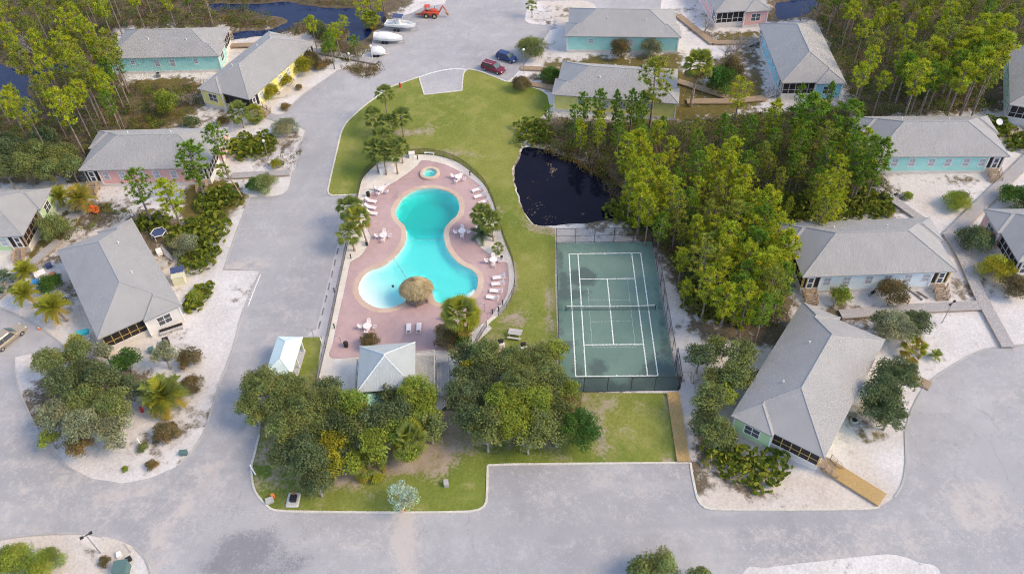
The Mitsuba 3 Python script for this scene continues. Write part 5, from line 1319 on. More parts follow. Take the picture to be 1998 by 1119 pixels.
def frond_shape(kind, i, col):
    def make():
        r = np.random.default_rng(700 + i)
        v, f = fan_frond(r, 0.35 + 0.25 * i) if kind == 'fan' else feather_frond(r, 1.0, 0.3 + 0.35 * i)
        c = np.asarray(PALM_COL[col]) * (1 + 0.10 * r.normal(size=(len(v), 1)))
        return ply((v, f), 'm_leaf', color=np.clip(c, 0.01, 0.8))
    return shared(('frond', kind, i, col), make)


def palm(name, label, kind, base_px, h, size, n, cols, old=None, trunk_r=0.16, lean=(0, 0), group=None):
    b = at(*base_px); k = thing(name, label, 'palm tree', group); r = np.random.default_rng(len(labels))
    top = np.array([b[0] + lean[0], b[1] + lean[1], h])
    if h > 0.5:
        mid = np.array([b[0] + lean[0] * .35, b[1] + lean[1] * .35, h * .5])
        mb = MB().tube([(b[0], b[1], 0), (b[0] + lean[0] * .1, b[1] + lean[1] * .1, h * .15), mid, top], [trunk_r * 1.35, trunk_r, trunk_r * .9, trunk_r * 1.05], 9)
        mb.lathe([(trunk_r, -.7), (trunk_r * 1.7, -.1), (trunk_r * 1.1, .25), (0.01, .3)], 9, top)
        part(k, 'trunk', mb.shape('m_palm_trunk', True))
    for i in range(n):
        u = (i + 0.5) / n; el = 78 - 118 * u if kind == 'fan' else 72 - 82 * u
        a = i * 137.508 + r.normal() * 8
        col = old if (old and u > 0.80) else cols[int(r.integers(len(cols)))]
        m = T().translate([float(q) for q in top + [0, 0, 0.12]]).rotate([0, 0, 1], a).rotate([0, 1, 0], -el).scale([float(size * (0.85 + 0.3 * r.random()))] * 3)
        part(k, 'frond', frond_shape(kind, min(2, int(u * 3)), col), m)
    return k


G, B, D = ['green'], ['bright'], ['dark', 'green']
palm('fan_palm', 'big fan palm with yellowish skirt at the lower right of the pool deck', 'fan', (904, 672), 6.0, 1.65, 46, ['green', 'bright', 'bright'], 'gold', .20)
palm('fan_palm', 'tall fan palm with dead frond skirt right of the top yellow house', 'fan', (1347, 208), 8.2, 1.75, 44, ['green', 'bright'], 'tan', .26, (.6, .4))
palm('fan_palm', 'single fan palm on the lawn beside the upper road kerb', 'fan', (758, 238), 5.8, 1.15, 30, G, None, .13)
for i, (bx, by, h, s, lab) in enumerate([(735, 262, 3.6, 1.15, 'fan palm at the left of the dark clump on the lawn above the pool'), (788, 268, 4.2, 1.2, 'fan palm at the right of the dark clump on the lawn above the pool'), (765, 278, 3.8, 1.1, 'fan palm in the middle of the dark clump above the pool'), (738, 336, 4.6, 1.3, 'leftmost fan palm behind the white pump boxes'), (754, 341, 4.8, 1.25, 'second fan palm behind the white pump boxes'), (776, 339, 4.6, 1.25, 'fan palm just right of the white pump boxes'), (752, 306, 4.0, 1.2, 'fan palm behind the pump box palms on the fence line'), (786, 318, 3.4, 1.1, 'fan palm by the fence at the top of the pool sand')]):
    palm('fan_palm', lab, 'fan', (bx, by), h, s, 26, ['green', 'green', 'dark'] if i != 2 else D, None, .13)
palm('fan_palm', 'tall fan palm in the left sand bed beside the pool loungers', 'fan', (716, 474), 4.9, 1.3, 28, ['green', 'green', 'bright'], 'gold', .14, (-.6, .2)); palm('fan_palm', 'fan palm in the left sand bed nearest the parking place', 'fan', (692, 489), 3.4, 1.2, 28, G, None, .15, (-.3, 0)); palm('fan_palm', 'second tall fan palm beside the left pool fence', 'fan', (690, 440), 3.4, 1.3, 28, ['green', 'dark'], None, .14)
palm('fan_palm', 'left fan palm in the right sand bed of the pool', 'fan', (942, 455), 3.6, 1.2, 28, G, None, .13); palm('fan_palm', 'curved fan palm in the right sand bed of the pool', 'fan', (963, 470), 3.6, 1.25, 30, G, None, .11, (-.5, .3)); palm('feather_palm', 'low blue green feather palm in the right sand bed of the pool', 'feather', (941, 464), .5, 2.0, 18, ['blue']); palm('fan_palm', 'tiny palm on the right sand bed above the lower table', 'fan', (972, 492), .7, .62, 16, G, None, .08)
palm('fan_palm', 'small fan palm in front of the angled yellow house', 'fan', (476, 249), 3.2, 1.25, 30, ['green', 'dark'], None, .12); palm('fan_palm', 'low bright fan palm at the porch of the angled yellow house', 'fan', (500, 236), 1.5, 1.1, 24, ['green', 'bright'], None, .14)
palm('fan_palm', 'slim palm leaning over the walk of the pink house', 'fan', (474, 387), 6.0, .8, 18, G, None, .12, (-1.6, -.2)); palm('fan_palm', 'stout bright fan palm on the creek bank beside the console boat', 'fan', (726, 52), 1.6, 1.25, 26, ['green', 'bright'], 'gold', .2)
palm('feather_palm', 'big feather palm with spreading fronds on the left sand island', 'feather', (328, 790), 1.5, 3.1, 54, ['green', 'green', 'bright'], 'gold', .3)
palm('feather_palm', 'bright feather palm nearest the parked pickup', 'feather', (131, 626), 2.2, 2.5, 32, B, 'gold', .17, (-1.2, .4)); palm('feather_palm', 'bright feather palm in the middle of the left garden', 'feather', (72, 596), 2.0, 2.2, 30, B, 'gold', .16, (-.9, .3)); palm('feather_palm', 'bright feather palm below the left edge boardwalk', 'feather', (56, 540), 1.0, 2.0, 26, B, None, .15); palm('feather_palm', 'golden feather palm at the upper end of the left boardwalk', 'feather', (168, 410), 2.2, 2.6, 32, ['bright', 'gold'], 'gold', .2); palm('feather_palm', 'smaller feather palm beside the golden one by the left boardwalk', 'feather', (126, 400), 1.6, 2.0, 24, B, None, .18)
palm('fan_palm', 'leaning fan palm at the sandy curve of the bottom lawn', 'fan', (798, 888), 3.0, 1.5, 30, ['green', 'bright'], 'gold', .15, (.3, .2)); palm('fan_palm', 'low fan palm on the sandy edge of the oak clump', 'fan', (722, 915), 1.0, 1.5, 24, ['bright', 'green'], 'gold', .18); palm('feather_palm', 'tiny feather palm on the bright sand at the right', 'feather', (1823, 698), .3, 1.1, 12, ['green'], None, .1); palm('fan_palm', 'yellow green fan palm under the pale oak by the right boardwalk', 'fan', (1778, 688), .6, 1.2, 20, ['bright', 'gold'], 'gold', .15); palm('fan_palm', 'blue grey fan palm beside the left edge boardwalk', 'fan', (12, 560), .6, 1.3, 20, ['blue'], None, .15)
palm('fan_palm', 'small palm in the sand patch at the top of the wide lot', 'fan', (1038, 35), 2.6, .8, 18, G, None, .1)


# --- palmetto thickets, undergrowth, reeds: nobody could count these
def palmetto(poly, seed, gap, label, hmax=1.3, cols=((0.170, 0.220, 0.030), (0.270, 0.285, 0.045), (0.100, 0.145, 0.030))):
    r = np.random.default_rng(seed); fo = Foliage()
    for x, y in scatter(poly, 0.7, gap, seed):
        h = r.uniform(0.5, hmax); n = int(r.integers(14, 20))
        for j in range(n):
            a, el = r.random() * 6.283, r.uniform(0.1, 1.35); c = np.array(cols[int(r.integers(len(cols)))]) * r.uniform(0.75, 1.3)
            d = np.array([math.cos(a) * math.cos(el), math.sin(a) * math.cos(el), math.sin(el)]); p = np.array([x, y, 0.1]) + d * h * r.uniform(.7, 1.1)
            s = np.cross(d, [0, 0, 1]); s = s / (np.linalg.norm(s) + 1e-6); up = np.cross(s, d); R = r.uniform(0.34, 0.52)
            V = [p]; F = []
            for q in range(6):
                t0 = -1.3 + 2.6 * q / 5
                V.append(p + R * (d * math.cos(t0) + s * math.sin(t0)) + up * (-0.12 + 0.09 * (q % 2)))
            fo.add(np.array(V), np.array([(0, q, q + 1) for q in range(1, 6)]), np.tile(c, (7, 1)))
    single('palmetto_thicket', label, 'palmetto', fo.shape(), kind='stuff')


palmetto([(1512, 425), (1520, 385), (1600, 372), (1700, 372), (1742, 398), (1738, 414), (1640, 424)], 21, 0.85, 'saw palmetto thicket behind the ice blue house')
palmetto([(1378, 870), (1420, 868), (1470, 890), (1508, 880), (1530, 905), (1505, 945), (1478, 950), (1430, 920), (1390, 900)], 22, 0.85, 'saw palmetto thicket below the lower right house')
palmetto([(370, 430), (420, 415), (440, 430), (430, 470), (400, 520), (370, 525), (350, 500), (330, 455)], 23, 0.85, 'saw palmetto thicket right of the white walled house')
palmetto([(450, 280), (470, 265), (530, 262), (535, 285), (505, 300), (465, 308)], 24, 0.8, 'palmetto hedge above the walk of the pink house')
palmetto([(385, 395), (400, 370), (455, 362), (465, 385), (430, 402), (400, 412)], 25, 0.85, 'palmetto hedge below the right end of the pink house')
palmetto([(1330, 590), (1345, 545), (1380, 560), (1440, 600), (1480, 610), (1440, 625), (1370, 612)], 26, 0.9, 'palmetto edge of the wood right of the tennis court')
palmetto([(1932, 232), (1960, 235), (1975, 255), (1950, 268), (1930, 250)], 27, 0.8, 'palmetto bush below the satellite dish'); palmetto([(1970, 268), (2010, 262), (2010, 288), (1975, 285)], 28, 0.8, 'palmetto bush at the right edge above the boardwalk')
palmetto([(1180, 400), (1240, 395), (1290, 430), (1250, 448), (1215, 438)], 29, 0.9, 'palmetto at the lower right corner of the pond'); palmetto([(1015, 245), (1050, 230), (1075, 265), (1040, 282), (1012, 275)], 30, 0.9, 'palmetto and brush at the top left corner of the pond', 1.5)
palmetto([(278, 420), (330, 430), (320, 450), (270, 440)], 31, 0.9, 'palmetto brush behind the white walled house')
palmetto([(360, 590), (380, 560), (408, 552), (400, 585), (375, 605)], 32, 0.8, 'low green shrubs on the sand right of the white walled house', 0.8)


def brush(polys, seed, gap, label, hm=1.5, mixw=(0.34, 0.22, 0.44), keep=None, name='undergrowth'):
    """Low bare twigs, dry grass and small leafy bushes over the floor of a wood."""
    r = np.random.default_rng(seed); fo = Foliage()
    TW = [(0.20, 0.165, 0.145), (0.165, 0.115, 0.090), (0.26, 0.21, 0.18)]; GR = [(0.27, 0.19, 0.085), (0.22, 0.165, 0.06), (0.17, 0.155, 0.045)]; LF = [(0.120, 0.155, 0.032), (0.180, 0.210, 0.042), (0.090, 0.130, 0.036), (0.170, 0.150, 0.050)]
    for poly in polys:
        for x, y in scatter(poly, 0.6, gap, seed):
            if keep and not keep(x, y):
                continue
            k = meshkit.fbm(np.array([[x * .08, y * .08, seed]]), 3)[0]; h = hm * r.uniform(0.5, 1.25); kind = r.choice(3, p=mixw)
            if kind == 0:
                n = 26; d = rand_dirs(r, n, 0.9); p = np.array([x, y, 0]) + r.normal(size=(n, 3)) * [.45, .45, 0] + [0, 0, .05]
                p[:, 2] = np.abs(p[:, 2]) + r.random(n) * h * .5
                c = np.asarray(TW[int(r.integers(3))]) * (1 + .2 * r.normal(size=(n, 1))); v, f, cc = needles(p, d, h * .9, 0.075, c, r)
            elif kind == 1:
                n = 30; d = rand_dirs(r, n, 1.4); p = np.array([x, y, 0]) + r.normal(size=(n, 3)) * [.5, .5, 0]
                c = np.asarray(GR[int(r.integers(3))]) * (1 + .2 * r.normal(size=(n, 1))); v, f, cc = needles(p, d, h * .75, 0.11, c, r)
            else:
                n = 34; d = rand_dirs(r, n, .5); p = np.array([x, y, h * .42]) + d * [.8, .8, .5] * h * (.6 + .5 * r.random((n, 1)))
                c = np.asarray(LF[int(r.integers(4))]) * (0.8 + 0.6 * k) * (1 + .2 * r.normal(size=(n, 1))); v, f, cc = leaf_cards(p, d, .34, c, r, .6)
            fo.add(v, f, cc)
    single(name, label, 'brush', fo.shape(), kind='stuff')


brush([[(-40, -60), (560, -60), (620, 70), (440, 56), (230, 58), (200, 112), (240, 160), (390, 165), (395, 205), (300, 255), (165, 300), (150, 320), (-40, 340)]], 51, 1.05, 'brown brush and twigs on the floor of the upper left wood', 1.6, keep=dry, mixw=(.26, .20, .54))
brush([[(1040, 240), (1110, 236), (1330, 240), (1500, 218), (1660, 205), (1700, 300), (1735, 380), (1512, 430), (1545, 560), (1530, 630), (1440, 632), (1352, 604), (1330, 566), (1302, 492), (1280, 455), (1222, 424), (1215, 380), (1180, 335), (1120, 306), (1060, 288)]], 52, 1.0, 'brown brush and twigs on the floor of the wood above the court', 1.5, (.12, .08, .80), keep=dry)
brush([[(1508, -60), (2040, -60), (2040, 150), (1975, 155), (1950, 210), (1860, 220), (1675, 224), (1655, 170), (1600, 40)]], 53, 1.1, 'brown brush and twigs on the floor of the upper right wood', 1.7, (.24, .16, .60), keep=dry)
brush([[(1060, 290), (1110, 280), (1175, 315), (1200, 345), (1215, 395), (1200, 400), (1178, 345), (1120, 312)]], 54, 0.7, 'straw and rust reeds along the far bank of the pond', 1.4, (.2, .7, .1), name='reeds')
brush([[(400, -10), (720, 0), (700, 22), (560, 12), (440, 18)], [(440, 30), (560, 46), (640, 52), (680, 60), (660, 90), (600, 62), (450, 60)], [(650, 80), (720, 96), (690, 118), (640, 104)]], 55, 1.0, 'dry reeds and brush along the upper left creek', 1.3, (.25, .5, .25), keep=dry, name='reeds')
brush([[(671, 128), (706, 120), (712, 128), (738, 118), (742, 130), (734, 137), (720, 145), (704, 144), (690, 138)], [(605, 122), (640, 112), (650, 118), (625, 124)]], 56, 0.55, 'golden dry grass in the bed beside the upper left road', 0.75, (.05, .9, .05), name='dry_grass')
brush([[(1300, 480), (1320, 470), (1345, 540), (1330, 590)]], 57, 1.1, 'leaf litter and twigs along the right side of the court', 0.7, (.7, .2, .1), name='brush')
brush([[(150, 390), (330, 420), (320, 445), (180, 440), (110, 470), (90, 440)]], 58, 1.3, 'low brush in the garden between the left houses', .9, (.3, .2, .5), keep=dry, name='garden_brush')
brush([[(480, 270), (590, 268), (575, 325), (500, 320)]], 59, 1.2, 'sparse dry weeds on the sand beside the upper road', .7, (.5, .4, .1), name='weeds')


def understory(poly, seed, gap, label, hm):
    """Waist to head high leafy bushes grown into one another."""
    r = np.random.default_rng(seed); fo = Foliage(); C = [(0.105, 0.150, 0.034), (0.150, 0.205, 0.040), (0.085, 0.120, 0.040), (0.175, 0.190, 0.055)]
    for x, y in scatter(poly, 1.0, gap, seed):
        if not dry(x, y):
            continue
        h = hm * r.uniform(.5, 1.2); n = int(46 * h); d = rand_dirs(r, n, .6); q = r.uniform(.6, 1.05, (n, 1))
        p = np.array([x, y, h * .5]) + d * q * [.62 * h + .3, .62 * h + .3, .5 * h]
        fo.add(*leaf_cards(p, d + [0, 0, .3], .36, np.asarray(C[int(r.integers(4))]) * (1 + .2 * r.normal(size=(n, 1))), r, .6))
    single('understory', label, 'bushes', fo.shape(), kind='stuff')


understory([(1045, 240), (1110, 238), (1330, 242), (1500, 222), (1655, 208), (1700, 300), (1735, 385), (1512, 430), (1530, 600), (1440, 625), (1352, 600), (1335, 560), (1305, 490), (1285, 452), (1235, 415), (1222, 370), (1185, 325), (1130, 298)], 61, 1.9, 'dark green bushes between the pines of the wood above the court', 2.0)
understory([(1510, -40), (2030, -40), (2030, 145), (1970, 150), (1945, 200), (1860, 215), (1680, 218), (1660, 170), (1605, 40)], 62, 2.6, 'green bushes between the pines of the upper right wood', 2.0)
understory([(-40, -50), (540, -50), (560, 0), (400, 40), (230, 52), (205, 112), (240, 165), (380, 170), (300, 250), (165, 295), (-40, 330)], 63, 2.8, 'olive bushes between the pines of the upper left wood', 1.8)
# ---------------------------------------------------------------- fences and the net
def fence(name, label, line, h, step, mesh, post='m_iron', r=.035, cat='fence', mid=False):
    k = thing(name, label, cat); ln = LineString(line); n = max(2, round(ln.length / step))
    pts = [ln.interpolate(ln.length * i / n) for i in range(n + 1)]
    ps = shared(('post', h, r, post), lambda: MB().tube([(0, 0, 0), (0, 0, h + .04)], r, 6).shape(post))
    for p in pts:
        part(k, 'post', ps, xf(p.x, p.y))
    mb = MB()
    for z in ([.1, h / 2, h] if mid else [.1, h]):
        mb.tube(np.c_[np.asarray(ln.coords), np.full(len(ln.coords), z)], r * .8, 5)
    part(k, 'rail', mb.shape(post), kind='stuff')
    c = np.asarray(ln.coords); m = len(c)
    part(k, 'mesh', ply((np.vstack([np.c_[c, np.full(m, .12)], np.c_[c, np.full(m, h - .03)]]), [(i, i + 1, m + i + 1, m + i) for i in range(m - 1)]), mesh))
    return k


fence('pool_fence', 'low brown fence curving round the pool enclosure', smooth_line(L(FENCE_PX[:-4]), .8), 1.25, 2.2, 'm_mesh_brown')
fence('pool_fence', 'short dark fence beside the walk at the lower right of the pool', smooth_line(L(FENCE_PX[-3:] + [(921, 690)]), .8), 1.25, 1.6, 'm_mesh_brown')
cc = [ct(-2.0, -1.55)[:2], ct(12.9, -1.55)[:2], ct(13.75, 25.35)[:2], ct(-1.25, 25.35)[:2]]
C0, C1, C2, C3 = L([(1085, 474)])[0], L([(1272.5, 471)])[0], L([(1324, 761)])[0], L([(1093, 765)])[0]
fence('court_fence', 'tall chain link fence along the far end of the tennis court', [C0, C1], 3.0, 3.1, 'm_mesh', 'm_black', .045, 'fence', True)
fence('court_fence', 'tall chain link fence along the right side of the tennis court', [C1 + [.02, -.1], C2], 3.0, 3.1, 'm_mesh', 'm_black', .045, 'fence')
fence('court_fence', 'tall chain link fence along the near end of the tennis court', [C2 + [-.1, 0], C3], 3.0, 3.2, 'm_mesh', 'm_black', .045, 'fence')
fence('court_fence', 'tall chain link fence along the left side of the tennis court', [C3 + [0, .1], C0 + [0, -.1]], 1.1, 3.1, 'm_mesh', 'm_black', .04, 'fence')
gate = thing('court_gate', 'open chain link gate at the lower right corner of the tennis court', 'gate')
g0, g1 = np.array([*C2, 0]) + [.2, .2, 0], at(1318, 705)
mb = MB(); mb.tube([g0, g0 + [0, 0, 3]], .05, 6); mb.tube([g1, g1 + [0, 0, 3]], .05, 6)
part(gate, 'post', mb.shape('m_black')); part(gate, 'mesh', ply((np.array([g0, g1, g1 + [0, 0, 3], g0 + [0, 0, 3]]), [(0, 1, 2, 3)]), 'm_mesh'))
mb = MB(); mb.tube([g0 + [0, 0, 3], g1 + [0, 0, 3]], .05, 6).tube([g0 + [0, 0, .1], g1 + [0, 0, .1]], .05, 6); part(gate, 'rail', mb.shape('m_black'))
net = thing('tennis_net', 'tennis net with white top band across the green court', 'tennis net')
for u in (-.91, 11.88):
    part(net, 'post', shared('netpost', lambda: MB().tube([(0, 0, 0), (0, 0, 1.1)], .06, 8).shape('m_black')), xf(*ct(u, 11.885)[:2]))
us = np.linspace(-.85, 11.8, 24); sag = 1.07 - .14 * (1 - ((us - 5.485) / 6.4) ** 2) + .025 * np.sin(us * 2.1) * (np.abs(us - 7) < 2)
lo, hi = np.array([ct(u, 11.885, .06) for u in us]), np.array([ct(u, 11.885, z) for u, z in zip(us, sag)])
part(net, 'net', ply((np.vstack([lo, hi]), [(i, i + 1, 25 + i, 24 + i) for i in range(23)]), 'm_mesh'))
mb = MB()
for i in range(23):
    a, b = hi[i], hi[i + 1]; o = np.array([.0, .035, 0])
    mb.add([a - o, b - o, b + o, a + o, a - o - [0, 0, .08], b - o - [0, 0, .08], b + o - [0, 0, .08], a + o - [0, 0, .08]], [(0, 1, 2, 3), (4, 5, 1, 0), (2, 6, 7, 3)])
part(net, 'band', mb.shape('m_line'))
mb = MB(); a = ct(5.485, 11.8, .05); mb.cbox(a, (.06, .02, .9), CA); part(net, 'strap', mb.shape('m_line'))


# ---------------------------------------------------------------- pool furniture
def chair_mesh():
    mb = MB(); mb.cbox((0, 0, .38), (.50, .48, .05), 0, .02)
    mb.add([(-.24, .20, .42), (.24, .20, .42), (.22, .34, .88), (-.22, .34, .88), (-.24, .24, .42), (.24, .24, .42), (.22, .38, .88), (-.22, .38, .88)], [(0, 1, 2, 3), (5, 4, 7, 6), (0, 3, 7, 4), (1, 5, 6, 2), (3, 2, 6, 7)])
    return mb.mesh()


def chair_legs():
    mb = MB()
    for x in (-.23, .23):
        for y in (-.2, .2):
            mb.tube([(x * 1.1, y * 1.15, 0), (x, y, .39)], .025, 5)
        mb.box(x - .04, x + .04, -.24, .26, .60, .64); mb.tube([(x, -.22, .4), (x, -.22, .61)], .022, 5)
    return mb.mesh()


CH, CL = ply(chair_mesh(), 'm_plastic'), ply(chair_legs(), 'm_plastic')
TT = MB().lathe([(.0, .70), (.60, .70), (.62, .72), (.60, .745), (.0, .745)], 20).shape('m_plastic', 40)
TL = MB().lathe([(.30, 0), (.30, .03), (.05, .06), (.045, .70)], 12).shape('m_plastic', 40)


def dining(px, py, name, rot, skip=(), seats=4):
    c = at(px, py); t = thing('pool_table', f'round white plastic table {name}', 'table', None)
    part(t, 'tabletop', TT, xf(c[0], c[1], .06)); part(t, 'base', TL, xf(c[0], c[1], .06))
    for i in range(seats):
        if i in skip:
            continue
        a = rot + i * math.pi / 2
        k = thing('plastic_chair', f'white plastic chair at the table {name}', 'chair', f'chairs at the table {name}')
        m = xf(c[0] + 1.0 * math.sin(a), c[1] - 1.0 * math.cos(a) * -1, .06, -a)
        part(k, 'seat', CH, m); part(k, 'legs', CL, m)


for q in [(745, 375, 'at the upper left of the pool', .5), (895, 351, 'right of the hot tub', .45), (749, 465, 'left of the pool waist', .05), (902, 457, 'right of the pool waist', .0), (963, 513, 'at the right edge of the deck', .0), (718, 642, 'nearest the pool house', .1), (880, 626, 'half hidden by the big fan palm', .3)]:
    dining(*q)


def lounger_parts():
    f = MB(); z = .32
    for y in (-.30, .30):
        f.box(-.95, .95, y - .03, y + .03, z - .05, z)
    for x in (-.8, .45):
        for y in (-.30, .30):
            f.box(x - .03, x + .03, y - .03, y + .03, 0, z - .05)
    f.box(-.96, -.90, -.3, .3, z - .05, z + .002); f.box(.9, .96, -.3, .3, z - .05, z + .002)
    s = MB()
    for i in range(9):
        s.box(-.92 + i * .14, -.92 + i * .14 + .125, -.28, .28, z, z + .025)
    b = MB()
    for i in range(6):
        x0, x1 = .36 + i * .095, .36 + i * .095 + .085; z0, z1 = z + .02 + i * .095, z + .02 + (i + 1) * .095 - .01
        b.add([(x0, -.28, z0), (x1, -.28, z1), (x1, .28, z1), (x0, .28, z0), (x0 + .02, -.28, z0 - .02), (x1 + .02, -.28, z1 - .02), (x1 + .02, .28, z1 - .02), (x0 + .02, .28, z0 - .02)], [(0, 1, 2, 3), (7, 6, 5, 4), (0, 4, 5, 1), (3, 2, 6, 7), (1, 5, 6, 2), (0, 3, 7, 4)])
    b.tube([(.75, -.26, z + .4), (.88, -.26, z)], .02, 4).tube([(.75, .26, z + .4), (.88, .26, z)], .02, 4)
    return [m.shape('m_plastic') for m in (f, s, b)]


LF, LS, LB = lounger_parts()
for (a, b, lab) in [((735, 396.5), (714, 393), 'upper lounger of the three at the left pool edge'), ((734, 409), (713, 405), 'middle lounger of the three at the left pool edge'), ((736, 420), (716, 417), 'lower lounger of the three at the left pool edge, by the palm'), ((921, 376), (942, 369), 'upper lounger below the table right of the hot tub'), ((926, 387.5), (946, 382), 'second lounger below the table right of the hot tub'), ((935, 399), (953, 393), 'lounger tucked behind the right hand palms'), ((963, 545), (984, 542), 'top lounger of the row of four at the lower right deck'), ((961, 557), (982, 555), 'second lounger of the row of four at the lower right deck'), ((957, 569), (979, 571), 'third lounger of the row of four at the lower right deck'), ((950, 581), (972, 585), 'bottom lounger of the row of four at the lower right deck'), ((798, 634), (798, 653), 'left one of the two loungers above the pool house'), ((818, 633), (817, 652), 'right one of the two loungers above the pool house')]:
    p, q = at(*a), at(*b); m = (p + q) / 2
    k = thing('sun_lounger', 'white slatted ' + lab, 'sun lounger', 'white loungers on the pool deck'); X = xf(m[0], m[1], .06, math.atan2(q[1] - p[1], q[0] - p[0]), (1.0, 1.05, 1))
    part(k, 'frame', LF, X); part(k, 'slats', LS, X, kind='stuff'); part(k, 'backrest', LB, X, kind='stuff')

BIN = MB().lathe([(.0, 0), (.27, 0), (.30, .1), (.33, .75), (.36, .78), (.36, .86), (.30, .95), (.12, 1.0), (0.0, 1.0)], 16).shape('m_black', 40)
for px, py, s, lab in [(719, 383, .95, 'black litter bin at the upper left corner of the deck'), (676, 676, 1.0, 'black litter bin beside the pool house shrub'), (930, 611, .95, 'black litter bin right of the big fan palm'), (716, 478.5, .62, 'small dark lamp base at the left sand bed'), (979, 505, .62, 'small dark lamp base at the right sand bed')]:
    c = at(px, py); single('litter_bin' if s > .7 else 'ground_light', lab, 'bin' if s > .7 else 'light', BIN, xf(c[0], c[1], .02, 0, s))
BOLL = MB().cbox((0, 0, 0), (.16, .16, .8), 0, .03).lathe([(.0, .8), (.12, .8), (.12, .9), (0, .93)], 8).shape('m_iron')
for px, py, lab in [(653, 570, 'brown bollard light halfway down the left pool fence'), (653, 640, 'brown bollard light at the lower left corner of the deck'), (685, 504, 'brown bollard light at the tip of the left sand bed'), (731, 371, 'brown bollard light beside the upper left table'), (917, 343, 'brown bollard light at the upper right pool fence'), (815, 311, 'brown bollard light at the top of the pool fence'), (981, 594, 'brown post where the pool fence ends at the lower right'), (961, 612, 'dark gate post at the lower right of the pool'), (973, 607, 'second dark gate post at the lower right of the pool')]:
    c = at(px, py); single('bollard_light', lab, 'bollard', BOLL, xf(c[0], c[1]))


def crook(px, py, lab, h=2.2):
    c = at(px, py); t = np.linspace(0, np.pi * .75, 7)
    single('crook_lamp', lab, 'lamp', MB().tube(np.vstack([[(0, 0, 0), (0, 0, h)], np.c_[-.35 + .35 * np.cos(t), 0 * t, h + .3 * np.sin(t)]]), .04, 5).lathe([(.02, h + .1), (.12, h + .02), (.0, h + .0)], 8, (-.62, 0, 0)).shape('m_steel'), xf(c[0], c[1]))


crook(614, 663, 'thin crook shaped lamp on the grass right of the pavilion'); crook(666, 671, 'thin crook shaped shower pole beside the lower litter bin', 1.5); crook(946, 608, 'thin crook shaped pole at the lower right deck', 1.6)
# white boxes for pumps in the top sand bed
for px, py, s, rot, lab in [(746, 337, (.95, 1.1, 1.3), .25, 'white pump box standing left in the top sand bed'), (762, 334, (1.35, .9, 1.25), .25, 'wider white pump box standing right in the top sand bed'), (804, 306, (1.0, .8, .9), .1, 'white equipment box at the top corner of the pool fence')]:
    c = at(px, py); k = thing('pump_box', lab, 'box'); X = xf(c[0], c[1], 0, rot)
    part(k, 'cabinet', MB().cbox((0, 0, 0), s, 0, .06).shape('m_trim'), X); part(k, 'lid', MB().cbox((0, 0, s[2] + .003), (s[0] + .08, s[1] + .08, .07), 0, .03).shape('m_plastic'), X)
c = at(838, 301.5); single('bench', 'pale low bench on the grass behind the top of the pool fence', 'bench', MB().box(-.9, .9, -.2, .2, .40, .46).box(-.8, -.7, -.15, .15, 0, .4).box(.7, .8, -.15, .15, 0, .4).shape('m_trim'), xf(c[0], c[1], 0, -.15))

# thatched bar hut at the tongue between the two halves of the pool
hut = thing('thatched_hut', 'round thatched bar hut standing where the shallow end meets the pool', 'hut')
c = at(815, 583); X = xf(c[0], c[1], 0, 0)
r = np.random.default_rng(4); prof = [(2.18, 2.05), (2.25, 2.12), (2.12, 2.4), (1.75, 2.9), (1.15, 3.35), (.5, 3.6), (.0, 3.68)]
V, F = MB().lathe(prof, 36).mesh(); k = meshkit.fbm(V * 1.4, 3, 2) - .5; V = V * (1 + .10 * k[:, None]); V[:, 0] *= 1.06
part(hut, 'roof', ply((V, F), 'm_thatch', True), X)
fo = Foliage(); n = 3000; a = r.random(n) * 6.283; q = np.sqrt(r.random(n)) * 2.24; z = np.interp(q, [p[0] for p in prof[:0:-1]], [p[1] for p in prof[:0:-1]])
d = unit(np.c_[np.cos(a), np.sin(a), -.55 - .35 * q / 2.24] + r.normal(size=(n, 3)) * .18); p0 = np.c_[q * np.cos(a) * 1.06, q * np.sin(a), z + .03]
fo.add(*needles(p0, d, .45, .10, tones((.45, .37, .21), n, r, .25, .06), r))
part(hut, 'straw', fo.shape('m_twig'), X, kind='stuff')
for i in range(6):
    a = i * math.pi / 3 + .5
    part(hut, 'post', shared('hutpost', lambda: MB().tube([(0, 0, 0), (0, 0, 2.5)], .10, 8).shape('m_bark')), xf(c[0] + 1.75 * math.cos(a), c[1] + 1.75 * math.sin(a), .05))
part(hut, 'counter', MB().lathe([(1.55, .05), (1.6, 1.05), (1.85, 1.07), (1.85, 1.15), (1.2, 1.15), (1.2, .1)], 24).shape('m_bark'), X)

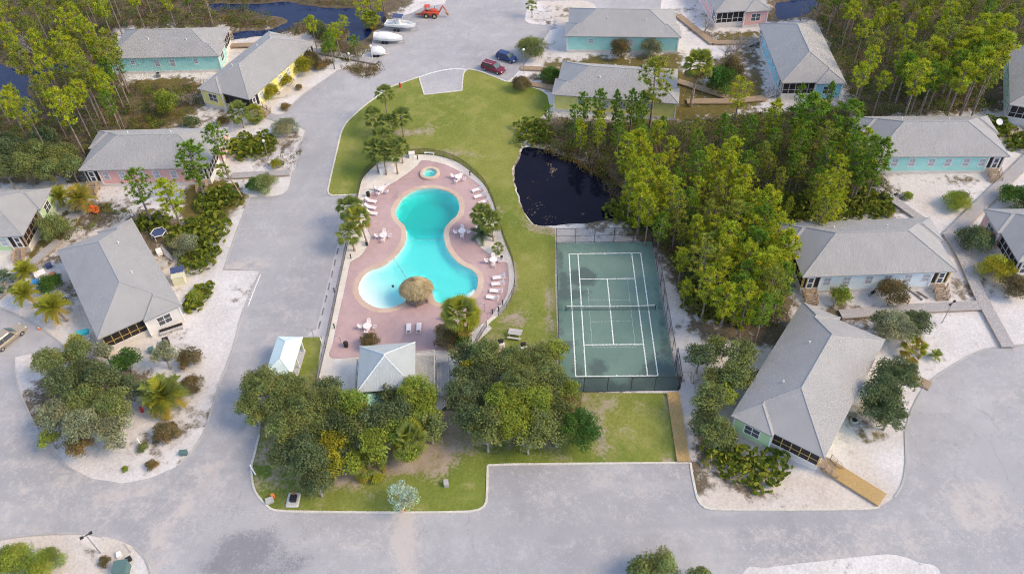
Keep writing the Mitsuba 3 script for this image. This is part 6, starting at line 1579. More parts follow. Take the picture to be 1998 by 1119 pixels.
# wheel stops along the parking place
A, Bp = at(684.5, 385), at(621.5, 643); d = (Bp - A) / np.linalg.norm(Bp - A); ang = math.atan2(d[1], d[0])
for i, py in enumerate((391, 410, 429, 449, 470, 491, 513, 535, 559, 583, 608, 634)):
    t = (py - 385) / (643 - 385); c = at(684.5 + (621.5 - 684.5) * t, py)
    k = thing('wheel_stop', 'grey wheel stop with dark slots in the row along the pool fence', 'wheel stop', 'wheel stops along the pool fence'); X = xf(c[0], c[1], .0, ang)
    part(k, 'beam', shared('ws', lambda: MB().cbox((0, 0, 0), (1.5, .10, .09), 0, .02).shape('m_walk')), X)
    for j in range(4):
        part(k, 'slot', shared('wsl', lambda: MB().cbox((0, 0, 0), (.22, .16, .12), 0, .02).shape('m_black')), X @ T().translate([-.54 + j * .36, 0, 0.0]))
c = at(629, 672); single('gate_frame', 'white framed gate leaf beside the pool fence near the pavilion', 'gate', MB().box(-.5, -.42, -.03, .03, 0, 1.5).box(.42, .5, -.03, .03, 0, 1.5).box(-.42, .42, -.03, .03, 1.4, 1.5).box(-.42, .42, -.03, .03, .75, .83).box(-.42, .42, -.03, .03, .1, .2).shape('m_trim'), xf(c[0], c[1], 0, -1.15))


# ---------------------------------------------------------------- lamp posts, hydrants and other small street things
def lamp(px, py, h, lab, head='ball', bsdf='m_steel'):
    c = at(px, py); k = thing('lamp_post', lab, 'lamp post')
    part(k, 'pole', MB().tube([(0, 0, 0), (0, 0, .5), (0, 0, h)], [.10, .07, .055], 8).shape(bsdf), xf(c[0], c[1]))
    if head == 'ball':
        part(k, 'lantern', MB().lathe([(.06, h), (.20, h + .12), (.26, h + .32), (.17, h + .5), (0, h + .55)], 12).shape('m_trim', 40), xf(c[0], c[1]))
    else:
        mb = MB().tube([(-.45, 0, h), (.45, 0, h)], .05, 6); mb.cbox((-.5, 0, h - .08), (.35, .28, .16)); mb.cbox((.5, 0, h - .08), (.35, .28, .16))
        part(k, 'floodlights', mb.shape('m_black'), xf(c[0], c[1], 0, .6))


lamp(1838, 629.5, 4.1, 'grey lamp post on the white sand below the right hand boardwalk', 'flood'); lamp(1022.5, 144, 5.0, 'lamp post with pale globe beside the navy car'); lamp(196, 1078, 4.2, 'lamp post with twin heads on the bottom left sand', 'flood'); lamp(524, 310, 3.6, 'pale lamp post beside the yellow green ball shrub'); lamp(727, 115, 2.6, 'white lamp post beside the covered trailer', 'ball', 'm_trim'); lamp(683, 121, 1.6, 'short white lamp post on the boardwalk at the upper road', 'ball', 'm_trim')
scene_colors = {'m_red': (.50, .035, .03), 'm_orange': (.75, .20, .045), 'm_teal': (.05, .50, .52), 'm_blue': (.05, .28, .62), 'm_bin_green': (.09, .16, .15), 'm_navy': (.02, .045, .15), 'm_maroon': (.17, .014, .035), 'm_tan_car': (.36, .31, .24), 'm_tractor': (.52, .075, .03), 'm_rubber': (.02, .02, .021), 'm_cream': (.60, .58, .40), 'm_slate': (.05, .07, .16), 'm_canvas': (.76, .76, .74), 'm_hull': (.80, .80, .76), 'm_rust': (.36, .15, .07)}
for _k, _c in scene_colors.items():
    car = _k in ('m_navy', 'm_maroon', 'm_tan_car')
    mat(_k, worn([q * .92 for q in _c], [min(.85, q * 1.06) for q in _c], 1.2, 6, .6), .28 if car else .55, .5, .15 if car else 0, **({'clearcoat': .8, 'clearcoat_gloss': .9} if car else {}))
mat('m_hub', [.55, .55, .56], .3, .5, .7); mat('m_hub_yellow', [.62, .50, .20], .5, .4); mat('m_windscreen', [.10, .14, .15], .06, .7)
HYD = MB().lathe([(.0, 0), (.17, 0), (.17, .06), (.12, .08), (.12, .55), (.16, .58), (.15, .68), (.08, .80), (.03, .86), (0, .86)], 12).tube([(-.2, 0, .42), (.2, 0, .42)], .07, 8).tube([(0, -.18, .36), (0, 0, .36)], .08, 8)
HM_ = HYD.mesh()
for px, py, b, s, lab in [(781, 170.5, 'm_red', 1.25, 'red fire hydrant at the kerb of the upper lawn'), (278, 802, 'm_red', 1.25, 'red fire hydrant left below the big feather palm'), (786, 998, 'm_orange', 1.2, 'orange hydrant at the kerb below the silver tree')]:
    c = at(px, py); single('fire_hydrant', lab, 'fire hydrant', ply(HM_, b, 40), xf(c[0], c[1], 0, 0, s))
c = at(77, 642); k = thing('traffic_cone', 'orange traffic cone in front of the parked pickup', 'traffic cone'); part(k, 'cone', MB().lathe([(.16, .03), (.03, .75), (0, .75)], 12).shape('m_orange'), xf(c[0], c[1], .01)); part(k, 'base', MB().cbox((0, 0, 0), (.42, .42, .035)).shape('m_orange'), xf(c[0], c[1], .013)); part(k, 'band', MB().lathe([(.118, .30), (.075, .50)], 12).shape('m_trim'), xf(c[0], c[1], .012))


def cabinet(px, py, s, rot, b, lab, lid=None, name='utility_box', cat='utility box'):
    c = at(px, py); k = thing(name, lab, cat); part(k, 'housing', MB().cbox((0, 0, 0), s, 0, min(s) * .08).shape(b), xf(c[0], c[1], 0, rot)); part(k, 'lid', MB().cbox((0, 0, s[2] + .004), (s[0] + .05, s[1] + .05, .05), 0, .02).shape(lid or b), xf(c[0], c[1], 0, rot))


cabinet(871, 945, (.55, .75, .6), .1, 'm_kerb_grey', 'grey utility box alone on the bottom lawn'); cabinet(359, 885, (.95, .6, .5), .05, 'm_bin_green', 'green utility box at the kerb of the left sand island'); cabinet(241, 1114, (1.5, 1.5, 1.3), .1, 'm_bin_green', 'big green transformer box at the bottom left edge'); cabinet(527, 978, (.9, .7, .45), .4, 'm_kerb_grey', 'grey meter box at the left corner of the bottom lawn'); cabinet(534, 970, (.35, .3, .7), .2, 'm_orange', 'orange marker box beside the grey meter box'); cabinet(326, 670, (.8, .7, 1.0), .4, 'm_black', 'black box behind the lone grey green oak'); cabinet(297, 686, (.7, .7, .7), .4, 'm_bin_green', 'dark bin left of the lone grey green oak')
cabinet(253, 1092, (.55, .4, .5), .6, 'm_black', 'small black box on the bottom left sand'); cabinet(233, 1083, (.45, .7, .35), .4, 'm_trim', 'small white tank on the bottom left sand'); cabinet(72, 554, (.9, .7, .7), .5, 'm_blue', 'bright blue crate in the left garden'); cabinet(1052, 150, (.9, .7, .7), 0, 'm_cream', 'pale green box beside the lamp post near the cars')
k = thing('stone_planter', 'white concrete pad with a black grill on the bottom lawn', 'grill pad'); c = at(573, 976); X = xf(c[0], c[1], 0, -.05)
part(k, 'pad', MB().cbox((0, 0, 0), (1.5, 1.9, .35), 0, .12).shape('m_kerb'), X); part(k, 'grill', MB().cbox((.05, .05, .354), (.75, .95, .45), 0, .08).shape('m_black'), X); part(k, 'shelf', MB().cbox((.05, .5, .81), (.5, .35, .05)).shape('m_rust'), X)
for (a, b, lab) in [((272, 862), (283, 882), 'toppled white post beside a weed on the left island'), ((491, 913), (499, 926), 'leaning white post at the left kerb of the bottom lawn')]:
    p, q = at(*a), at(*b); single('white_post', lab, 'post', MB().tube([p + [0, 0, .9], q + [0, 0, .05]], .09, 6).shape('m_trim'))
c = at(241, 1068); single('thin_post', 'thin grey post beside the twin headed lamp at the bottom left', 'post', MB().tube([(0, 0, 0), (-.1, 0, 2.0)], .04, 5).shape('m_steel'), xf(c[0] + 1.0, c[1] - .6))
# picnic table and grills on the lawn below the pool gate
k = thing('picnic_table', 'weathered grey picnic table on the grass below the pool gate', 'picnic table'); c = at(1005, 655); X = xf(c[0], c[1], 0, -.22)
for i in range(5):
    part(k, 'plank', shared('pplank', lambda: MB().box(-.95, .95, -.075, .075, .72, .76).shape('m_rail_grey')), X @ T().translate([0, -.34 + i * .17, 0]))
for y in (-.78, .78):
    part(k, 'bench', shared('pbench', lambda: MB().box(-.95, .95, -.14, .14, .42, .46).shape('m_rail_grey')), X @ T().translate([0, y, 0]))
mb = MB()
for x in (-.7, .7):
    mb.box(x - .05, x + .05, -.85, .85, .37, .42).tube([(x, -.7, 0), (x, -.25, .72)], .05, 4).tube([(x, .7, 0), (x, .25, .72)], .05, 4)
part(k, 'legs', mb.shape('m_rail_grey'), X)
for px, py, lab in [(978, 676, 'left white barbecue grill under the oaks by the picnic table'), (1022, 682, 'right white barbecue grill under the oaks by the picnic table')]:
    c = at(px, py); k = thing('barbecue', lab, 'grill'); X = xf(c[0], c[1], 0, .1); part(k, 'stand', MB().cbox((0, 0, 0), (.9, .6, .75), 0, .06).shape('m_trim'), X); part(k, 'hood', MB().cbox((0, .25, .75), (.8, .5, .45), 0, .1).shape('m_black'), X)


# ---------------------------------------------------------------- boardwalks
def boardwalk(pts, w, z, bsdf, label, rim='m_rail'):
    line = np.array(L(pts, z)); k = thing('boardwalk', label, 'boardwalk'); mb, rm = MB(), MB()
    for (a, b) in zip(line[:-1], line[1:]):
        d = b - a; ln = np.linalg.norm(d); ang = math.atan2(d[1], d[0]); n = max(1, int(ln / .16)); jit = np.random.default_rng(n)
        for i in range(n):
            c = a + d * (i + .5) / n; mb.cbox((c[0], c[1], z - .04 + .006 * jit.random()), (ln / n - .014, w * (1 + .012 * jit.normal()), .04), ang)
        nn = np.array([-d[1], d[0]]) / ln
        for s in (-1, 1):
            p, q = a + nn * s * (w / 2 - .04), b + nn * s * (w / 2 - .04); m = (p + q) / 2
            rm.cbox((m[0], m[1], z - .22), (ln, .09, .16), ang)
    part(k, 'decking', mb.shape(bsdf), kind='stuff'); part(k, 'joists', rm.shape(rim), kind='stuff')


boardwalk([(1313, 764), (1334, 899)], 1.55, .40, 'm_wood_new', 'straight tan boardwalk from the court fence down to the lower lot')
boardwalk([(1612, 905), (1722, 974)], 2.1, .35, 'm_wood_new', 'tan ramp from the lower right house to the road')
boardwalk([(1728, 795), (1762, 735)], 1.4, .35, 'm_wood_tan', 'hidden walk behind the dark oaks of the lower right house') if False else boardwalk([(1780, 735), (1815, 752)], 1.5, .25, 'm_wood_tan', 'short tan walk from the dark oaks to the curved kerb')
boardwalk([(2040, 276), (1850, 462)], 2.0, .45, 'm_wood_grey', 'long grey boardwalk running up to the right edge'); boardwalk([(1853, 458), (1880, 500), (1915, 580), (1968, 676)], 1.75, .42, 'm_wood_grey', 'grey boardwalk running down right to the curved kerb'); boardwalk([(1640, 612), (1790, 600), (1922, 594)], 1.7, .40, 'm_wood_grey', 'level grey boardwalk below the ice blue house'); boardwalk([(1706, 362), (1800, 428)], 1.5, .42, 'm_wood_grey', 'grey boardwalk leading behind the ice blue house roof')
boardwalk([(1322, 157), (1420, 188)], 1.5, .40, 'm_wood_tan', 'upper slanting tan boardwalk beside the tall fan palm'); boardwalk([(1340, 197), (1430, 196), (1494, 190)], 1.6, .38, 'm_wood_tan', 'level tan boardwalk between the yellow and the sky blue house'); boardwalk([(1322, 28), (1392, 84)], 1.5, .42, 'm_wood_tan', 'slanting tan boardwalk below the top pink house'); boardwalk([(1392, 82), (1478, 82)], 1.4, .40, 'm_wood_tan', 'level tan boardwalk below the bare trees')
boardwalk([(1016, 132), (1070, 134)], 1.4, .35, 'm_wood_tan', 'short tan boardwalk right of the navy car'); boardwalk([(1000, 157), (1090, 172)], 1.4, .33, 'm_wood_tan', 'tan boardwalk from the lot to the left end of the yellow house')
boardwalk([(163, 396), (134, 442)], 1.5, .35, 'm_wood_grey', 'upper piece of grey boardwalk in the left garden'); boardwalk([(115, 468), (58, 516), (-10, 580)], 1.6, .35, 'm_wood_grey', 'grey boardwalk at the left edge below the light green house'); boardwalk([(452, 342), (566, 336)], 1.5, .35, 'm_wood_grey', 'grey walk from the pink house to the upper road'); boardwalk([(606, 96), (736, 121)], 1.5, .40, 'm_wood_grey', 'pale boardwalk from the angled yellow house to the boats')
boardwalk([(450, 88), (520, 86), (545, 80)], 1.4, .5, 'm_wood_tan', 'boardwalk between the top left aqua house and the angled yellow house')


# ---------------------------------------------------------------- vehicles
def loft(sections, closed=True):
    """A skin through cross-sections: each a list of points in y, z at one x."""
    mb = MB(); n = len(sections[0][1]); v = np.vstack([np.c_[np.full(n, x), np.asarray(s, float)] for x, s in sections]); f = []
    for i in range(len(sections) - 1):
        for j in range(n if closed else n - 1):
            f.append((i * n + j, i * n + (j + 1) % n, (i + 1) * n + (j + 1) % n, (i + 1) * n + j))
    e = (len(sections) - 1) * n
    f += [(0, j + 1, j, j) for j in range(1, n - 1)] + [(e, e + j, e + j + 1, e + j + 1) for j in range(1, n - 1)]
    return mb.add(v, f)


def ring(w, z0, z1, r=.12):
    return [(-w + r, z0), (w - r, z0), (w, z0 + r), (w, z1 - r), (w - r, z1), (-w + r, z1), (-w, z1 - r), (-w, z0 + r)]


def car(name, label, cat, px, py, ang, ln, w, h, paint, kind):
    """Front towards local +x."""
    c = at(px, py); k = thing(name, label, cat); X = xf(c[0], c[1], .012, ang); L2, hw = ln / 2, w / 2; hood = .98 if kind != 'van' else 1.02
    low = [(-L2, ring(hw * .86, .45, .9)), (-L2 + .12, ring(hw * .97, .34, hood + .02)), (-L2 + .6, ring(hw, .30, hood + .04)), (L2 * .30, ring(hw, .30, hood + .04)), (L2 * .45, ring(hw, .30, hood)), (L2 - .45, ring(hw * .97, .32, hood - .14)), (L2 - .1, ring(hw * .88, .36, hood - .30)), (L2, ring(hw * .78, .42, hood - .42))]
    part(k, 'body', loft(low).shape(paint, 35), X)
    xb, xf_, xr = (-L2 + .10 if kind != 'pickup' else -L2 + 1.75), L2 * .48, L2 * .16
    top = hood + .02
    cab = [(xb, ring(hw * .88, top - .1, top + .05, .04)), (xb + (.28 if kind == 'van' else .38), ring(hw * .80, top - .1, h - .05, .10)), (xb + .9, ring(hw * .80, top - .1, h, .10)), (xr - .3, ring(hw * .80, top - .1, h, .10)), (xr, ring(hw * .78, top - .1, h - .05, .10)), (xf_, ring(hw * .86, top - .12, top + .02, .04))]
    part(k, 'cabin', loft(cab).shape(paint, 35), X)
    part(k, 'windscreen', MB().add([(xr + .03, -hw * .70, h - .10), (xr + .03, hw * .70, h - .10), (xf_ + .0, hw * .78, top + .05), (xf_ + .0, -hw * .78, top + .05)], [(3, 2, 1, 0)]).shape('m_windscreen'), X @ T().translate([.03, 0, .012]))
    part(k, 'rear_window', MB().add([(xb + .27, -hw * .66, h - .12), (xb + .27, hw * .66, h - .12), (xb + .02, hw * .72, top + .08), (xb + .02, -hw * .72, top + .08)], [(0, 1, 2, 3)]).shape('m_glass'), X @ T().translate([-.03, 0, .012]))
    n = 3 if kind == 'van' else 2
    for s in (-1, 1):
        x0, x1 = xb + .40, xr + .12
        for i in range(n):
            a, b = x0 + (x1 - x0) * i / n + .05, x0 + (x1 - x0) * (i + 1) / n - .05; e = .28 if i == n - 1 else 0
            q = [(a, s * hw * .868, top + .06), (b + e, s * hw * .868, top + .06), (b, s * hw * .815, h - .17), (a, s * hw * .815, h - .17)]
            part(k, 'side_window', MB().poly(q if s < 0 else q[::-1]).shape('m_glass'), X @ T().translate([0, s * .02, 0]))
        part(k, 'headlight', MB().cbox((L2 - .16, s * hw * .66, hood - .40), (.16, .36, .15), 0, .04).shape('m_trim'), X)
        part(k, 'tail_light', MB().cbox((-L2 + .06, s * hw * .76, .72), (.12, .22, .22), 0, .03).shape('m_red'), X)
        part(k, 'mirror', MB().cbox((xr + .42, s * (hw + .10), top + .02), (.16, .20, .15), 0, .04).shape(paint), X)
        for x in (-L2 * .60, L2 * .60):
            wl = part(k, 'wheel', shared('tyre', lambda: MB().lathe([(.20, -.11), (.31, -.11), (.345, -.07), (.345, .07), (.31, .11), (.20, .11)], 18).shape('m_rubber', 40)), X @ T().translate([x, s * (hw - .09), .345]).rotate([1, 0, 0], 90))
            part(wl, 'hub', shared('hub', lambda: MB().lathe([(.0, -.115), (.19, -.115), (.205, -.09), (.205, .09), (.19, .115), (.0, .115)], 14).shape('m_hub', 40)), X @ T().translate([x, s * (hw - .09), .345]).rotate([1, 0, 0], 90))
    if kind == 'pickup':
        part(k, 'bed_liner', MB().box(-L2 + .15, xb + .0, -hw * .8, hw * .8, hood + .05, hood + .07).shape('m_black'), X)
    if kind == 'van':
        for s in (-1, 1):
            part(k, 'roof_rail', MB().tube([(xb + .5, s * hw * .66, h + .02), (xr - .3, s * hw * .66, h + .02)], .025, 5).shape('m_trim'), X)
    return k


def heading(a, b):
    p, q = at(*a), at(*b); return math.atan2(q[1] - p[1], q[0] - p[0])


car('parked_car', 'maroon minivan parked at the top edge of the lawn', 'car', 963, 138, heading((942, 133), (984, 146)), 5.0, 1.95, 1.78, 'm_maroon', 'van')
car('parked_car', 'navy blue estate car parked behind the maroon minivan', 'car', 989, 117, heading((970, 112), (1008, 124)), 4.5, 1.82, 1.62, 'm_navy', 'suv')
car('pickup', 'tan four door pickup with pale blue bonnet parked at the left edge', 'pickup', 18, 664, heading((0, 684), (50, 644)), 5.5, 1.95, 1.85, 'm_tan_car', 'suv')




def trailer(k, X, ln, w, z=.55):
    mb = MB().box(-ln / 2, ln / 2 - .6, -w / 2, -w / 2 + .09, z - .1, z).box(-ln / 2, ln / 2 - .6, w / 2 - .09, w / 2, z - .1, z)
    for x in np.linspace(-ln / 2 + .2, ln / 2 - .8, 4):
        mb.box(x - .05, x + .05, -w / 2, w / 2, z - .15, z - .1)
    mb.tube([(ln / 2 - .6, -w / 2, z - .05), (ln / 2 + .9, 0, z - .1)], .05, 4).tube([(ln / 2 - .6, w / 2, z - .05), (ln / 2 + .9, 0, z - .1)], .05, 4).tube([(ln / 2 + .6, 0, 0), (ln / 2 + .6, 0, z)], .04, 5)
    part(k, 'trailer_frame', mb.shape('m_steel'), X)
    for s in (-1, 1):
        for dx in (-.45, .35):
            part(k, 'trailer_wheel', shared('twheel', lambda: MB().lathe([(.0, -.10), (.2, -.10), (.29, -.09), (.31, -.05), (.31, .05), (.29, .09), (.2, .10), (0, .1)], 16).shape('m_rubber', 40)), X @ T().translate([-ln * .1 + dx, s * (w / 2 + .12), .31]).rotate([1, 0, 0], 90))


def hull_mesh(ln, w, z0, depth):
    secs = []
    for t in np.linspace(0, 1, 11):
        x = -ln / 2 + ln * t; b = w / 2 * (1 - max(0, (t - .45) / .55) ** 2.3 * .985); sh = z0 + depth + .25 * t ** 2
        kz = z0 + .55 * depth * max(0, (t - .6) / .4) ** 2
        secs.append((x, [(-b, sh), (-b * .92, z0 + depth * .45), (-b * .12, kz), (b * .12, kz), (b * .92, z0 + depth * .45), (b, sh), (b * .84, sh + .02), (b * .80, z0 + depth * .62), (-b * .80, z0 + depth * .62), (-b * .84, sh + .02)]))
    return loft(secs)


k = thing('console_boat', 'white centre console boat with dark top and twin outboards on a trailer', 'boat'); c = at(783, 58); X = xf(c[0], c[1], .012, heading((755, 52), (812, 57)))
part(k, 'hull', hull_mesh(6.6, 2.3, .6, .95).shape('m_hull', 30), X)
part(k, 'console', MB().cbox((-.4, 0, 1.2), (.9, .8, 1.0), 0, .1).cbox((-1.5, 0, 1.2), (.5, 1.0, .55), 0, .1).shape('m_trim'), X)
mb = MB()
for x in (-1.1, .35):
    for y in (-.62, .62):
        mb.tube([(x, y, 1.3), (x * .9, y, 3.1)], .035, 5)
part(k, 'top_frame', mb.shape('m_hub'), X, kind='stuff'); part(k, 'hard_top', MB().cbox((-.4, 0, 3.1), (2.1, 1.7, .07), 0, .03).shape('m_slate'), X)
for s in (-1, 1):
    part(k, 'outboard', shared('outb', lambda: MB().cbox((0, 0, .55), (.5, .38, .75), 0, .12).cbox((.05, 0, -.15), (.22, .16, .75), 0, .04).shape('m_black')), X @ T().translate([-3.55, s * .4, 1.15]))
mb = MB(); t = np.linspace(0, 1, 8); mb.tube(np.c_[.6 + 2.4 * t, .95 * (1 - t ** 2.2), 2.05 + .2 * t], .025, 4).tube(np.c_[.6 + 2.4 * t, -.95 * (1 - t ** 2.2), 2.05 + .2 * t], .025, 4); part(k, 'bow_rail', mb.shape('m_hub'), X, kind='stuff')
trailer(k, X, 6.2, 1.9)
k = thing('covered_boat', 'boat under a white cover on a trailer at the left of the wide lot', 'boat'); c = at(759, 82); X = xf(c[0], c[1], .012, heading((735, 79), (786, 82)))
secs = []
for t in np.linspace(0, 1, 13):
    x = -3.0 + 6.0 * t; b = 1.18 * (min(1, .72 + 1.2 * t)) * (1 - max(0, (t - .5) / .5) ** 2.4 * .93); hz = 1.75 + .35 * math.sin(min(1, t * 1.25) * math.pi) - .35 * t ** 3 + (.25 if t < .08 else 0)
    secs.append((x, [(-b * .85, .72), (-b, 1.15), (-b * .96, 1.45), (-b * .45, hz - .05), (0, hz + .08), (b * .45, hz - .05), (b * .96, 1.45), (b, 1.15), (b * .85, .72)]))
part(k, 'cover', loft(secs).shape('m_canvas', 60), X); trailer(k, X, 5.6, 1.8)
mb = MB()
for x in (-1.6, .4):
    mb.tube([(x, -1.2, 1.1), (x, -1.1, 1.5), (x, -.5, 1.98), (x, 0, 2.12), (x, .5, 1.98), (x, 1.1, 1.5), (x, 1.2, 1.1)], .03, 4)
part(k, 'strap', mb.shape('m_plastic'), X, kind='stuff')
k = thing('covered_trailer', 'small trailer load under a white tarp beside the lamp post', 'trailer'); c = at(738, 107); X = xf(c[0], c[1], .012, heading((726, 106), (751, 105)))
part(k, 'tarp', loft([(-1.35, ring(.85, .35, 1.0, .2)), (-1.15, ring(1.0, .2, 1.5, .3)), (.1, ring(1.05, .2, 1.65, .4)), (.8, ring(1.0, .2, 1.45, .35)), (1.5, ring(.62, .35, .85, .2))]).shape('m_canvas', 60), X); trailer(k, X, 2.6, 1.7, .4)

k = thing('trencher_tractor', 'orange red trencher tractor with canopy and raised digging arm at the top lot', 'tractor'); c = at(840, 33); X = xf(c[0], c[1], .012, heading((818, 30), (862, 31)))
part(k, 'chassis', loft([(-1.6, ring(.55, .6, 1.2)), (-1.2, ring(.7, .55, 1.35)), (1.1, ring(.7, .55, 1.4)), (1.9, ring(.5, .6, 1.2))]).shape('m_tractor', 35), X)
part(k, 'engine_hood', loft([(.2, ring(.42, 1.3, 1.8)), (1.2, ring(.42, 1.3, 1.78)), (1.7, ring(.36, 1.2, 1.6))]).shape('m_tractor', 35), X)
part(k, 'seat', MB().cbox((-.55, 0, 1.35), (.5, .5, .15), 0, .04).cbox((-.85, 0, 1.45), (.12, .5, .5), 0, .04).shape('m_black'), X)
mb = MB()
for x in (-1.05, -.05):
    for y in (-.55, .55):
        mb.tube([(x, y, 1.3), (x, y, 2.45)], .045, 5)
part(k, 'roll_bar', mb.shape('m_tractor'), X, kind='stuff'); part(k, 'canopy', MB().cbox((-.55, 0, 2.45), (1.25, 1.3, .10), 0, .04).shape('m_tractor'), X)
for x, y in ((-.75, -.8), (-.75, .8), (1.05, -.8), (1.05, .8)):
    wl = part(k, 'wheel', shared('bwheel', lambda: MB().lathe([(.28, -.17), (.50, -.17), (.56, -.10), (.56, .10), (.50, .17), (.28, .17)], 18).shape('m_rubber', 40)), X @ T().translate([x, y, .56]).rotate([1, 0, 0], 90))
    part(wl, 'hub', shared('bhub', lambda: MB().lathe([(0, -.13), (.29, -.13), (.29, .13), (0, .13)], 14).shape('m_hub_yellow', 40)), X @ T().translate([x, y, .56]).rotate([1, 0, 0], 90))
part(k, 'digging_boom', MB().tube([(1.8, 0, .9), (2.3, 0, 1.6), (2.9, .0, 2.6)], [.18, .16, .13], 6).tube([(2.9, 0, 2.6), (3.6, 0, 1.4)], [.13, .10], 6).shape('m_tractor'), X)
part(k, 'bucket', loft([(3.45, ring(.28, .9, 1.4, .06)), (3.75, ring(.28, .55, 1.2, .06)), (4.05, ring(.28, .5, .8, .06))]).shape('m_rust', 30), X)
part(k, 'trencher_bar', MB().tube([(-1.6, 0, .8), (-3.3, 0, .55)], [.16, .12], 6).cbox((-2.5, 0, .45), (1.7, .5, .12), 0, .03).shape('m_rust'), X); part(k, 'blade', MB().cbox((-1.9, 0, .35), (.12, 1.7, .55), 0, .03).shape('m_tractor'), X)
part(k, 'exhaust', MB().tube([(1.0, .25, 1.7), (1.0, .25, 2.35)], .05, 6).shape('m_black'), X)

# ---------------------------------------------------------------- things in the gardens
k = thing('upturned_canoe', 'upturned pale canoe beside the white walled house', 'canoe'); p, q = at(317, 485), at(336, 508); c = (p + q) / 2; X = xf(c[0], c[1], 0, math.atan2(q[1] - p[1], q[0] - p[0]))
part(k, 'hull', loft([(-2.3 + 4.6 * t, [(-.42 * math.sin(math.pi * t) - .02, .06), (-.34 * math.sin(math.pi * t) - .015, .30), (0, .42), (.34 * math.sin(math.pi * t) + .015, .30), (.42 * math.sin(math.pi * t) + .02, .06)]) for t in np.linspace(.01, .99, 13)]).shape('m_kerb_grey', 50), X)
k = thing('garden_shed', 'small yellow and blue roofed shed at the right of the white walled house', 'shed'); c = at(352, 548); X = xf(c[0], c[1], 0, .25)
part(k, 'wall', MB().box(-.85, .85, -.95, .95, 0, 1.6).shape('m_cream'), X); part(k, 'roof', MB().add([(-.95, .1, 1.62), (.95, .1, 1.62), (.95, 1.15, 2.0), (-.95, 1.15, 2.0), (-.95, .1, 1.56), (.95, .1, 1.56), (.95, 1.15, 1.94), (-.95, 1.15, 1.94)], [(0, 1, 2, 3), (7, 6, 5, 4), (0, 4, 5, 1), (1, 5, 6, 2), (2, 6, 7, 3), (3, 7, 4, 0)]).shape('m_slate'), X, label='dark blue roof panel'); part(k, 'lid', MB().box(-.9, .9, -1.0, .08, 1.602, 1.66).shape('m_cream'), X)
c = at(319, 519); single('round_tank', 'round pale tank lid beside the white walled house', 'tank', MB().lathe([(.75, 0), (.75, .5), (.65, .62), (.2, .70), (.15, .8), (0, .8)], 20).shape('m_kerb_grey', 40), xf(c[0], c[1]))
cabinet(312, 494, (.8, 1.2, .6), .5, 'm_trim', 'white chest beside the upturned canoe')
k = thing('hexagon_frame', 'white framed hexagon canopy with blue glass behind the white walled house', 'canopy'); c = at(313, 462); X = xf(c[0], c[1], 0, .3)
part(k, 'glass', MB().prism(Polygon([(1.15 * math.cos(t), 1.15 * math.sin(t)) for t in np.arange(6) * math.pi / 3]), 1.0, 1.03).shape('m_slate'), X)
mb = MB(); hx6 = [(1.2 * math.cos(t), 1.2 * math.sin(t), 1.05) for t in np.arange(7) * math.pi / 3]; mb.tube(hx6, .07, 5)
for p in hx6[:6]:
    mb.tube([p, (p[0], p[1], 0)], .05, 5)
part(k, 'frame', mb.shape('m_trim'), X)
k = thing('satellite_dish', 'white satellite dish on a pole over the palmetto at the right aqua house', 'satellite dish'); c = at(1943, 252); X = xf(c[0], c[1])
part(k, 'pole', MB().tube([(0, 0, 0), (0, 0, 1.5)], .05, 6).shape('m_steel'), X); part(k, 'dish', MB().lathe([(0, 0), (.35, .05), (.58, .15), (.58, .18), (.35, .08), (0, .03)], 20).shape('m_trim', 40), X @ T().translate([0, 0, 1.5]).rotate([1, 0, 0], 38))
for i, (px, py, rot, lab) in enumerate([(181, 413, .4, 'left orange garden chair below the golden feather palm'), (190, 416, -.3, 'right orange garden chair below the golden feather palm'), (184, 407, 2.6, 'rear orange garden chair below the golden feather palm')]):
    c = at(px, py); k = thing('garden_chair', lab, 'chair'); X = xf(c[0], c[1], 0, rot)
    part(k, 'seat', shared('adseat', lambda: MB().add([(-.3, -.35, .42), (.3, -.35, .42), (.3, .25, .26), (-.3, .25, .26), (-.3, -.35, .38), (.3, -.35, .38), (.3, .25, .22), (-.3, .25, .22)], [(0, 1, 2, 3), (7, 6, 5, 4), (0, 4, 5, 1), (1, 5, 6, 2), (3, 0, 4, 7)]).shape('m_orange')), X)
    part(k, 'backrest', shared('adback', lambda: MB().add([(-.32, .22, .26), (.32, .22, .26), (.36, .55, 1.0), (-.36, .55, 1.0), (-.32, .26, .26), (.32, .26, .26), (.36, .59, 1.0), (-.36, .59, 1.0)], [(0, 1, 2, 3), (7, 6, 5, 4), (0, 3, 7, 4), (1, 5, 6, 2), (2, 6, 7, 3)]).shape('m_orange')), X)
    part(k, 'arms', shared('adarm', lambda: MB().box(-.45, -.32, -.4, .3, .55, .59).box(.32, .45, -.4, .3, .55, .59).box(-.43, -.36, -.38, -.3, 0, .55).box(.36, .43, -.38, -.3, 0, .55).shape('m_orange')), X, kind='stuff')
k = thing('teal_cart', 'teal topped cart beside the corner of the white walled house', 'cart'); c = at(165, 658); X = xf(c[0], c[1], 0, .35)
part(k, 'top', MB().cbox((0, 0, .9), (1.9, 1.0, .35), 0, .12).shape('m_teal'), X); part(k, 'body', MB().cbox((0, 0, .25), (1.7, .85, .62), 0, .05).shape('m_trim'), X); part(k, 'step', MB().cbox((.2, -.75, .2), (1.2, .45, .12), 0, .03).shape('m_trim'), X)
c = at(337, 647); k = thing('wall_bench', 'long pale bench against the white wall at the lower left', 'bench'); X = xf(c[0], c[1], 0, .42)
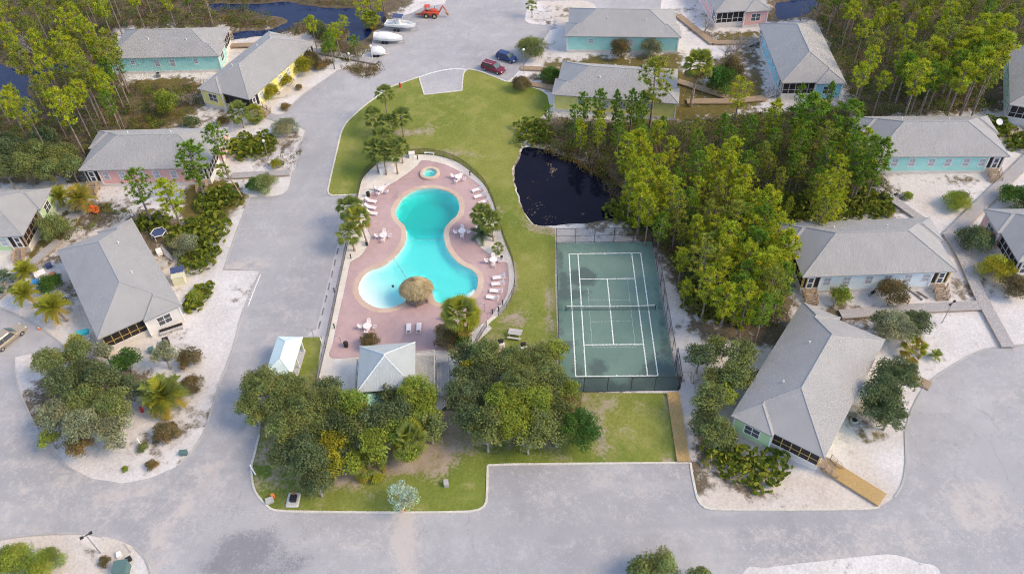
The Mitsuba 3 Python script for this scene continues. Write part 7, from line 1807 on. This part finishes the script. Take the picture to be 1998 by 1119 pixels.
part(k, 'seat', MB().box(-1.6, 1.6, -.25, .2, .42, .48).shape('m_rail_grey'), X); part(k, 'backrest', MB().box(-1.6, 1.6, .2, .26, .48, .95).shape('m_black'), X); part(k, 'legs', MB().box(-1.5, -1.4, -.2, .2, 0, .42).box(1.4, 1.5, -.2, .2, 0, .42).box(-.05, .05, -.2, .2, 0, .42).shape('m_rail_grey'), X, kind='stuff')
# clutter in the garden left of the white walled house
for px, py, s, b, lab in [(82, 541, (1.5, 1.2, 1.0), 'm_plastic', 'white water tank in the left garden clutter'), (97, 521, (.8, .7, .6), 'm_slate', 'dark blue box at the corner of the white walled house'), (32, 590, (.9, .6, .5), 'm_plastic', 'white cooler beside the left edge boardwalk'), (106, 541, (1.0, .7, .8), 'm_rust', 'rusty crate under the left eave of the white walled house'), (128, 588, (.6, .6, .6), 'm_black', 'black tub under the left eave of the white walled house'), (137, 606, (.7, .5, .5), 'm_kerb_grey', 'grey tub under the left eave of the white walled house')]:
    cabinet(px, py, s, .5, b, lab, None, 'garden_box', 'box')
for i, (px, py) in enumerate(((1790, 578), (1800, 576), (1783, 572))):
    c = at(px, py); single('log', ['lower', 'right', 'left'][i] + ' log of the pile on the sand below the ice blue house', 'log', MB().tube([(-.9, 0, .14), (.9, 0, .14)], .13, 7).shape('m_bark_pale'), xf(c[0], c[1], 0, -1.1 + .15 * i))
for px, py, lab in [(1702, 574, 'kick scooter leaning below the ice blue house'), (1747, 383, 'black barrow on the sand below the right aqua house')]:
    c = at(px, py); single('hand_cart', lab, 'cart', MB().tube([(-.6, 0, .3), (.5, 0, .5), (.7, 0, 1.0)], .04, 5).lathe([(.16, -.04), (.22, -.04), (.22, .04), (.16, .04)], 12, (-.6, 0, .22)).cbox((0, 0, .4), (.7, .4, .2), 0, .05).shape('m_black'), xf(c[0], c[1], 0, .5))
# floating scraps on the pond
r = np.random.default_rng(8); fo = Foliage()
for px, py, n, s in [(1078, 332, 40, .3), (1072, 322, 12, .4), (1052, 398, 6, .4), (1043, 410, 12, .6), (1075, 424, 14, .8), (1136, 417, 6, .3), (1030, 386, 4, .3), (1060, 345, 8, 1.0)]:
    c = at(px, py, -.2); p = c + r.normal(size=(n, 3)) * [s, s, 0] + [0, 0, .02]
    fo.add(*leaf_cards(p, np.tile([0, 0, 1.0], (n, 1)), .2, tones((.30, .24, .17), n, r, .3, .05), r, .6, .15))
single('floating_weed', 'dead reeds and weed floating on the dark pond', 'weed', fo.shape('m_twig'), kind='stuff')

for px, py, lab in [(1664, 826, 'round grey air conditioner beside the lower right house'), (1735, 322, 'air conditioner under the windows of the right aqua house'), (1268, 104, 'air conditioner beside the top aqua house'), (310, 150, 'air conditioner at the wall of the top left aqua house')]:
    c = at(px, py); k = thing('air_conditioner', lab, 'air conditioner'); X = xf(c[0], c[1], 0, .2)
    part(k, 'cabinet', MB().cbox((0, 0, .1), (.85, .85, .75), 0, .08).shape('m_steel'), X); part(k, 'fan_grille', MB().lathe([(0, .87), (.32, .87), (.32, .86)], 16).shape('m_black'), X)
